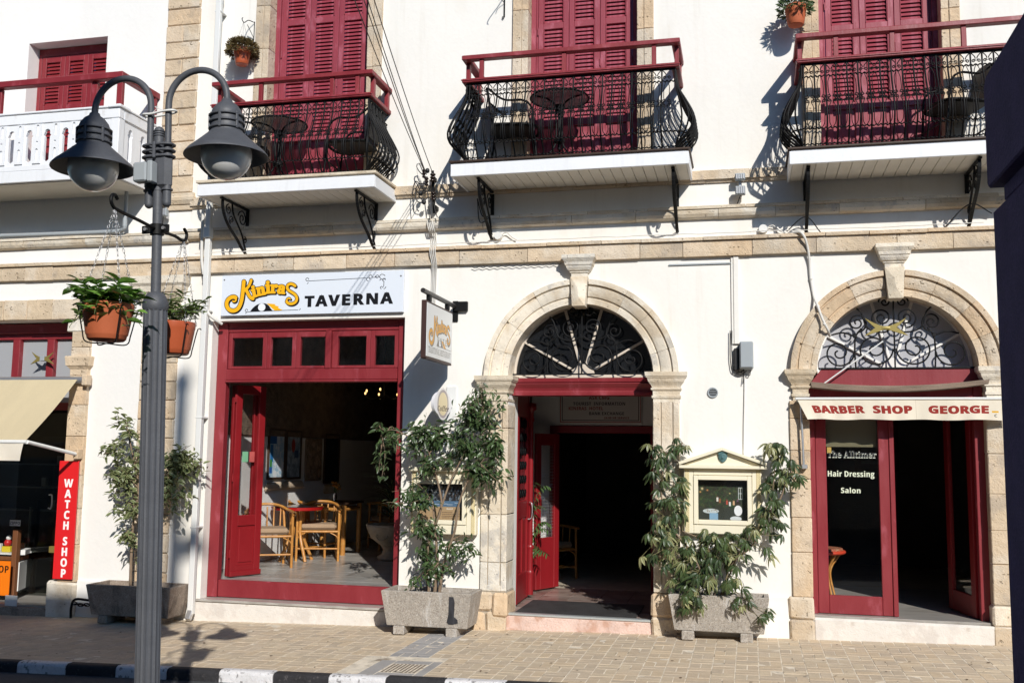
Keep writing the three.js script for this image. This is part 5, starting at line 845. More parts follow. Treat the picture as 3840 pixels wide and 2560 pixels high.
// ---------- display boxes ----------
function greekKey(c, x, y, w, h) { c.strokeStyle = '#7a5f35'; c.lineWidth = 3; const u = w; for (let k = 0; k < h / u; k++) { const b = y + k * u; c.beginPath(); c.moveTo(x, b); c.lineTo(x, b + u * 0.85); c.lineTo(x + w * 0.8, b + u * 0.85); c.lineTo(x + w * 0.8, b + u * 0.25); c.lineTo(x + w * 0.35, b + u * 0.25); c.lineTo(x + w * 0.35, b + u * 0.55); c.stroke(); } }
function displayBox(name, label, x0, y0, x1, y1, z, win, photo, pediment) {
  const s = thing(name, label, 'display box', V(0, 0, 0)), q = new MB(), [a, b, c, d] = win;
  put('back', new MB().box(x0 + 0.01, y0 + 0.01, 0.002, x1 - 0.01, y1 - 0.01, 0.03, 0.003).geo(), M.cream, s);
  put('case', q.box(x0, y0, 0.031, a - 0.045, y1, z, 0.005).box(c + 0.045, y0, 0.031, x1, y1, z, 0.005).box(a - 0.044, y0, 0.031, c + 0.044, b - 0.045, z, 0.005).box(a - 0.044, d + 0.045, 0.031, c + 0.044, y1, z, 0.005).geo(), M.cream, s);
  put('door_rim', new MB().box(a - 0.042, b - 0.042, z - 0.03, a, d + 0.042, z + 0.012, 0.004).box(c, b - 0.042, z - 0.03, c + 0.042, d + 0.042, z + 0.012, 0.004).box(a, b - 0.042, z - 0.03, c, b, z + 0.012, 0.004).box(a, d, z - 0.03, c, d + 0.042, z + 0.012, 0.004).geo(), M.cream, s);
  const ph = put('photo', new THREE.PlaneGeometry(c - a, d - b), photo, s); ph.position.set((a + c) / 2, (b + d) / 2, 0.0325);
  put('glass', new MB().box(a - 0.01, b - 0.01, z - 0.012, c + 0.01, d + 0.01, z - 0.009, 0.0005).geo(), M.glass, s);
  const kw = 0.042, km = canvasMat('meander print', 48, 1024, (g, w, h) => { g.fillStyle = '#e3d5a8'; g.fillRect(0, 0, w, h); greekKey(g, 6, 4, 38, h); }, 0.6);
  for (const [kx, sd] of [[x0 + 0.03, 0], [x1 - 0.03, 1]]) { const k = put('meander_strip', new THREE.PlaneGeometry(kw, y1 - y0 - 0.02), km, s); k.position.set(kx, (y0 + y1) / 2, z + 0.002); }
  if (pediment) {
    const cx = (x0 + x1) / 2, w = (x1 - x0) / 2 + 0.045, yb = y1 + 0.001, h = pediment;
    put('cornice', new MB().box(cx - w, yb, 0.003, cx + w, yb + 0.03, z + 0.06, 0.004).geo(), M.cream, s);
    const tr = poly([[cx - w + 0.03, yb + 0.031], [cx + w - 0.03, yb + 0.031], [cx, yb + h]]); put('pediment', new MB().ext(tr, z, T(0, 0, 0.003)).geo(), M.cream, s);
    for (const sd of [-1, 1]) put('raking_cornice', new MB().bar(V(cx + sd * (w + 0.003), yb + 0.046, z * 0.5 + 0.03), V(cx, yb + h + 0.018, z * 0.5 + 0.03), z + 0.055, 0.03, 0.004).geo(), M.cream, s);
  } else put('cornice', new MB().box(x0 - 0.02, y1 + 0.001, 0.003, x1 + 0.02, y1 + 0.05, z + 0.05, 0.01).geo(), M.cream, s);
  return s;
}
const photoR = canvasMat('garden restaurant photo', 512, 420, (c, w, h) => {
  const r = rng(42); const bg = c.createLinearGradient(0, 0, 0, h); bg.addColorStop(0, '#1a1511'); bg.addColorStop(0.3, '#2a2a1b'); bg.addColorStop(1, '#2c332c'); c.fillStyle = bg; c.fillRect(0, 0, w, h);
  for (let i = 0; i < 420; i++) { c.fillStyle = ['#1d3a1e', '#2c4f24', '#3a3a22', '#14200f', '#4a5a2c'][Math.floor(r() * 5)]; c.globalAlpha = 0.55; c.beginPath(); c.ellipse(r() * w, 60 + r() * 230, 6 + r() * 20, 3 + r() * 9, r() * 3, 0, 7); c.fill(); }
  c.globalAlpha = 1; for (const [x, y, q, k] of [[40, 95, 34, '#e8d6a0'], [95, 110, 26, '#c98a4a'], [20, 130, 24, '#d9a460'], [330, 140, 18, '#e8d894']]) { const g = c.createRadialGradient(x, y, 2, x, y, q); g.addColorStop(0, k); g.addColorStop(1, 'rgba(0,0,0,0)'); c.fillStyle = g; c.fillRect(x - q, y - q, 2 * q, 2 * q); }
  for (const [x, y, k] of [[200, 190, '#d8d2c8'], [225, 205, '#8c5a3a'], [300, 220, '#b0483a'], [330, 235, '#d9d9d9'], [370, 225, '#caa27c'], [410, 215, '#6a4a6a']]) { c.fillStyle = '#5a3a28'; c.beginPath(); c.arc(x, y - 14, 8, 0, 7); c.fill(); c.fillStyle = k; c.fillRect(x - 10, y - 6, 20, 44); }
  c.fillStyle = '#b9c3c4'; c.beginPath(); c.ellipse(130, 330, 84, 26, 0, 0, 7); c.fill(); c.fillStyle = '#7fa4bf'; c.fillRect(115, 350, 90, 70); c.fillStyle = '#7a6a50'; for (let i = 0; i < 16; i++) c.fillRect(70 + r() * 120, 308 + r() * 24, 6, 10);
  c.fillStyle = '#2b2019'; c.beginPath(); c.arc(415, 245, 22, 0, 7); c.fill(); c.fillStyle = '#e6e8ea'; c.beginPath(); c.ellipse(415, 320, 42, 55, 0, 0, 7); c.fill(); c.fillStyle = '#c9cfd2'; c.beginPath(); c.ellipse(390, 405, 60, 26, 0, 0, 7); c.fill(); c.strokeStyle = '#d5dadd'; c.lineWidth = 5; c.strokeRect(420, 80, 40, 120); c.beginPath(); c.moveTo(420, 140); c.lineTo(460, 140); c.moveTo(440, 80); c.lineTo(440, 200); c.stroke();
}, 0.5);
const photoL = canvasMat('hotel brochure photo', 512, 420, (c, w, h) => {
  const r = rng(5); c.fillStyle = '#1a1c22'; c.fillRect(0, 0, w, h); for (let i = 0; i < 150; i++) { c.fillStyle = ['#5a6f84', '#3b4654', '#222', '#8496a6', '#6a5a4c', '#a9b4bd'][Math.floor(r() * 6)]; c.globalAlpha = 0.6; c.fillRect(r() * w, 20 + r() * 190, 4 + r() * 22, 10 + r() * 60); }
  c.globalAlpha = 1; c.fillStyle = '#4f6d8a'; c.fillRect(0, 200, w * 0.98, 70); c.fillStyle = '#cfd6dc'; for (let i = 0; i < 12; i++) c.fillRect(r() * w, 210 + r() * 40, 20 + r() * 50, 4); c.fillStyle = '#a98f6d'; c.fillRect(0, 268, w * 0.9, 160); c.fillStyle = '#5d4a38'; for (const [y, n] of [[330, 3], [352, 5], [374, 5], [392, 4]]) c.fillRect(w * 0.5, y, 40 * n, 6); c.font = 'bold 26px serif'; c.fillStyle = '#e8e2d8'; c.fillText('Hotel', w * 0.6, 300);
}, 0.5);
{
  const z = 0.12, a = W(2593, 1747, z), b = W(2828, 2002, z), q = W(2617, 1798, z), r = W(2804, 1953, z);
  const s = displayBox('display_box', 'cream display box with a pediment and a bronze face, framing a garden photo', WX(2566, 1900, z), WY(2700, 2002, z), WX(2858, 1900, z), WY(2700, 1757, z), z, [q.x, r.y, r.x, q.y], photoR, WY(2708, 1690, z) - WY(2700, 1757, z));
  // bronze mask
  const fz = z + 0.01, f = W(2710, 1708, fz), m = thing('bronze_mask', 'small green bronze face on the pediment of the display box', 'mask', V(f.x, f.y, fz));
  put('head', new MB().sph(V(0, 0.0, 0.0), 0.046, 0.98, 1.38, 0.55, 24).geo(), M.bronze, m); put('hair', new MB().sph(V(0, 0.035, -0.004), 0.05, 1.02, 0.72, 0.62, 20).bar(V(-0.042, 0.012, 0.018), V(0.03, 0.05, 0.03), 0.012, 0.02, 0.005).geo(), M.bronze, m);
  put('nose', new MB().add(new THREE.ConeGeometry(0.009, 0.036, 8), T(0, -0.004, 0.03)).geo(), M.bronze, m); put('mouth', new MB().box(-0.013, -0.034, 0.02, 0.013, -0.027, 0.028, 0.002).geo(), M.bronze, m);
  for (const e of [-1, 1]) put('eye', new MB().box(e * 0.017 - 0.009, 0.004, 0.02, e * 0.017 + 0.009, 0.011, 0.027, 0.002).geo(), M.bronze, m);
  put('beard', new MB().sph(V(0, -0.048, 0.0), 0.026, 0.85, 0.7, 0.8, 12).geo(), M.bronze, m);
}
{
  const z = 0.12, q = W(1566, 1812, z), r = W(1732, 1952, z);
  displayBox('display_box', 'cream display box with a brochure, behind the ficus left of the hotel door', WX(1540, 1900, z), WY(1650, 2002, z), WX(1785, 1900, z), WY(1650, 1768, z), z, [q.x, r.y, r.x, q.y], photoL, 0);
}
// ---------- awnings ----------
{
  const s = thing('awning', 'beige canvas awning of the watch shop with folding arms', 'awning'), x0 = -12.2, x1 = -7.50, yt = 2.545, zt = 0.12, yb = 1.83, zb = 0.90;
  const cl = (n) => { const pos = [], P = (u, v) => { const x = x0 + (x1 - x0) * u, sag = 0.035 * Math.sin(Math.PI * v) * (0.6 + 0.4 * Math.sin(u * 9)); return [x, yt + (yb - yt) * v - sag, zt + (zb - zt) * v]; }; for (let i = 0; i < 40; i++) for (let j = 0; j < 10; j++) { const a = P(i / 40, j / 10), b = P((i + 1) / 40, j / 10), c = P((i + 1) / 40, (j + 1) / 10), d = P(i / 40, (j + 1) / 10); pos.push(...a, ...d, ...c, ...a, ...c, ...b); } const g = new THREE.BufferGeometry(); g.setAttribute('position', new THREE.Float32BufferAttribute(pos, 3)); g.computeVertexNormals(); return toCreasedNormals(g, 1); };
  const cm = M.canvas.clone(); cm.side = THREE.DoubleSide; put('canvas', new MB().add(cl()).geo(), cm, s);
  put('roller', new MB().cyl(V(x0, yt - 0.01, 0.085), V(x1 + 0.10, yt - 0.01, 0.085), 0.042, 0.042, 16).geo(), M.galv, s); put('end_bracket', new MB().box(x1 + 0.06, yt - 0.075, 0.03, x1 + 0.125, yt + 0.05, 0.14, 0.01).geo(), M.stones[3], s);
  put('awning_bar', new MB().cyl(V(x0, yb - 0.015, zb + 0.005), V(x1 + 0.02, yb - 0.015, zb + 0.005), 0.022, 0.022, 12).geo(), M.plasticWhite, s);
  put('arm', new MB().cyl(V(x1 + 0.02, yb - 0.015, zb), V(-7.45, 1.685, 0.12), 0.021, 0.021, 12).geo(), M.plasticWhite, s); put('arm_bracket', new MB().box(-7.48, 1.63, 0.06, -7.42, 1.75, 0.15, 0.008).geo(), M.stones[3], s);
  const vm = M.canvasPale.clone(); vm.side = THREE.DoubleSide; const vp = []; for (let i = 0; i < 80; i++) { const f = (u) => x0 + (x1 - 0.01 - x0) * u, w = (u, v) => [f(u) - v * 0.02, yb - 0.03 - v * 0.185, zb + 0.02 + v * 0.012 * Math.sin(u * 70) + 0.006 * Math.sin(u * 31 + v * 3)]; for (let j = 0; j < 4; j++) { const a = w(i / 80, j / 4), b = w((i + 1) / 80, j / 4), c = w((i + 1) / 80, (j + 1) / 4), d = w(i / 80, (j + 1) / 4); vp.push(...a, ...d, ...c, ...a, ...c, ...b); } }
  const vg = new THREE.BufferGeometry(); vg.setAttribute('position', new THREE.Float32BufferAttribute(vp, 3)); vg.computeVertexNormals(); put('valance', new MB().add(toCreasedNormals(vg, 1)).geo(), vm, s);
}
{
  const z = 0.14, s = thing('awning', 'cream rolled awning valance with dark red capitals over the barber door', 'awning'), x0 = WX(2990, 1500, z), x1 = 2.33, yt = WY(3300, 1498, z), yb = WY(3300, 1573, z);
  const vm = canvasMat('barber valance print', 2048, 260, (c, w, h) => { c.fillStyle = '#ddd3c0'; c.fillRect(0, 0, w, h); c.font = 'bold 148px sans-serif'; c.textBaseline = 'middle'; c.fillStyle = '#8f2c24'; c.strokeStyle = '#8f2c24'; c.lineJoin = 'round'; c.lineWidth = 12; const L = (t, a, b) => { c.save(); c.translate(a, h * 0.50); c.scale((b - a) / c.measureText(t).width, 0.86); c.strokeText(t, 0, 0); c.fillText(t, 0, 0); c.restore(); }; const wx = (sx) => (WX(sx, 1530, z) - x0) / (x1 - x0) * w; L('BARBER', wx(3031), wx(3234)); L('SHOP', wx(3268), wx(3420)); L('GEORGE', wx(3480), wx(3710)); c.strokeStyle = 'rgba(120,100,80,0.5)'; c.lineWidth = 2; c.beginPath(); c.moveTo(wx(3434), 0); c.lineTo(wx(3434), h); c.stroke(); c.fillStyle = '#d9a52a'; c.fillRect(wx(3720), h * 0.55, 60, 22); c.fillStyle = '#333'; c.font = 'bold 48px sans-serif'; c.fillText('C', wx(3727), h * 0.78); }, 0.95, { side: THREE.DoubleSide, bumpMap: M.canvasPale.bumpMap, bumpScale: 0.0006 });
  const n = 90, pos = [], uv = []; const P = (u, v) => [x0 + (x1 - x0) * u + v * 0.03 * (1 - u) * (1 - u) * 3 * (1 - u), yt + (yb - yt) * v + 0.004 * Math.sin(u * 24) * v, z + 0.008 * Math.sin(u * 60 + v * 2) * v + 0.01 * Math.sin(u * 17) * v + 0.03 * Math.exp(-u * 14) * v];
  for (let i = 0; i < n; i++) for (let j = 0; j < 6; j++) { const q = [[i, j], [i, j + 1], [i + 1, j + 1], [i, j], [i + 1, j + 1], [i + 1, j]]; for (const [a, b] of q) { pos.push(...P(a / n, b / 6)); uv.push(a / n, 1 - b / 6); } }
  const g = new THREE.BufferGeometry(); g.setAttribute('position', new THREE.Float32BufferAttribute(pos, 3)); g.setAttribute('uv', new THREE.Float32BufferAttribute(uv, 2)); g.computeVertexNormals(); put('valance', toCreasedNormals(g, 1), vm, s);
  put('awning_bar', new MB().box(x0 - 0.02, yt, z - 0.03, x1, yt + 0.022, z + 0.012, 0.005).geo(), M.plasticWhite, s);
  put('cassette', new MB().box(x0 - 0.005, yt - 0.02, 0.045, x1, yt + 0.01, z - 0.032, 0.01).geo(), M.plasticGrey, s);
  put('arm', new MB().cyl(V(x0 + 0.035, yt - 0.02, 0.09), V(x0 + 0.05, WY(3000, 1750, 0.08), 0.08), 0.011).box(x0 + 0.03, WY(3000, 1757, 0.08), 0.03, x0 + 0.085, WY(3000, 1740, 0.08), 0.10, 0.006).geo(), M.galv, s);
}

// ---------- twin street lamp ----------
{
  const px = -2.872, pz = 5.68, g = -0.13, ang = 0.02, L = thing('street_lamp', 'dark grey twin street lamp with two bell shades and a fluted post', 'street lamp', V(px + 0.10, g, pz));
  L.rotation.set(0, ang, 0.034); // arms run along local x
  const Y = (y) => y - g, fl = new THREE.Shape(), nfl = 16;
  for (let i = 0; i <= nfl * 8; i++) { const a = i / (nfl * 8) * Math.PI * 2, r = 0.058 - 0.006 * Math.pow(Math.abs(Math.sin(a * nfl / 2)), 0.6); i ? fl.lineTo(r * Math.cos(a), r * Math.sin(a)) : fl.moveTo(r * Math.cos(a), r * Math.sin(a)); }
  const col = new THREE.ExtrudeGeometry(fl, { depth: Y(2.45), bevelEnabled: false, steps: 1 }).rotateX(-Math.PI / 2);
  put('fluted_post', new MB().add(toCreasedNormals(col, 0.9), new THREE.Matrix4().makeScale(1, 1, 1)).geo(), M.lampGrey, L);
  put('collar', new MB().lathe([[0.056, Y(2.44)], [0.063, Y(2.455)], [0.063, Y(2.475)], [0.059, Y(2.49)], [0.053, Y(2.505)], [0.043, Y(2.525)], [0.024, Y(2.535)]], V(0, 0, 0), 32).geo(), M.lampGrey, L);
  put('slim_post', new MB().cyl(V(0, Y(2.53), 0), V(0, Y(3.24), 0), 0.0245, 0.0235, 24).geo(), M.lampGrey, L);
  const hub = new MB();
  for (const s of [-1, 1]) hub.cyl(V(s * 0.05, Y(2.985), 0), V(s * 0.05, Y(3.285), 0), 0.021, 0.021, 20).add(new THREE.SphereGeometry(0.021, 16, 8), T(s * 0.05, Y(2.985), 0)).cyl(V(s * 0.05, Y(3.05), 0), V(s * 0.05, Y(3.058), 0), 0.028, 0.028, 20);
  hub.cyl(V(0, Y(3.05), 0), V(0, Y(3.36), 0), 0.026, 0.026, 20).add(new THREE.SphereGeometry(0.026, 18, 10), T(0, Y(3.36), 0)).box(-0.076, Y(3.05), -0.03, 0.076, Y(3.25), 0.03, 0.026);
  put('hub', hub.geo(), M.lampGrey, L);
  const rings = new MB(), oval = (y, a, b, r) => { const p = []; for (let i = 0; i < 24; i++) { const t = i / 24 * Math.PI * 2; p.push(V(a * Math.sign(Math.cos(t)) * Math.pow(Math.abs(Math.cos(t)), 0.6), y, b * Math.sign(Math.sin(t)) * Math.pow(Math.abs(Math.sin(t)), 0.7))); } rings.tube(p, r, 60, 6, true); };
  for (const y of [3.225, 3.255, 3.285]) oval(Y(y), 0.080, 0.036, 0.0075);
  for (const y of [3.335, 3.347, 3.359]) rings.add(new THREE.TorusGeometry(0.027, 0.0035, 5, 24).rotateX(Math.PI / 2), T(0, Y(y), 0));
  rings.box(-0.007, Y(3.21), 0.036, 0.007, Y(3.295), 0.052, 0.003); put('rings', rings.geo(), M.lampGrey, L);
  const dx = 0.373;
  for (const s of [-1, 1]) {
    const a = [], x0 = s * 0.05, r = (dx - 0.05) / 2, c = s * (0.05 + r), yc = Y(3.50); a.push(V(x0, Y(3.26), 0), V(x0, Y(3.38), 0)); for (let i = 0; i <= 14; i++) { const t = Math.PI - Math.PI * i / 14; a.push(V(c + s * r * Math.cos(t), yc + r * Math.sin(t), 0)); } a.push(V(s * dx, Y(3.475), 0));
    const arm = put('arm', new MB().tube(a, 0.0165, 60, 14).geo(), M.lampGrey, L);
    const o = V(s * dx, 0, 0), sh = put('shade', new MB().lathe([[0.018, Y(3.495)], [0.025, Y(3.49)], [0.029, Y(3.477)], [0.05, Y(3.462)], [0.07, Y(3.435)], [0.078, Y(3.41)], [0.079, Y(3.325)], [0.085, Y(3.315)], [0.15, Y(3.255)], [0.188, Y(3.222)], [0.204, Y(3.202)], [0.205, Y(3.196)], [0.201, Y(3.196)], [0.185, Y(3.216)], [0.146, Y(3.248)], [0.07, Y(3.312)]], o, 56).geo(), M.lampGrey, L, s < 0 ? 'left bell shade, half in shadow' : 'right bell shade in the sun');
    const rib = new MB(); for (const y of [3.335, 3.368, 3.401]) rib.add(new THREE.TorusGeometry(0.083, 0.006, 6, 40).rotateX(Math.PI / 2), T(o.x, Y(y), 0)); for (let k = 0; k < 6; k++) { const t = k * Math.PI / 3 + 0.45; rib.obox(V(o.x + 0.083 * Math.cos(t), Y(3.368), 0.083 * Math.sin(t)), 0.014, 0.085, 0.01, new THREE.Euler(0, Math.PI / 2 - t, 0), 0.003); } put('rib', rib.geo(), M.lampGrey, sh);
    put('globe', new MB().add(new THREE.SphereGeometry(0.125, 44, 26, 0, Math.PI * 2, 1.05, Math.PI - 1.05), T(o.x, Y(3.205), 0)).geo(), M.globe, L);
    void arm;
  }
  const bx = new MB().box(-0.085, Y(3.08), 0.04, -0.012, Y(3.18), 0.095, 0.008); put('junction_box', bx.geo(), M.plasticGrey, L, 'small grey junction box on the lamp post');
  put('box_lid', new MB().box(-0.01, Y(3.075), 0.035, 0.018, Y(3.185), 0.092, 0.006).geo(), M.plasticGrey, L);
  const tape = new MB(); oval.call(null, 0, 0, 0, 0); tape.tube([V(-0.082, Y(3.452), 0.018), V(-0.03, Y(3.448), 0.026), V(0.03, Y(3.456), 0.026), V(0.085, Y(3.46), 0.015), V(0.083, Y(3.462), -0.018), V(-0.08, Y(3.452), -0.02)], 0.0065, 40, 6, true).tube([V(-0.02, Y(3.455), 0.028), V(0.01, Y(3.478), 0.03), V(-0.012, Y(3.482), 0.028), V(0.03, Y(3.462), 0.028)], 0.002, 16, 4); put('cable_tie', tape.geo(), M.plasticWhite, L);
  // hook bar for the flower pots
  const d = V(0.105, 0, 0.995).applyAxisAngle(V(0, 1, 0), -ang); const P = (t, y) => V(d.x * t, Y(y), d.z * t);
  put('hook_bar', new MB().tube([P(0.385, 2.908), P(0.405, 2.922), P(0.432, 2.912), P(0.44, 2.885), P(0.415, 2.862), P(0.36, 2.857), P(0.2, 2.856), P(0, 2.853), P(-0.2, 2.862), P(-0.27, 2.858), P(-0.315, 2.872), P(-0.325, 2.905), P(-0.295, 2.925)], 0.0085, 70, 8).geo(), M.iron, L);
  put('clamp', new MB().cyl(V(0, Y(2.825), 0), V(0, Y(2.878), 0), 0.034, 0.034, 22).box(-0.075, Y(2.832), 0.008, -0.03, Y(2.872), 0.02, 0.003).box(0.03, Y(2.832), 0.008, 0.075, Y(2.872), 0.02, 0.003).geo(), M.iron, L);
  for (const s of [-1, 1]) put('bolt', new MB().cyl(V(s * 0.05, Y(2.852), 0.02), V(s * 0.05, Y(2.852), 0.032), 0.009, 0.009, 8).geo(), M.galv, L);
}
// ---------- leaves ----------
// one leaf along +z, width w and length l, folded and drooping
function leafGeo(l, w, c0, c1, seed, fold = 0.25, droop = 0.25) {
  const r = rng(seed), pos = [], col = [], n = 5, row = []; for (let i = 0; i <= n; i++) { const t = i / n, h = w / 2 * Math.pow(Math.sin(Math.PI * Math.min(0.98, t * 0.94 + 0.06)), 0.8) * (1 - 0.25 * t), y = -droop * l * t * t; row.push([[-h, y + h * fold, l * t], [0, y, l * t], [h, y + h * fold, l * t]]); }
  const cm = (e) => { const k = 0.85 + 0.3 * r(); return c0.map((x, j) => (x + (c1[j] - x) * e) * k); };
  for (let i = 0; i < n; i++) for (let s = 0; s < 2; s++) { const a = row[i][s], b = row[i][s + 1], c = row[i + 1][s + 1], d = row[i + 1][s]; pos.push(...a, ...d, ...c, ...a, ...c, ...b); const q = cm(s ? 0.2 : 0), e = cm(1), m = cm(0); const K = s ? [m, m, e, m, e, e] : [e, e, m, e, m, m]; void q; col.push(...K.flat()); }
  const g = new THREE.BufferGeometry(); g.setAttribute('position', new THREE.Float32BufferAttribute(pos, 3)); g.setAttribute('color', new THREE.Float32BufferAttribute(col, 3)); g.computeVertexNormals(); return g;
}
const orient = (p, dir, roll, s = 1) => { const z = dir.clone().normalize(), up = Math.abs(z.y) > 0.95 ? V(1, 0, 0) : V(0, 1, 0), x = V().crossVectors(up, z).normalize(), y = V().crossVectors(z, x), m = new THREE.Matrix4().makeBasis(x, y, z); m.multiply(new THREE.Matrix4().makeRotationZ(roll)).multiply(new THREE.Matrix4().makeScale(s, s, s)); return m.setPosition(p); };
// scatter leaves as parts, nearest first, the rest joined
function foliage(parent, name, list, variants, mat, most = 300) {
  const c = parent.position; list.sort((a, b) => b.z - a.z); const rest = [];
  list.forEach((q, i) => { const g = variants[i % variants.length]; if (i < most) { const m = put(name, g, mat, parent); m.matrix.copy(q.m).premultiply(T(-c.x, -c.y, -c.z)); m.matrix.decompose(m.position, m.quaternion, m.scale); } else rest.push(g.clone().applyMatrix4(T(-c.x, -c.y, -c.z).multiply(q.m))); });
  if (rest.length) { const m = put('foliage', mergeGeometries(rest), mat, parent); m.userData.kind = 'stuff'; }
}
const ficusLeaves = [0, 1, 2, 3, 4, 5].map((i) => { const k = [1, 0.75, 1.25, 0.9, 1.5, 0.8][i]; return leafGeo(0.068, 0.030, [0.9 * k, 0.95 * k, 0.9 * k], [1.25 * k, 1.25 * k, 1.1 * k], 50 + i, 0.3, 0.3); });
// a branch that wanders from a to b
function limb(a, b, r, bow, rnd) { const m = V().copy(a).lerp(b, 0.5).add(V((rnd() - 0.5) * bow, (rnd() - 0.3) * bow, (rnd() - 0.5) * bow * 0.6)); return new THREE.CatmullRomCurve3([a, V().copy(a).lerp(m, 0.5).add(V((rnd() - 0.5) * bow * 0.3, 0, (rnd() - 0.5) * bow * 0.3)), m, b]); }
function taperTube(q, cv, r0, r1, n = 14, seg = 7) { const P = cv.getSpacedPoints(n); for (let i = 0; i < n; i++) { const a = r0 + (r1 - r0) * i / n, b = r0 + (r1 - r0) * (i + 1) / n; q.cyl(P[i], P[i + 1].clone().addScaledVector(P[i + 1].clone().sub(P[i]), 0.06), a, b, seg); } }
// ---------- planters ----------
function planter(name, label, xl, xr, yb, yt, zb, zf, mat, group, inset = 0.05) {
  const t = thing(name, label, 'planter', V((xl + xr) / 2, yb, (zb + zf) / 2), group), h = yt - yb - 0.085, w = (xr - xl) / 2, d = (zf - zb) / 2, pos = [];
  const ring = (y, o, ins) => [[-w + o + ins, y, -d + o * 0.5 + ins], [w - o - ins, y, -d + o * 0.5 + ins], [w - o - ins, y, d - o - ins], [-w + o + ins, y, d - o - ins]];
  const R4 = [ring(0.085, inset, 0.004), ring(0.09, inset, 0), ring(0.085 + h - 0.006, 0, 0), ring(0.085 + h, 0, 0.006), ring(0.085 + h, 0, 0.045), ring(0.085 + h - 0.07, 0, 0.05)], q = (a, b, c, e) => pos.push(...a, ...b, ...c, ...a, ...c, ...e);
  for (let i = 0; i + 1 < R4.length; i++) for (let k = 0; k < 4; k++) q(R4[i][(k + 1) % 4], R4[i][k], R4[i + 1][k], R4[i + 1][(k + 1) % 4]);
  q(R4[0][0], R4[0][1], R4[0][2], R4[0][3]);
  const g = new THREE.BufferGeometry(); g.setAttribute('position', new THREE.Float32BufferAttribute(pos, 3)); g.computeVertexNormals(); put('trough', new MB().add(g).geo(), mat, t);
  put('soil', new MB().box(-w + 0.048, 0.085 + h - 0.10, -d + 0.048, w - 0.048, 0.085 + h - 0.045, d - 0.048, 0.01, 0.012).geo(), M.soil, t);
  for (const s of [-0.62, 0.55]) put('foot', new MB().box(w * s - 0.058, 0, -d * 0.85, w * s + 0.058, 0.084, d * 0.82, 0.008).geo(), mat, t);
  return t;
}
const gm = groundY(-3.1), gr = groundY(-0.3), gl = groundY(-6.5);
const pm = planter('planter', 'pebble concrete planter with a black smear, below the ficus left of the hotel door', -3.575, -2.645, gm, 0.395, 0.13, 0.54, M.concrete, 'concrete planters along the wall');
put('stain', new MB().add(new THREE.ShapeGeometry(poly([[0, 0.02], [0.02, 0], [0.06, 0], [0.115, 0.015], [0.11, 0.05], [0.075, 0.075], [0.08, 0.13], [0.085, 0.22], [0.075, 0.27], [0.03, 0.27], [0.025, 0.2], [0.02, 0.1]])), new THREE.Matrix4().makeRotationX(0.13).setPosition(0.21, 0.125, 0.1685)).geo(), M.black, pm, 'black smear on the planter front');
const pr = planter('planter', 'pebble concrete planter under the umbrella plant, right of the hotel door', -0.765, 0.16, gr, 0.455, 0.02, 0.33, M.concrete, 'concrete planters along the wall');
const pl = planter('planter', 'dark weathered concrete planter in the shade behind the street lamp', -6.985, -5.96, gl, 0.30, 0.06, 0.46, M.concreteDark, 'concrete planters along the wall');
// ---------- ficus by the hotel door ----------
function ficus(name, label, base, stems, clouds, seed, mat, vars, droop, dens) {
  const t = thing(name, label, 'plant', base), rnd = rng(seed), stem = new MB(), twig = new MB(), list = [], o = (p) => V().copy(p).sub(base), tips = [];
  for (const s of stems) { const pts = s.p.map((q) => o(q)); const cv = new THREE.CatmullRomCurve3(pts); taperTube(stem, cv, s.r, s.r * 0.4, 18); tips.push(...cv.getSpacedPoints(18).slice(6)); }
  put('trunk', stem.geo(), M.bark, t);
  for (const c of clouds) {
    const C = o(c.c); let near = tips[0]; for (const q of tips) if (q.distanceTo(C) < near.distanceTo(C)) near = q;
    const nb = Math.max(4, Math.round(c.n / 6));
    for (let b = 0; b < nb; b++) {
      const a = rnd() * 6.283, u = Math.sqrt(rnd()), e = V(C.x + c.r[0] * 1.12 * u * Math.cos(a), C.y + c.r[1] * 1.12 * u * Math.sin(a), C.z + c.r[2] * (rnd() * 2 - 1));
      if (e.z + base.z < 0.05) e.z = 0.05 - base.z + rnd() * 0.05;
      const cv = limb(near, e, 0.004, 0.10, rnd); if (b < 3) taperTube(twig, cv, 0.006, 0.002, 8, 5); else if (b % 2) taperTube(twig, new THREE.CatmullRomCurve3([cv.getPoint(0.6), cv.getPoint(0.8), cv.getPoint(1)]), 0.003, 0.0015, 4, 4);
      for (let k = 0; k < 6 * dens; k++) {
        const tt = 0.5 + 0.5 * rnd(), p = cv.getPoint(tt).add(V((rnd() - 0.5) * 0.10, (rnd() - 0.55) * 0.10, (rnd() - 0.5) * 0.09));
        if (p.z + base.z < 0.03) p.z = 0.03 - base.z + rnd() * 0.04;
        const dir = V((rnd() - 0.5) * 2.2 + (p.x - C.x) * 1.2, -droop * 1.3 + rnd() * 1.1, rnd() * 1.3 - 0.35);
        list.push({ z: p.z, m: orient(V().copy(p).add(base), dir, (rnd() - 0.5) * 2.2, 0.7 + 0.6 * rnd()) });
      }
    }
  }
  put('twigs', twig.geo(), M.bark, t); foliage(t, 'leaf', list, vars, mat); return t;
}
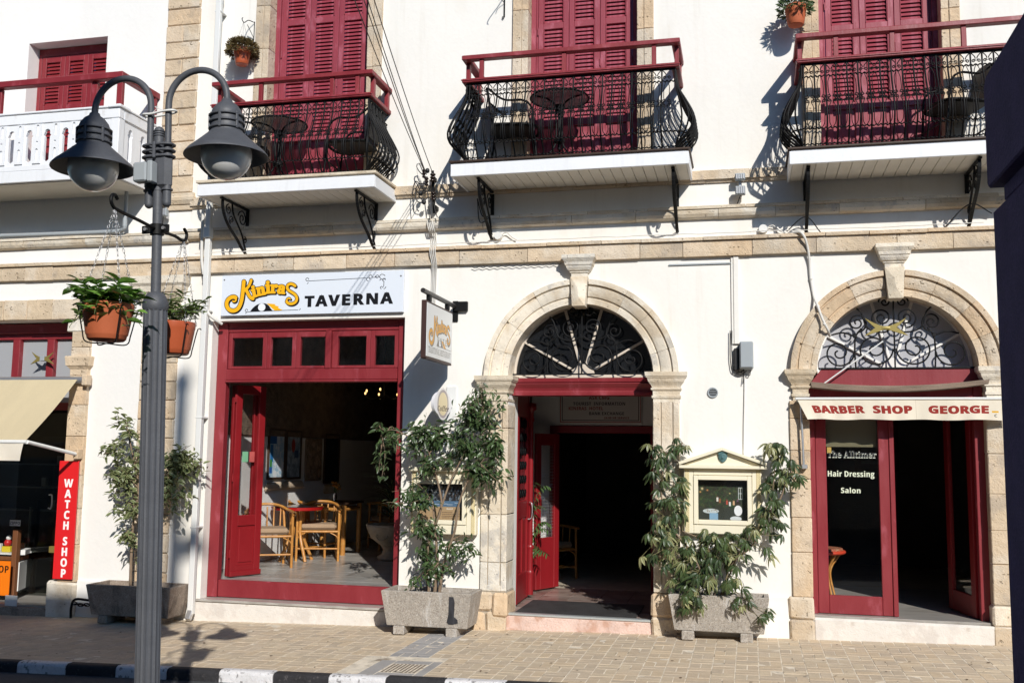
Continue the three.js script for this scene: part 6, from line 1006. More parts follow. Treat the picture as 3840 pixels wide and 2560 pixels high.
{
  const z = 0.30, w = (x, y, q = z) => W(x, y, q), B = w(1630, 2215, 0.32);
  const cl = (x, y, rx, ry, n, q = 0.32, rz = 0.14) => ({ c: w(x, y, q), r: [rx / 360, ry / 360, rz], n });
  ficus('ficus_tree', 'tall ficus with drooping dark green leaves in the pebble planter left of the hotel door', V(B.x, 0.34, B.z), [
    { p: [V(B.x - 0.06, 0.33, 0.32), w(1600, 2100), w(1618, 2000), w(1655, 1900), w(1640, 1800), w(1610, 1700)], r: 0.018 }, { p: [V(B.x, 0.33, 0.33), w(1640, 2110, 0.34), w(1632, 1990), w(1622, 1880)], r: 0.02 },
    { p: [V(B.x + 0.04, 0.33, 0.31), w(1668, 2100), w(1705, 1990), w(1718, 1900), w(1745, 1820), w(1800, 1700)], r: 0.017 }, { p: [w(1655, 1900), w(1690, 1800), w(1720, 1740), w(1790, 1600)], r: 0.011 }, { p: [w(1640, 1800), w(1560, 1660), w(1470, 1610), w(1430, 1625)], r: 0.009 }, { p: [w(1745, 1820), w(1830, 1700), w(1870, 1650)], r: 0.009 }],
    [cl(1800, 1500, 55, 60, 70), cl(1760, 1560, 75, 60, 90), cl(1840, 1530, 40, 70, 50), cl(1590, 1590, 60, 40, 55), cl(1650, 1620, 80, 55, 95), cl(1745, 1660, 100, 75, 170), cl(1835, 1660, 55, 85, 90), cl(1450, 1620, 40, 35, 30), cl(1465, 1690, 35, 50, 34, 0.4), cl(1425, 1750, 20, 40, 10, 0.45), cl(1560, 1680, 60, 45, 45), cl(1660, 1730, 80, 40, 75), cl(1800, 1770, 75, 55, 95), cl(1865, 1790, 35, 60, 45), cl(1890, 1710, 28, 35, 20), cl(1545, 1850, 45, 60, 60, 0.36), cl(1500, 1900, 40, 60, 50, 0.36), cl(1560, 1960, 40, 60, 60, 0.36), cl(1620, 1990, 45, 45, 50), cl(1590, 2080, 50, 45, 55), cl(1680, 2080, 40, 35, 25), cl(1745, 2060, 45, 35, 40), cl(1610, 2150, 30, 30, 16), cl(1660, 2150, 30, 20, 12), cl(1555, 2195, 25, 15, 8, 0.42), cl(1810, 1440, 25, 30, 18)], 91, M.ficus, ficusLeaves, 0.75, 2.0);
}
{
  const w = (x, y, q = 0.28) => W(x, y, q), B = w(490, 2190, 0.28);
  const vv = [0, 1, 2, 3].map((i) => leafGeo(0.07, 0.036, [0.075, 0.12, 0.035], [0.32, 0.33, 0.16], 80 + i, 0.3, 0.25));
  const cl = (x, y, rx, ry, n, q = 0.3) => ({ c: w(x, y, q), r: [rx / 340, ry / 340, 0.13], n });
  ficus('ficus_tree', 'variegated ficus in the dark planter behind the lamp post', V(B.x, 0.22, B.z), [{ p: [V(B.x, 0.2, 0.28), w(492, 2080), w(500, 1950), w(520, 1830), w(500, 1720), w(475, 1600)], r: 0.018 }, { p: [w(500, 1950), w(570, 1830), w(660, 1740)], r: 0.011 }, { p: [w(520, 1830), w(440, 1740), w(420, 1680)], r: 0.009 }],
    [cl(470, 1570, 25, 28, 10), cl(480, 1640, 40, 30, 26), cl(450, 1680, 55, 40, 48), cl(480, 1760, 75, 55, 100), cl(450, 1830, 55, 45, 55), cl(560, 1720, 60, 60, 60), cl(640, 1700, 60, 55, 80), cl(700, 1700, 55, 45, 50), cl(670, 1760, 80, 50, 95), cl(745, 1745, 40, 40, 30), cl(620, 1830, 60, 50, 60), cl(690, 1840, 40, 50, 30), cl(480, 1900, 55, 35, 45), cl(620, 1900, 40, 30, 22), cl(680, 1905, 25, 30, 10), cl(470, 2000, 30, 55, 26), cl(475, 2080, 22, 50, 12)], 33, M.variegated, vv, 0.55, 1.9);
}
// ---------- umbrella plant: whorls of leaflets ----------
{
  const w = (x, y, q = 0.22) => W(x, y, q), B = w(2690, 2225, 0.2), base = V(B.x, 0.38, B.z), t = thing('umbrella_plant', 'umbrella plant with variegated leaf whorls around the pediment display box', 'plant', base), rnd = rng(17), stem = new MB();
  const S = [[w(2660, 2240, 0.18), w(2600, 2080), w(2500, 1950), w(2480, 1820), w(2500, 1700)], [w(2680, 2240, 0.18), w(2670, 2100), w(2640, 2030), w(2560, 1990)], [w(2710, 2240, 0.18), w(2740, 2120), w(2825, 2040), w(2860, 1940), w(2900, 1820), w(2905, 1720)], [w(2500, 1700), w(2540, 1690), w(2560, 1660)], [w(2700, 2240, 0.18), w(2760, 2100), w(2790, 2040)], [w(2860, 1940), w(2920, 1880), w(2960, 1760)]];
  const tips = []; for (const s of S) { const cv = new THREE.CatmullRomCurve3(s.map((p) => V().copy(p).sub(base))); taperTube(stem, cv, 0.011, 0.005, 16, 6); tips.push(...cv.getSpacedPoints(12)); } put('stems', stem.geo(), M.bark, t);
  const pals = [[[0.045, 0.075, 0.027], [0.04, 0.07, 0.026]], [[0.05, 0.085, 0.028], [0.09, 0.13, 0.04]], [[0.06, 0.09, 0.027], [0.34, 0.34, 0.15]], [[0.045, 0.08, 0.027], [0.075, 0.11, 0.035]], [[0.20, 0.22, 0.10], [0.46, 0.44, 0.21]]];
  const whorls = [0, 1, 2, 3, 0, 1, 4, 3, 0].map((pi, k) => { const gs = [], n = 7 + (k % 2), r = rng(200 + k); for (let i = 0; i < n; i++) { const a = i / n * 6.283 + r() * 0.2, lg = leafGeo(0.115 * (0.75 + 0.4 * r()), 0.036, pals[pi][0], pals[pi][1], 300 + k * 10 + i, 0.18, 0.28); gs.push(lg.applyMatrix4(orient(V(0.012 * Math.cos(a), 0, 0.012 * Math.sin(a)), V(Math.cos(a), -0.55 - r() * 0.6, Math.sin(a)), (r() - 0.5) * 0.5))); } return mergeGeometries(gs); });
  const cl = [[2470, 1690, 50, 55, 12], [2530, 1660, 20, 30, 4], [2555, 1670, 22, 35, 4], [2480, 1770, 50, 45, 10], [2500, 1840, 60, 50, 12], [2545, 1810, 18, 50, 4], [2470, 1920, 45, 50, 9], [2545, 1900, 25, 45, 6], [2430, 2090, 28, 25, 4], [2470, 2010, 45, 50, 11], [2530, 1990, 55, 45, 12], [2600, 2030, 60, 50, 14], [2680, 2010, 50, 40, 13], [2750, 2030, 50, 40, 12], [2500, 2080, 60, 50, 12], [2590, 2110, 60, 50, 14], [2680, 2090, 50, 45, 11], [2760, 2080, 45, 45, 9], [2810, 2000, 35, 40, 8], [2560, 2190, 50, 45, 11], [2620, 2200, 45, 55, 11], [2590, 2270, 40, 40, 9], [2690, 2170, 40, 35, 6], [2760, 2190, 45, 35, 7], [2790, 2250, 50, 30, 6], [2865, 2300, 30, 22, 3], [2880, 1960, 30, 50, 8], [2900, 1880, 40, 50, 9], [2900, 1790, 45, 50, 12], [2885, 1690, 25, 35, 5], [2940, 1700, 40, 40, 8], [2960, 1770, 40, 50, 9], [2930, 1660, 30, 25, 3], [2990, 1800, 30, 30, 4], [2915, 1980, 30, 40, 5], [2650, 2150, 40, 40, 7], [2880, 2075, 20, 25, 2]];
  const list = []; for (const [x, y, rx, ry, n] of cl) for (let i = 0; i < n * 0.95; i++) { const a = rnd() * 6.283, u = Math.sqrt(rnd()), z = 0.12 + rnd() * 0.22 + (y > 2150 ? 0.14 : 0), p = W(x + rx * u * Math.cos(a), y + ry * u * Math.sin(a), z), out = V((rnd() - 0.5) * 1.1, 0.8 + rnd() * 0.4 - (y > 2150 ? 0.3 : 0), 0.25 + rnd() * 0.7).normalize(); const q = new THREE.Quaternion().setFromUnitVectors(V(0, 1, 0), out); list.push({ z, m: new THREE.Matrix4().compose(p, q.multiply(new THREE.Quaternion().setFromAxisAngle(V(0, 1, 0), rnd() * 6)), V(1, 1, 1).multiplyScalar(0.6 + rnd() * 0.4)) }); }
  foliage(t, 'leaf_whorl', list, whorls, M.variegated, 300);
  const pt = new MB(); for (const q of list) { const p = V().setFromMatrixPosition(q.m).sub(base); let n = tips[0]; for (const s of tips) if (s.distanceTo(p) < n.distanceTo(p)) n = s; taperTube(pt, limb(n, p, 0, 0.05, rnd), 0.0032, 0.0022, 4, 4); } put('leaf_stalks', pt.geo(), flat('leaf stalk', [0.22, 0.2, 0.09], 0.6), t).userData.kind = 'stuff';
}
// ---------- flower pots ----------
function potGeo(rt, rb, h) { return new MB().lathe([[0, 0], [rb * 0.9, 0], [rb, 0.008], [rb * 1.04, h * 0.14], [rb * 1.09, h * 0.16], [rt * 0.97, h * 0.80], [rt * 0.985, h * 0.82], [rt, h * 0.985], [rt * 0.985, h], [rt * 0.93, h], [rt * 0.9, h * 0.86], [0, h * 0.85]], V(0, 0, 0), 40); }
function chain(q, a, b, len = 0.026) { const d = V().copy(b).sub(a), n = Math.round(d.length() / len); for (let i = 0; i < n; i++) { const c = V().copy(a).addScaledVector(d, (i + 0.5) / n), g = new THREE.TorusGeometry(0.0052, 0.0013, 4, 10).scale(1, 2.1, 1).rotateY(i % 2 ? Math.PI / 2 : 0); q.add(g, new THREE.Matrix4().compose(c, new THREE.Quaternion().setFromUnitVectors(V(0, 1, 0), V().copy(d).normalize()), V(1, 1, 1))); } }
function hangingPot(name, label, pos, rt, h, hook, mat, group) {
  const t = thing(name, label, 'hanging pot', pos, group), q = new MB(), c = new MB(); put('pot', potGeo(rt, rt * 0.74, h).geo(), mat, t);
  for (let k = 0; k < 4; k++) { const a = k * Math.PI / 2 + 0.55, C = Math.cos(a), S = Math.sin(a), up = V(C * rt * 1.08, h * 0.80, S * rt * 1.08); q.tube([V(C * (rt + 0.045), h * 0.86, S * (rt + 0.045)), V(C * (rt + 0.03), h * 0.90, S * (rt + 0.03)), V(C * (rt + 0.022), h * 0.80, S * (rt + 0.022)), V(C * rt * 0.98, h * 0.2, S * rt * 0.98), V(C * rt * 0.86, -0.008, S * rt * 0.86), V(0, -0.012, 0)], 0.0032, 24, 5); chain(c, V(C * (rt + 0.015), h * 0.95, S * (rt + 0.015)), V().copy(hook).sub(pos)); void up; }
  put('wire_cradle', q.geo(), M.iron, t); put('chain', c.geo(), M.galv, t); return t;
}
function sprigs(t, mat, seed, n, reach, leafL, leafW, c0, c1, up, h, rt, per = 9) {
  const rnd = rng(seed), vars = [0, 1, 2, 3].map((i) => leafGeo(leafL * (0.8 + 0.15 * i), leafW * (0.85 + 0.1 * i), c0.map((x) => x * (0.75 + 0.18 * i)), c1, seed + i, 0.35, 0.2)), list = [], st = new MB(), c = t.position;
  for (let k = 0; k < n; k++) { const a = rnd() * 6.283, r = rt * 0.7 * rnd(), b = V(r * Math.cos(a), h * 0.86, r * Math.sin(a)), R1 = reach * (0.4 + 0.7 * rnd()), e = V(b.x + R1 * Math.cos(a), b.y + up * (0.3 + 0.9 * rnd()) - (rnd() < 0.35 ? R1 * 1.1 : 0), b.z + R1 * Math.sin(a)), cv = new THREE.QuadraticBezierCurve3(b, V(b.x * 1.5, b.y + up * 0.9, b.z * 1.5), e); taperTube(st, cv, 0.0026, 0.0014, 6, 4);
    for (let i = 0; i < per; i++) { const u = 0.25 + 0.75 * (i + rnd()) / per, p = cv.getPoint(u), d = V(Math.cos(a + (i % 2 ? 1.1 : -1.1)), 0.25 + (rnd() - 0.5) * 0.9, Math.sin(a + (i % 2 ? 1.1 : -1.1))); list.push({ z: p.z, m: orient(V().copy(p).add(c), d, (rnd() - 0.5) * 1.2, 0.7 + 0.5 * rnd()) }); } }
  put('stems', st.geo(), flat('green stem', [0.12, 0.16, 0.05], 0.6), t); foliage(t, 'leaf', list, vars, mat, 300);
}
{
  const hook = [V(-2.872 + 0.105 * 0.40, 2.855, 5.68 + 0.405), V(-2.872 - 0.105 * 0.285, 2.868, 5.68 - 0.285)];
  const a = hangingPot('hanging_pot', 'nearer terracotta pot with broad glossy leaves, on chains left of the lamp post', V(hook[0].x - 0.012, 2.245, hook[0].z - 0.01), 0.113, 0.17, hook[0], M.terra, 'terracotta pots hanging from the lamp post');
  const vm = new THREE.MeshPhysicalMaterial({ name: 'glossy green leaf', roughness: 0.28, transmission: 0.2, thickness: 0, side: THREE.DoubleSide, vertexColors: true });
  sprigs(a, vm, 61, 52, 0.13, 0.058, 0.036, [0.10, 0.22, 0.035], [0.19, 0.34, 0.07], 0.10, 0.17, 0.113, 10);
  const b = hangingPot('hanging_pot', 'farther terracotta pot with thin pointed leaves, half hidden by the lamp post', V(hook[1].x - 0.03, 2.25, hook[1].z), 0.108, 0.17, hook[1], M.terraGloss, 'terracotta pots hanging from the lamp post');
  sprigs(b, vm, 77, 40, 0.085, 0.055, 0.014, [0.08, 0.16, 0.035], [0.22, 0.28, 0.09], 0.15, 0.17, 0.108, 13);
}
function wallPot(label, sx, sy, z, rt, h, seed, dry, mat) {
  const p = W(sx, sy, z), t = thing('wall_pot', label, 'hanging pot', V(p.x, p.y, z), 'terracotta pots hanging from wall brackets'); put('pot', potGeo(rt, rt * 0.72, h).geo(), mat, t);
  const rnd = rng(seed), st = new MB(), list = [], vm = new THREE.MeshPhysicalMaterial({ name: 'bushy leaf', roughness: 0.6, transmission: 0.15, thickness: 0, side: THREE.DoubleSide, vertexColors: true });
  const vars = [0, 1, 2, 3].map((i) => leafGeo(dry ? 0.03 : 0.038, dry ? 0.011 : 0.017, dry ? [[0.10, 0.085, 0.022], [0.15, 0.095, 0.03], [0.085, 0.09, 0.02], [0.19, 0.10, 0.035]][i] : [0.035 + 0.012 * i, 0.075 + 0.015 * i, 0.025], dry ? [0.17, 0.12, 0.04] : [0.07, 0.12, 0.04], seed + i, 0.2, 0.2));
  for (let i = 0; i < (dry ? 2600 : 560); i++) { const a = rnd() * 6.283, e = Math.acos(1 - rnd() * 1.35), R0 = (dry ? 0.165 : 0.15) * (0.55 + 0.5 * Math.pow(rnd(), 0.5)), d = V(Math.sin(e) * Math.cos(a), Math.cos(e) * (dry ? 0.72 : 0.8) - (e > 1.4 ? 0.15 : 0), Math.sin(e) * Math.sin(a)), q = V(d.x * R0, h * 0.95 + d.y * R0, d.z * R0); if (q.z + z < 0.02) continue; list.push({ z: q.z, m: orient(V().copy(q).add(t.position), d.clone().add(V((rnd() - 0.5) * 1.2, (rnd() - 0.5) * 0.8, (rnd() - 0.5) * 1.2)), rnd() * 6, 0.7 + 0.7 * rnd()) }); if (i % 12 === 0) st.cyl(V(0, h * 0.9, 0), q, 0.002, 0.0012, 4); }
  put('stems', st.geo(), flat('brown stem', [0.12, 0.08, 0.04], 0.8), t); foliage(t, 'leaf', list, vars, vm, dry ? 120 : 160);
  // wall bracket and wires
  const B = new MB(), y = h + 0.33, q = -z; B.tube([V(0.05, y + 0.06, q + 0.01), V(0.05, y - 0.16, q + 0.01)], 0.005).tube([V(0.05, y + 0.05, q + 0.01), V(0.02, y + 0.04, q + 0.1), V(0, y - 0.01, -0.01), V(-0.005, y + 0.015, 0.03), V(0, y + 0.035, 0.02)], 0.005, 24, 5).tube([V(0.05, y - 0.14, q + 0.01), V(0.02, y - 0.02, -0.05)], 0.004); for (const k of [0, 2.1, 4.2]) B.cyl(V(rt * Math.cos(k), h * 0.95, rt * Math.sin(k)), V(0, y - 0.01, 0), 0.0013, 0.0013, 4); put('bracket', B.geo(), M.iron, t);
}
wallPot('glossy terracotta pot with a dry brown bushy plant, beside the left red shutters', 906, 244, 0.17, 0.098, 0.19, 12, true, M.terraGloss);
wallPot('terracotta pot with dark green leaves on the wall left of the right red shutters', 2985, 97, 0.24, 0.105, 0.20, 29, false, M.terra);
{ // bare scrolled bracket
  const t = thing('wall_bracket', 'empty scrolled iron plant bracket on the wall left of the middle balcony window', 'bracket', V(WX(1892, 20, 0), WY(1892, 20, 0), 0)), q = new MB(); q.box(-0.008, -0.14, 0.0, 0.008, 0.30, 0.012).tube([V(0, -0.14, 0.01), V(-0.012, -0.16, 0.015), V(-0.02, -0.145, 0.015), V(-0.01, -0.135, 0.015)], 0.005, 12, 5).tube([V(0, 0.10, 0.012), V(-0.02, 0.06, 0.1), V(-0.06, 0.0, 0.22), V(-0.065, -0.03, 0.24), V(-0.05, -0.04, 0.24)], 0.005, 20, 5).tube([V(0, 0.02, 0.012), V(-0.025, 0.03, 0.1), V(-0.03, 0.0, 0.13)], 0.004, 12, 5).tube([V(0, 0.3, 0.012), V(-0.03, 0.31, 0.14), V(-0.08, 0.3, 0.28)], 0.006, 14, 5); put('scrolls', q.geo(), M.iron, t);
}

// ---------- across the street, out of frame: the house whose shadow falls on the left ----------
{
  const t = thing('opposite_house', 'pale house across the street, behind the photographer', 'building'), x1 = 1.43, z0 = 14.5, top = 9.95;
  const sh = poly([[-26, -1], [x1, -1], [x1, top], [-26, top]]);
  for (let i = 0; i < 8; i++) for (const [a, b] of [[0.2, 2.6], [4.2, 6.2], [7.2, 9.0]]) { const p = new THREE.Path(), c = -1.2 - i * 3; p.moveTo(c - 0.6, a); p.lineTo(c + 0.6, a); p.lineTo(c + 0.6, b); p.lineTo(c - 0.6, b); p.closePath(); sh.holes.push(p); }
  put('wall', new MB().ext(sh, 0.4, T(0, 0, z0)).geo(), tinted(M.plaster, [0.75, 0.74, 0.72]), t);
  put('body', new MB().box(-26, -1, z0 + 0.41, x1, top - 0.05, z0 + 9, 0.01).geo(), tinted(M.plaster, [0.35, 0.33, 0.3]), t);
  const far = thing('opposite_house', 'lower house on the opposite pavement, right of the tall pale one', 'building'); put('wall', new MB().box(1.9, -1, 15.6, 30, 6.8, 24, 0.02).geo(), tinted(M.plaster, [0.55, 0.5, 0.44]), far); put('roof', new MB().box(1.8, 6.81, 15.4, 30.2, 7.0, 24.2, 0.02).geo(), M.terra, far);
  const p = thing('chimney_pipe', 'tall grey flue pipe at the corner of the house across the street', 'pipe'); put('pipe', new MB().cyl(V(1.505, 9.6, 14.6), V(1.505, 12.4, 14.6), 0.08, 0.08, 20).cyl(V(1.40, 9.66, 14.6), V(1.51, 9.66, 14.6), 0.08, 0.08, 16).cyl(V(1.44, 10.5, 14.6), V(1.78, 10.5, 14.6), 0.02).sph(V(1.74, 10.62, 14.6), 0.14, 1.3, 1, 0.4, 14).geo(), M.plasticGrey, p); put('cowl', new MB().cyl(V(1.505, 12.4, 14.6), V(1.505, 12.55, 14.6), 0.12, 0.06, 20).geo(), M.plasticGrey, p);
}
// ---------- blue metal kiosk corner close to the camera ----------
{
  const t = thing('kiosk', 'dark blue metal kiosk edge close to the camera at the right border', 'kiosk'), x = 0.387, X = 1.3;
  put('column', new MB().box(x + 0.001, -0.4, 8.29, X, 2.168, 9.4, 0.014).geo(), M.blue, t);
  put('neck', new MB().box(x + 0.016, 2.169, 8.31, X, 2.199, 9.4, 0.004).geo(), M.blue, t);
  put('hood', new MB().ext(poly([[8.296, 2.2], [8.290, 2.206], [8.293, 2.366], [8.306, 2.378], [9.42, 2.40], [9.42, 2.2]]), X - x, new THREE.Matrix4().makeBasis(V(0, 0, 1), V(0, 1, 0), V(1, 0, 0)).setPosition(x, 0, 0), 0.003).geo(), M.blue, t);
}
// ---------- pipes and cables on the wall ----------
{
  const t = thing('rain_pipe', 'white square rain pipe down the wall left of the taverna', 'pipe'), xa = WX(786, 1000), xb = WX(805, 1000);
  put('pipe', new MB().box(xa, -0.02, 0.075, xb, 4.13, 0.135, 0.006).box(xa, 4.26, 0.09, xb, 9, 0.14, 0.006).geo(), M.plasticWhite, t); put('elbow', new MB().box(xa - 0.01, 4.13, 0.07, xb + 0.01, 4.26, 0.16, 0.01).geo(), M.plasticWhite, t);
  put('shoe', new MB().bar(V((xa + xb) / 2, 0.02, 0.105), V((xa + xb) / 2, -0.07, 0.16), 0.055, 0.06, 0.005).geo(), M.galv, t);
  for (const y of [0.9, 2.1, 3.3, 5.6, 6.8]) put('clip', new MB().box(xa - 0.008, y, 0.0, xb + 0.008, y + 0.02, 0.139, 0.003).geo(), M.plasticWhite, t);
  const c = thing('wall_conduit', 'thin white round conduit beside the rain pipe', 'conduit'); const P = (x, y, z = 0.10) => W(x, y, z);
  put('tube', new MB().tube([P(838, -40, 0.04), P(834, 10, 0.04), P(808, 390, 0.04), P(790, 640, 0.04)], 0.014, 20, 8).geo(), M.cableWhite, c); put('clip', new MB().cyl(P(834, 6, 0.04), P(833, 18, 0.04), 0.019).geo(), M.galv, c);
  const h = thing('cable_hose', 'bent white cable hose running down to the taverna door frame', 'cable'); put('hose', new MB().tube([P(762, 790), P(757, 900), P(757, 980), P(765, 1040), P(768, 1100), P(772, 1150), P(785, 1180), P(810, 1200, 0.06), P(832, 1215, 0.0)], 0.018, 50, 8).geo(), M.cableWhite, h); put('tie', new MB().cyl(P(762, 1030), P(764, 1037), 0.021).geo(), M.cableBlack, h);
}
{ // insulators where the overhead wires reach the wall
  const t = thing('insulator_bracket', 'dark insulators on an iron bracket where the overhead wires meet the wall', 'insulators'), q = new MB(), a = W(1622, 640, 0.10), b = W(1628, 800, 0.10);
  put('bar', new MB().bar(a, b, 0.03, 0.012, 0.002).box(a.x - 0.02, a.y - 0.1, 0, a.x + 0.02, a.y - 0.06, 0.1, 0.003).box(b.x - 0.02, b.y + 0.05, 0, b.x + 0.02, b.y + 0.09, 0.1, 0.003).geo(), M.iron, t);
  const ins = (p, r = 0.026) => { for (let k = 0; k < 3; k++) q.lathe([[0, 0], [r * 0.7, 0], [r, 0.008], [r, 0.02], [r * 0.55, 0.026], [r * 0.5, 0.034], [0, 0.034]], V(p.x, p.y + k * 0.033 - 0.05, p.z), 14); };
  const pts = [[1623, 665], [1625, 735], [1590, 650], [1600, 680]]; pts.forEach(([x, y], i) => ins(W(x, y, i < 2 ? 0.15 : 0.17), i < 2 ? 0.03 : 0.02)); q.to('insulator', M.ceramic, t);
  const w = (x, y, z = 0.14) => W(x, y, z), lp = new MB();
  for (const s of [[[1590, 660], [1570, 640], [1562, 620], [1570, 612], [1580, 630], [1600, 700], [1610, 780], [1618, 820]], [[1600, 690], [1570, 690], [1558, 720], [1565, 755], [1585, 758], [1600, 745]], [[1580, 700], [1560, 680], [1550, 700], [1548, 740], [1552, 790]], [[1605, 720], [1585, 715], [1572, 735], [1580, 748]], [[1625, 750], [1632, 790], [1640, 815]], [[1612, 740], [1608, 790], [1612, 822]]]) lp.tube(s.map((p) => w(p[0], p[1])), 0.0055, 30, 5); lp.to('jumper_cable', M.cableBlack, t);
  put('white_loop', new MB().tube([[1584, 690], [1566, 650], [1566, 618], [1576, 612], [1590, 640]].map((p) => w(p[0], p[1])), 0.005, 24, 5).geo(), M.cableWhite, t);
  const bl = new MB(); for (const [x, y] of [[1590, 758], [1578, 725], [1603, 640]]) bl.sph(w(x, y), 0.024, 1, 1.2, 1, 10); bl.to('joint_cap', M.cableBlack, t);
  const cb = thing('cable_bundle', 'four white cables stepping over the cornices and down to the hanging sign', 'cables');
  for (let k = 0; k < 4; k++) { const o = k * 6.5; put('cable', new MB().tube([[1606 + o, 822, 0.02], [1602 + o, 835, 0.105], [1608 + o, 862, 0.105], [1614 + o, 885, 0.02], [1618 + o, 915, 0.02], [1612 + o, 932, 0.10], [1613 + o, 955, 0.09], [1619 + o * 0.9, 985, 0.06], [1620 + o * 0.85, 1020, 0.02], [1616 + o * 0.8, 1140, 0.015]].map((p) => W(...p)), 0.0062, 60, 6).geo(), M.cableWhite, cb); }
  // overhead wires
  const ends = [[[1332, 0], [1592, 640]], [[1372, 0], [1596, 646]], [[1388, 0], [1600, 655]], [[1412, 0], [1623, 650]]];
  ends.forEach(([u, v], i) => { const B = W(v[0], v[1], 0.17), A = W(u[0] - 40, u[1] - 130, 3.6), m = V().copy(A).lerp(B, 0.5).add(V(0, -0.14, 0)); const o = thing('overhead_wire', ['leftmost of four thin wires slanting down to the insulators', 'second wire from the left slanting down to the insulators', 'third wire from the left slanting down to the insulators', 'rightmost of four thin wires slanting down to the insulators'][i], 'wire', V(0, 0, 0), 'overhead wires'); put('wire', new MB().add(new THREE.TubeGeometry(new THREE.QuadraticBezierCurve3(A.clone().add(A.clone().sub(B).multiplyScalar(0.8)), m, B), 40, 0.0042, 5)).geo(), M.wire, o); });
}
{
  const t = thing('meter_box', 'grey wall box with loose wires between the two arched doors', 'electric box'), a = W(2773, 1284, 0), b = W(2826, 1385, 0);
  put('box', new MB().box(a.x, b.y, 0.005, b.x, a.y, 0.115, 0.012).geo(), M.plasticGrey, t); put('lid', new MB().box(a.x + 0.01, b.y + 0.012, 0.116, b.x - 0.008, a.y - 0.01, 0.126, 0.006).geo(), M.plasticGrey, t);
  const q = new MB(), w = (x, y, z = 0.03) => W(x, y, z); for (const s of [[[2770, 1300], [2758, 1330], [2760, 1370], [2775, 1395], [2790, 1385]], [[2768, 1350], [2752, 1375], [2756, 1398], [2778, 1405], [2800, 1390]], [[2738, 1240], [2740, 1360], [2750, 1395], [2772, 1400]], [[2745, 1240], [2746, 1350], [2756, 1390], [2785, 1396]], [[2790, 1385], [2788, 1420], [2785, 1440]], [[2815, 1388], [2810, 1408], [2795, 1402]]]) q.tube(s.map((p) => w(p[0], p[1])), 0.0045, 24, 5); q.to('wires', M.cableBlack, t);
  put('terminal', new MB().box(a.x - 0.055, b.y - 0.01, 0.003, a.x - 0.004, a.y - 0.06, 0.05, 0.008).geo(), M.cableBlack, t);
  put('down_conduit', new MB().tube([w(2793, 1388, 0.012), w(2792, 1480, 0.012), w(2790, 1580, 0.012), w(2789, 1700, 0.012)], 0.006, 12, 6).geo(), M.cableWhite, t);
  const c = thing('cable_trunking', 'white cable trunking down from the cornice to the grey wall box', 'conduit'), x0 = WX(2742, 1100), x1 = WX(2771, 1100), yt = 3.745, yb = WY(2757, 1290);
  put('trunk', new MB().box(x0, yb, 0, x0 + 0.02, yt, 0.018, 0.003).box(x0 + 0.024, yb, 0, x1, yt, 0.026, 0.003).geo(), M.plaster, c); put('branch', new MB().box(WX(2508, 992), WY(2620, 994), 0, x0 - 0.001, WY(2620, 988), 0.016, 0.003).geo(), M.plasticGrey, c);
  const v = thing('round_vent', 'small round dark vent in the wall left of the grey box', 'vent', V(WX(2673, 1472), WY(2673, 1472), 0)); put('rim', new MB().add(new THREE.TorusGeometry(0.046, 0.008, 8, 30), T(0, 0, 0.008)).geo(), M.plasticGrey, v); put('grille', new MB().cyl(V(0, 0, 0.001), V(0, 0, 0.006), 0.044, 0.044, 24).geo(), M.cableBlack, v); const g = new MB(); for (let k = -2; k < 3; k++) g.box(-0.036, k * 0.016 - 0.003, 0.006, 0.036, k * 0.016 + 0.003, 0.011, 0.002); g.to('louvre', M.plasticGrey, v);
  const f = (name, label, sx, sy) => { const o = thing(name, label, 'terminal block', V(WX(sx, sy, 0.08), WY(sx, sy, 0.08), 0)); put('block', new MB().box(-0.05, 0.03, 0.07, 0.05, 0.10, 0.13, 0.008).geo(), M.plasticGrey, o); put('block', new MB().box(-0.05, -0.12, 0.07, 0.05, -0.03, 0.13, 0.008).geo(), M.plasticGrey, o); const q = new MB(); for (let k = 0; k < 4; k++) q.box(-0.04 + k * 0.022, -0.11, 0.131, -0.026 + k * 0.022, -0.04, 0.138, 0.002).box(-0.04 + k * 0.022, 0.04, 0.131, -0.026 + k * 0.022, 0.09, 0.138, 0.002); q.to('fins', M.galv, o); put('bracket', new MB().box(-0.015, -0.13, 0.0, 0.015, 0.11, 0.068, 0.004).geo(), M.galv, o); put('cable', new MB().tube([V(0, -0.12, 0.1), V(-0.03, -0.19, 0.06), V(-0.06, -0.24, 0.03)], 0.005, 14, 5).geo(), M.cableBlack, o); };
  f('terminal_block', 'grey finned terminal block on the wall left of the right balcony bracket', 2776, 690); f('terminal_block', 'grey finned terminal block behind the lamp post', 618, 775);
  for (const [sx, sy, l] of [[1868, 884, 'round white junction rosette on the cornice under the middle balcony'], [2862, 858, 'white junction knob on the cornice left of the right balcony bracket']]) { const o = thing('junction_knob', l, 'junction box', V(WX(sx, sy, 0.03), WY(sx, sy, 0.03), 0.0)); put('knob', new MB().cyl(V(0, 0, 0), V(0, 0, 0.05), 0.05, 0.042, 10).geo(), M.plasticWhite, o); put('lead', new MB().tube([V(0.03, 0, 0.03), V(0.09, 0.03, 0.04), V(0.15, -0.02, 0.03), V(0.2, -0.05, 0.03)], 0.006, 18, 5).geo(), M.cableWhite, o); }
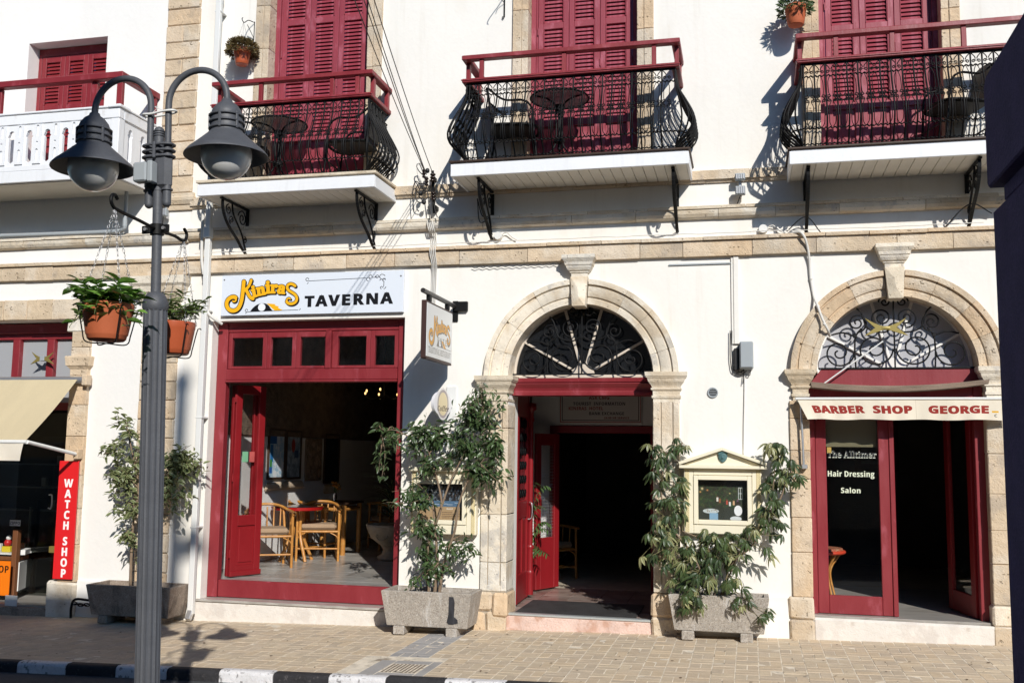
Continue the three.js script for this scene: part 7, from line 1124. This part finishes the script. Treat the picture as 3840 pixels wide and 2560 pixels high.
  const hs = thing('cable_hose', 'white hose from the cornice down into the barber fanlight', 'cable'); put('hose', new MB().tube([[2965, 874, 0.06], [3000, 870, 0.1], [3015, 885, 0.11], [3028, 925, 0.07], [3036, 980, 0.03], [3040, 1040, 0.02], [3052, 1110, 0.02], [3066, 1145, 0.1], [3082, 1190, 0.11], [3104, 1235, 0.09], [3112, 1260, -0.03]].map((p) => W(...p)), 0.0125, 70, 8).geo(), M.cableWhite, hs); const kn = new MB(); for (const p of [[3036, 970, 0.03], [3041, 1045, 0.02], [3068, 1150, 0.1], [3092, 1215, 0.11]]) kn.sph(W(...p), 0.017); kn.to('tie', M.cableWhite, hs);
  const lc = thing('light_cable', 'thin cable with clips along the top of the cornice', 'cable'), P = [], r = rng(9); for (let i = 0; i <= 60; i++) P.push(V(-6.1 + i * 0.138, 3.965 + 0.012 * r(), 0.07 + 0.02 * r())); put('cable', new MB().tube(P, 0.0045, 240, 5).geo(), M.cableWhite, lc);
  const lb = thing('light_cable', 'looped cable under the stone cornice left of the middle keystone', 'cable'), Q = []; for (let i = 0; i <= 24; i++) Q.push(W(1770 + i * 14, 1001 - i * 0.6 + (i % 2) * 5, 0.03)); put('cable', new MB().tube(Q, 0.004, 96, 5).geo(), M.wire, lb);
  for (const [a, b, l] of [[[1790, 745], [1845, 805], 'two slack black cables on the wall at the left bracket of the middle balcony'], [[2950, 868], [3080, 874], 'black cable looping over the left bracket of the right balcony'], [[3540, 855], [3720, 800], 'black cable looping over the right bracket of the right balcony']]) { const o = thing('slack_cable', l, 'cable'), A = W(a[0], a[1], 0.06), B = W(b[0], b[1], 0.06), m = V().copy(A).lerp(B, 0.55); m.y += l.startsWith('two') ? -0.12 : 0.14; m.z = 0.12; put('cable', new MB().tube([A, m, B], 0.006, 24, 5).geo(), M.cableBlack, o); if (l.startsWith('two')) put('cable', new MB().tube([A, V(m.x - 0.03, m.y - 0.06, m.z), B], 0.006, 24, 5).geo(), M.cableBlack, o); }
  const ro = thing('rod', 'thin white rod slanting across the barber fanlight', 'rod'); put('rod', new MB().cyl(W(3312, 1279, 0.02), W(3070, 1452, 0.02), 0.007, 0.007, 8).geo(), M.plasticWhite, ro);
}
function brassFish(label, sx, sy, z, s, r2) {
  const p = W(sx, sy, z), t = thing('brass_emblem', label, 'emblem', V(p.x, p.y, z)), q = new MB();
  for (const d of [-1, 1]) { const a = new THREE.Shape(); a.moveTo(d * 0.02, 0.012); a.quadraticCurveTo(d * 0.10 * r2, 0.03, d * 0.20 * r2, 0.10); a.quadraticCurveTo(d * 0.13 * r2, 0.02, d * 0.10, 0.0); a.quadraticCurveTo(d * 0.14 * r2, -0.03, d * 0.21 * r2, -0.085); a.quadraticCurveTo(d * 0.10 * r2, -0.05, d * 0.02, -0.02); a.closePath(); q.ext(a, 0.008, new THREE.Matrix4().makeScale(s, s, 1), 0.002, 8); } q.to('tail', M.brass, t); return t;
}
{ const t = brassFish('brass fishtail emblem on the iron fanlight of the barber shop', 3322, 1228, -0.04, 0.95, 1); put('body', new MB().sph(V(0, -0.005, 0.004), 0.045, 1.3, 0.45, 0.2, 16).geo(), M.brass, t); const u = brassFish('brass fishtail emblem with a grey box on the watch shop fanlight', 160, 1344, -0.12, 0.8, 0.95); put('box', new MB().box(-0.03, -0.03, -0.04, 0.03, 0.03, 0.02, 0.004).geo(), M.plasticGrey, u); }
// ---------- inside the taverna ----------
const reed = (q, pts, r = 0.013, n = 16) => q.tube(pts, r, n, 8);
function rattanChair(label, x, y, z, turn, group) {
  const t = thing('rattan_chair', label, 'chair', V(x, y, z), group); t.rotation.y = turn; const q = new MB(), w = 0.27;
  put('seat_cushion', new MB().box(-0.235, 0.40, -0.24, 0.235, 0.475, 0.25, 0.03).geo(), M.cushion, t);
  for (const s of [-1, 1]) { put('leg', reed(new MB(), [V(s * w, 0, 0.26), V(s * w, 0.66, 0.25)], 0.017).geo(), M.rattan, t); put('leg', reed(new MB(), [V(s * 0.22, 0, -0.25), V(s * 0.22, 0.40, -0.23), V(s * 0.2, 0.72, -0.28)], 0.016).geo(), M.rattan, t); for (const k of [0.12, -0.02]) q.cyl(V(s * (w - 0.005), 0.37, k), V(s * (w + 0.02), 0.65, k - 0.01), 0.010); q.cyl(V(s * w, 0.14, 0.25), V(s * 0.22, 0.14, -0.24), 0.012); }
  q.cyl(V(-w, 0.16, 0.255), V(w, 0.16, 0.255), 0.012); reed(q, [V(-w, 0.38, 0.25), V(w, 0.38, 0.25)], 0.017); reed(q, [V(-w, 0.38, 0.25), V(-0.22, 0.38, -0.23), V(0.22, 0.38, -0.23), V(w, 0.38, 0.25)], 0.014, 24);
  for (let k = -2; k <= 2; k++) q.cyl(V(k * 0.08, 0.40, -0.23), V(k * 0.085, 0.71, -0.30), 0.010); for (const s of [-1, 1]) reed(q, [V(s * w, 0.20, 0.255), V(s * (w - 0.02), 0.31, 0.255), V(s * (w - 0.11), 0.365, 0.255)], 0.008, 10);
  put('frame', q.geo(), M.rattan, t);
  put('arm_rail', reed(new MB(), [V(-w - 0.01, 0.65, 0.29), V(-w - 0.02, 0.66, 0.1), V(-0.25, 0.68, -0.15), V(-0.14, 0.73, -0.30), V(0, 0.745, -0.33), V(0.14, 0.73, -0.30), V(0.25, 0.68, -0.15), V(w + 0.02, 0.66, 0.1), V(w + 0.01, 0.65, 0.29)], 0.019, 50).geo(), M.rattan, t); return t;
}
rattanChair('nearest rattan armchair with tan cushion inside the taverna, beside the open red leaf', -5.86, TF, -1.50, 0.55, 'rattan armchairs in the taverna');
rattanChair('rattan armchair with tan cushion in front of the red round table', -5.60, TF, -2.45, 0.35, 'rattan armchairs in the taverna');
rattanChair('rattan armchair in the dark of the taverna beside the stone urn', -5.2, TF, -4.1, -0.9, 'rattan armchairs in the taverna');
rattanChair('rattan armchair against the whitewashed wall, behind the red round table', -5.88, TF, -2.85, 1.7, 'rattan armchairs in the taverna');
{
  const ty = TF + 0.70, t = thing('round_table', 'red round table between the rattan armchairs', 'table', V(-5.80, TF, -2.18)); put('top', new MB().cyl(V(0, 0.66, 0), V(0, 0.70, 0), 0.33, 0.345, 40).geo(), flat('red lacquer', [0.42, 0.012, 0.012], 0.25), t); put('glass', new MB().cyl(V(0, 0.702, 0), V(0, 0.708, 0), 0.33, 0.33, 40).geo(), M.darkGlass, t); for (let k = 0; k < 4; k++) { const a = k * 1.571 + 0.6; put('leg', reed(new MB(), [V(0.1 * Math.cos(a), 0.66, 0.1 * Math.sin(a)), V(0.09 * Math.cos(a), 0.35, 0.09 * Math.sin(a)), V(0.24 * Math.cos(a), 0, 0.24 * Math.sin(a))], 0.022).geo(), M.rattan, t); } void ty;
  const u = thing('bamboo_table', 'square bamboo table with a dark top and a flower vase', 'table', V(-5.78, TF, -3.3)); put('top', new MB().box(-0.33, 0.69, -0.33, 0.33, 0.72, 0.33, 0.006).geo(), M.woodDark, u); for (const a of [-1, 1]) for (const b of [-1, 1]) put('leg', reed(new MB(), [V(a * 0.28, 0, b * 0.28), V(a * 0.28, 0.69, b * 0.28)], 0.036).geo(), M.rattan, u); put('apron', new MB().cyl(V(-0.3, 0.62, 0.28), V(0.3, 0.62, 0.28), 0.026).cyl(V(-0.3, 0.62, -0.28), V(0.3, 0.62, -0.28), 0.026).cyl(V(0.28, 0.62, -0.3), V(0.28, 0.62, 0.3), 0.026).cyl(V(-0.28, 0.62, -0.3), V(-0.28, 0.62, 0.3), 0.026).geo(), M.rattan, u);
  const v = thing('flower_vase', 'small silver vase with orange flowers on the bamboo table', 'vase', V(-5.72, TF + 0.722, -3.2)); put('vase', new MB().lathe([[0, 0], [0.035, 0], [0.02, 0.02], [0.03, 0.06], [0.022, 0.10], [0.028, 0.115]], V(0, 0, 0), 20).geo(), flat('silver', [0.75, 0.75, 0.75], 0.15, { metalness: 1 }), v); const fl = new MB(), gr = new MB(), r = rng(3); for (let k = 0; k < 16; k++) { const p = V((r() - 0.5) * 0.17, 0.17 + r() * 0.10, (r() - 0.5) * 0.17); gr.cyl(V(0, 0.1, 0), p, 0.002); fl.sph(p, 0.016 + r() * 0.01, 1, 0.7, 1, 7); } gr.to('stems', flat('green stem', [0.06, 0.1, 0.03], 0.7), v); fl.to('flowers', flat('orange petals', [0.50, 0.20, 0.03], 0.8), v);
  const n = thing('stone_urn', 'carved stone urn with a palm on the taverna floor', 'urn', V(-4.66, TF, -2.65)); put('bowl', new MB().lathe([[0, 0], [0.17, 0], [0.175, 0.05], [0.12, 0.08], [0.10, 0.14], [0.14, 0.20], [0.27, 0.30], [0.325, 0.42], [0.335, 0.47], [0.30, 0.475], [0.28, 0.42], [0, 0.40]], V(0, 0, 0), 40).geo(), tinted(M.stone, [0.7, 0.72, 0.75]), n); put('carved_ring', new MB().add(new THREE.TorusGeometry(0.07, 0.010, 6, 26), new THREE.Matrix4().makeRotationX(-0.5).setPosition(-0.02, 0.34, 0.285)).geo(), tinted(M.stone, [0.7, 0.72, 0.75]), n);
  const pp = thing('palm_plant', 'dark palm growing in the stone urn', 'plant', V(-4.66, TF + 0.41, -2.65)), vars = [0, 1].map((i) => leafGeo(0.30, 0.035, [0.8, 0.9, 0.8], [1.1, 1.1, 1], 500 + i, 0.3, 0.5)), L = [], rr2 = rng(71); for (let k = 0; k < 70; k++) { const a = rr2() * 6.283, h = 0.05 + rr2() * 0.55; L.push({ z: 0, m: orient(V(-4.66 + 0.12 * h * Math.cos(a), TF + 0.45 + h, -2.65 + 0.12 * h * Math.sin(a)), V(Math.cos(a), 0.8, Math.sin(a)), 0, 0.8 + rr2() * 0.5) }); } foliage(pp, 'leaf', L, vars, M.darkLeaf);
}
{ // pictures on the whitewashed wall
  const X = -6.174, pic = (label, z0, z1, y0, y1, draw, fr) => { const t = thing('painting', label, 'painting', V(X, (y0 + y1) / 2, (z0 + z1) / 2)), w = z0 - z1, h = y1 - y0, f = 0.028; put('frame', new MB().box(0, -h / 2, -w / 2, 0.03, h / 2, -w / 2 + f, 0.005).box(0, -h / 2, w / 2 - f, 0.03, h / 2, w / 2, 0.005).box(0, -h / 2, -w / 2 + f, 0.03, -h / 2 + f, w / 2 - f, 0.005).box(0, h / 2 - f, -w / 2 + f, 0.03, h / 2, w / 2 - f, 0.005).geo(), fr, t); const m = put('picture', new THREE.PlaneGeometry(w - 2 * f, h - 2 * f), canvasMat('painting print', 200, 300, draw, 0.4), t); m.rotation.y = Math.PI / 2; m.position.x = 0.012; return t; };
  const blobs = (seed, pal, bg) => (c, w, h) => { const r = rng(seed); c.fillStyle = bg; c.fillRect(0, 0, w, h); for (let i = 0; i < 90; i++) { c.fillStyle = pal[Math.floor(r() * pal.length)]; c.globalAlpha = 0.8; c.beginPath(); c.ellipse(r() * w, r() * h, 4 + r() * 24, 4 + r() * 30, r() * 3, 0, 7); c.fill(); } c.globalAlpha = 1; };
  pic('left half of the framed pair of blue and white village paintings', -1.99, -2.485, 1.375, 2.046, (c, w, h) => { blobs(4, ['#cfe0ea', '#e8eef2', '#9fc4dc'], '#bcd3e0')(c, w, h); c.fillStyle = '#1f5fa0'; c.fillRect(0, 0, w * 0.5, h * 0.28); c.fillStyle = '#2b78b8'; c.fillRect(w * 0.1, h * 0.3, 40, 110); c.fillStyle = '#3f8f3a'; c.fillRect(20, h * 0.62, 26, 70); c.fillStyle = '#245fae'; c.fillRect(16, h * 0.78, 34, 40); }, M.woodDark);
  pic('right half of the framed pair of blue and white village paintings', -2.505, -2.98, 1.365, 2.036, (c, w, h) => { blobs(9, ['#8fa3b4', '#b9c6d0', '#6f8496'], '#93a5b5')(c, w, h); c.fillStyle = '#b0372e'; c.beginPath(); c.ellipse(w * 0.5, h * 0.3, 26, 44, 0, 0, 7); c.fill(); c.fillStyle = '#3b567c'; c.fillRect(w * 0.6, h * 0.4, 60, 50); }, M.woodDark);
  pic('dark framed picture deeper inside the taverna', -3.78, -4.32, 1.28, 2.016, blobs(15, ['#28323a', '#3a4148', '#20262b'], '#262c30'), M.woodDark);
  const pl2 = thing('wall_relief', 'carved stone relief hung between the taverna paintings', 'relief', V(X, 1.63, -3.4)), q = new MB(), r = rng(8); put('slab', new MB().box(0, -0.30, -0.27, 0.03, 0.30, 0.27, 0.01).geo(), tinted(M.roomStone, [1.5, 1.5, 1.5]), pl2); for (let i = 0; i < 26; i++) q.sph(V(0.03, (r() - 0.5) * 0.5, (r() - 0.5) * 0.42), 0.02 + r() * 0.03, 0.6, 1.4, 1, 7); q.to('carving', tinted(M.roomStone, [1.8, 1.7, 1.6]), pl2);
  put('sill', new MB().box(-6.172, 1.23, -3.04, -6.12, 1.34, -1.93, 0.03, 0.03).geo(), M.stones[2], hotel, 'rough stone sill under the paired paintings'); put('sill', new MB().box(-6.172, 1.14, -4.38, -6.12, 1.26, -3.74, 0.03, 0.03).geo(), M.stones[2], hotel, 'rough stone sill under the dark picture');
  const d = thing('wall_plaque', 'small round plaque on the whitewashed wall beside the door leaf', 'plaque', V(X, 1.26, -1.76)); put('disc', new MB().cyl(V(0, 0, 0), V(0.02, 0, 0), 0.09, 0.09, 28).geo(), M.woodBrown, d); put('face', new MB().cyl(V(0.02, 0, 0), V(0.024, 0, 0), 0.075, 0.075, 28).geo(), M.cream, d);
}
{ // chandelier candles glowing in the dark
  const c = W(1440, 1462, -3.4), t = thing('chandelier', 'chandelier with small glowing candle bulbs in the dark taverna', 'chandelier', V(c.x, c.y, -3.4)), q = new MB(), pts = [[1375, 1465], [1426, 1459], [1498, 1465], [1370, 1474], [1421, 1478], [1490, 1479]].map((p, i) => W(p[0], p[1], i < 3 ? -3.3 : -3.7).sub(t.position)); for (const p of pts) { q.tube([V(0, -0.05, 0), V(p.x * 0.6, -0.12, p.z * 0.6), V(p.x, p.y - 0.05, p.z)], 0.003, 14, 4).cyl(V(p.x, p.y - 0.05, p.z), V(p.x, p.y - 0.02, p.z), 0.005); } q.cyl(V(0, -0.1, 0), V(0, 1.3, 0), 0.01); q.to('arms', M.iron, t);
  const bm = flat('candle bulb', [0.6, 0.4, 0.2], 0.4, { emissive: new THREE.Color(1, 0.62, 0.25), emissiveIntensity: 1.6 }), bg = new THREE.SphereGeometry(0.013, 10, 8).scale(1, 1.7, 1); pts.forEach((p) => { const m = put('bulb', bg, bm, t); m.position.copy(p); const l = new THREE.PointLight(new THREE.Color(1, 0.65, 0.3), 0.012); l.name = 'bulb_light'; l.position.copy(t.position).add(p).add(V(0, 0, 0.03)); l.castShadow = true; scene.add(l); });
}
// ---------- hall ----------
put('mat', new MB().box(-2.36, 0.141, -0.98, -1.12, 0.150, -0.09, 0.004).geo(), M.rubber, hotel).name = 'door_mat';
{
  const t = rattanChair('rattan armchair glimpsed in the dark hall behind the inner door leaf', -2.60, 0.14, -3.0, 0.9, 'rattan armchairs in the hall'); t.userData.group = undefined; delete t.userData.group;
  const p = thing('fern', 'feathery potted fern squeezed between the two open hall door leaves', 'plant', V(-2.575, 0.14, -1.33)), vars = [0, 1].map((i) => leafGeo(0.09, 0.022, [0.06, 0.12, 0.035], [0.09, 0.17, 0.05], 700 + i, 0.2, 0.3)), L = [], r = rng(55), st = new MB(); put('pot', potGeo(0.078, 0.06, 0.2).geo(), M.terra, p);
  for (let k = 0; k < 22; k++) { const a = r() * 6.283, e = V(0.06 + 0.30 * Math.cos(a) * 0.8, 0.40 + r() * 1.0, 0.1 * Math.sin(a) - 0.08), cv = new THREE.QuadraticBezierCurve3(V(0, 0.18, 0), V(e.x * 0.4, e.y + 0.15, e.z * 0.4), e); taperTube(st, cv, 0.004, 0.002, 6, 4); for (let i = 0; i < 16; i++) { const q = cv.getPoint(0.35 + 0.65 * i / 15).add(p.position); L.push({ z: q.z, m: orient(q, V(Math.cos(a + (i % 2 ? 1.2 : -1.2)), -0.3, Math.sin(a + (i % 2 ? 1.2 : -1.2))), 0, 0.8 + r() * 0.4) }); } } put('stems', st.geo(), flat('green stem', [0.1, 0.12, 0.05], 0.7), p);
  const vm = new THREE.MeshPhysicalMaterial({ name: 'fern leaf', roughness: 0.5, transmission: 0.2, thickness: 0, side: THREE.DoubleSide, vertexColors: true }); foliage(p, 'leaf', L, vars, vm, 150);
}
// ---------- barber shop interior ----------
{
  const t = thing('rattan_stool', 'rattan stool with a red woven top behind the barber glass', 'stool', V(0.74, 0.27, -1.35)), ty = 0.47; put('top', new MB().cyl(V(0, ty, 0), V(0, ty + 0.05, 0), 0.24, 0.22, 32).geo(), surf('woven red top', { c: [0.30, 0.06, 0.03], v: 0.3, f: [20, 20], m: 0.2, r: 0.7, layers: [{ c: [0.45, 0.38, 0.2], f: [30, 30], lo: 0.55, hi: 0.65, a: 0.9 }] }), t); put('rim', new MB().add(new THREE.TorusGeometry(0.235, 0.02, 8, 36).rotateX(Math.PI / 2), T(0, ty + 0.01, 0)).geo(), flat('red rim', [0.5, 0.05, 0.02], 0.5), t); for (let k = 0; k < 8; k++) { const a = k * 0.785; put('leg', reed(new MB(), [V(0.2 * Math.cos(a), ty, 0.2 * Math.sin(a)), V(0.09 * Math.cos(a), 0.28, 0.09 * Math.sin(a)), V(0.13 * Math.cos(a), 0, 0.13 * Math.sin(a))], 0.012).geo(), M.rattan, t); }
  const f = thing('wall_picture', 'dim framed picture on the back wall of the barber shop', 'picture', V(1.75, 1.95, -4.98)); put('frame', new MB().box(-0.3, -0.38, 0, 0.3, 0.38, 0.03, 0.01).geo(), M.woodDark, f); put('picture', new MB().box(-0.2, -0.28, 0.031, 0.2, 0.28, 0.034, 0.001).geo(), M.darkRoom, f);
}
// ---------- watch shop window ----------
{
  const z = -0.35, t = thing('display_counter', 'glass display counter with brown posts and white panels in the watch shop', 'counter'), P = (sx, sy, q = z) => W(sx, sy, q), y0 = -0.04, xa = P(50, 2200).x, xb = P(118, 2200, z - 0.5).x;
  put('post', new MB().box(xa - 0.035, y0, z - 0.035, xa + 0.035, P(52, 1985).y, z + 0.035, 0.006).geo(), M.woodBrown, t); put('post', new MB().box(xb - 0.03, y0, z - 0.53, xb + 0.03, 1.1, z - 0.47, 0.006).geo(), M.woodDark, t);
  put('panel', new MB().bar(V(xa + 0.036, 0.22, z - 0.02), V(xb - 0.02, 0.22, z - 0.48), 0.02, 0.34, 0.003).geo(), M.plasticWhite, t); put('rail', new MB().bar(V(xa, 0.43, z - 0.02), V(xb, 0.43, z - 0.5), 0.05, 0.05, 0.004).geo(), M.woodBrown, t); put('rail', new MB().box(-11, 0.41, z - 0.02, xa - 0.036, 0.455, z + 0.02, 0.004).geo(), M.woodBrown, t);
  put('shelf', new MB().box(-11, 0.47, z - 0.6, xa - 0.03, 0.49, z - 0.03, 0.003).geo(), M.plasticWhite, t); put('shelf', new MB().bar(V(xa + 0.02, 0.50, z - 0.06), V(xb - 0.04, 0.50, z - 0.5), 0.10, 0.06, 0.003).geo(), M.plasticWhite, t); put('cabinet_frame', new MB().box(xb - 0.06, 0.5, z - 0.46, xb - 0.035, 1.02, z - 0.44, 0.003).geo(), M.plasticWhite, t);
  put('glass', new MB().box(-11, 0.46, z + 0.0, xa - 0.036, 1.6, z + 0.004, 0.0005).geo(), M.glass, t);
  const g = thing('orange_sign', 'orange board with black letters leaning by the watch shop counter, cut by the frame', 'sign', V(P(10, 2185, -0.2).x, 0.22, -0.2)); put('board', new MB().box(-0.32, -0.20, -0.008, 0.09, 0.20, 0.0, 0.002).geo(), flat('orange board', [0.75, 0.16, 0.005], 0.4), g); const om = canvasMat('orange print', 400, 390, (c, w, h) => { c.fillStyle = '#ee7a10'; c.fillRect(0, 0, w, h); c.fillStyle = '#15110e'; c.font = 'bold 110px sans-serif'; c.textAlign = 'right'; c.fillText('SHOP', w - 14, 130); }, 0.4); const om1 = put('print', new THREE.PlaneGeometry(0.405, 0.395), om, g); om1.position.set(-0.115, 0, 0.0015);
  const tg = thing('price_tag', 'small white lighter brand tag hanging in the watch shop window', 'tag', V(P(56, 1960, -0.3).x, P(56, 1960, -0.3).y, -0.3)); put('card', new MB().box(-0.075, -0.035, -0.003, 0.075, 0.035, 0, 0.001).geo(), M.plasticWhite, tg); const zm = canvasMat('tag print', 256, 120, (c, w, h) => { c.fillStyle = '#eceae4'; c.fillRect(0, 0, w, h); c.fillStyle = '#181818'; c.font = 'bold 88px sans-serif'; c.textAlign = 'center'; c.fillText('ZIPPO', w / 2, 92); }, 0.5); put('print', new THREE.PlaneGeometry(0.146, 0.066), zm, tg).position.z = 0.0015;
  const w2 = thing('floor_tag', 'small white tag standing on the watch shop step', 'tag', V(P(44, 2242, 0.0).x, -0.005, 0.02)); put('card', new MB().box(-0.075, -0.05, -0.01, 0.085, 0.07, 0.0, 0.002).geo(), M.plasticWhite, w2);
  const dr = thing('glass_door', 'dark glass door of the watch shop with a white handle', 'door', V(0, 0, 0)); const hx = P(192, 1880, -0.6); put('pane', new MB().box(-9.2, 0.0, -0.66, -7.75, 2.2, -0.654, 0.001).geo(), tinted(M.glass, [0.5, 0.52, 0.5]), dr); put('handle', new MB().tube([V(hx.x - 0.06, hx.y + 0.08, -0.63), V(hx.x, hx.y + 0.08, -0.6), V(hx.x, hx.y - 0.08, -0.6), V(hx.x - 0.06, hx.y - 0.08, -0.63)], 0.009, 20, 6).geo(), M.plasticWhite, dr);
  const toys = thing('shop_figurine', 'little red and yellow figurine on the watch shop shelf', 'figurine', V(P(18, 2035, z - 0.1).x, 0.49, z - 0.15)); put('base', new MB().box(-0.06, 0, -0.04, 0.06, 0.07, 0.04, 0.01).geo(), flat('yellow plastic', [0.65, 0.5, 0.03], 0.4), toys); put('body', new MB().sph(V(0, 0.11, 0), 0.045, 1, 1, 1, 14).geo(), flat('red plastic', [0.5, 0.02, 0.02], 0.4), toys); put('head', new MB().sph(V(0.01, 0.17, 0), 0.032, 1, 1, 1, 14).geo(), M.plasticWhite, toys);
  put('cabinet', new MB().box(-11, 0.5, -1.6, -8.0, 1.9, -1.55, 0.003).geo(), M.woodDark, t); const rb = rng(88); for (let k = 0; k < 26; k++) put('watch_box', new MB().box(0, 0, 0, 0.05 + rb() * 0.04, 0.05 + rb() * 0.07, 0.05, 0.004).geo(), [M.plasticWhite, M.brass, M.galv, M.woodBrown, M.plasticGrey][Math.floor(rb() * 5)], t).position.set(-9.3 + rb() * 1.15, [0.495, 0.95, 1.25, 1.55][k % 4], k % 4 ? -1.5 : -0.6); for (const y of [0.93, 1.23, 1.53]) put('shelf', new MB().box(-11, y, -1.55, -8.0, y + 0.015, -1.3, 0.002).geo(), M.frost, t);
}
{ // chain barrier between the corner stone and the dark planter
  const t = thing('chain_barrier', 'short black post and chain between the corner stone and the dark planter', 'barrier', V(0, 0, 0)), q = new MB(), a = W(268, 2255, 0.12), b = W(335, 2238, 0.16); put('post', new MB().tube([V(a.x, groundY(a.x), 0.12), V(a.x, a.y - 0.06, 0.12), V(a.x + 0.03, a.y + 0.02, 0.12), V(b.x, a.y + 0.03, 0.14)], 0.014, 24, 8).geo(), M.iron, t); for (let i = 0; i < 6; i++) q.add(new THREE.TorusGeometry(0.022, 0.007, 6, 12).scale(1.5, 0.8, 1).rotateX(i % 2 ? 1.3 : 0.2), T(a.x + 0.06 + i * 0.04, a.y - 0.01 - 0.015 * Math.sin(i / 5 * Math.PI), 0.15)); q.to('chain', M.iron, t);
}

renderer.render(scene, camera);
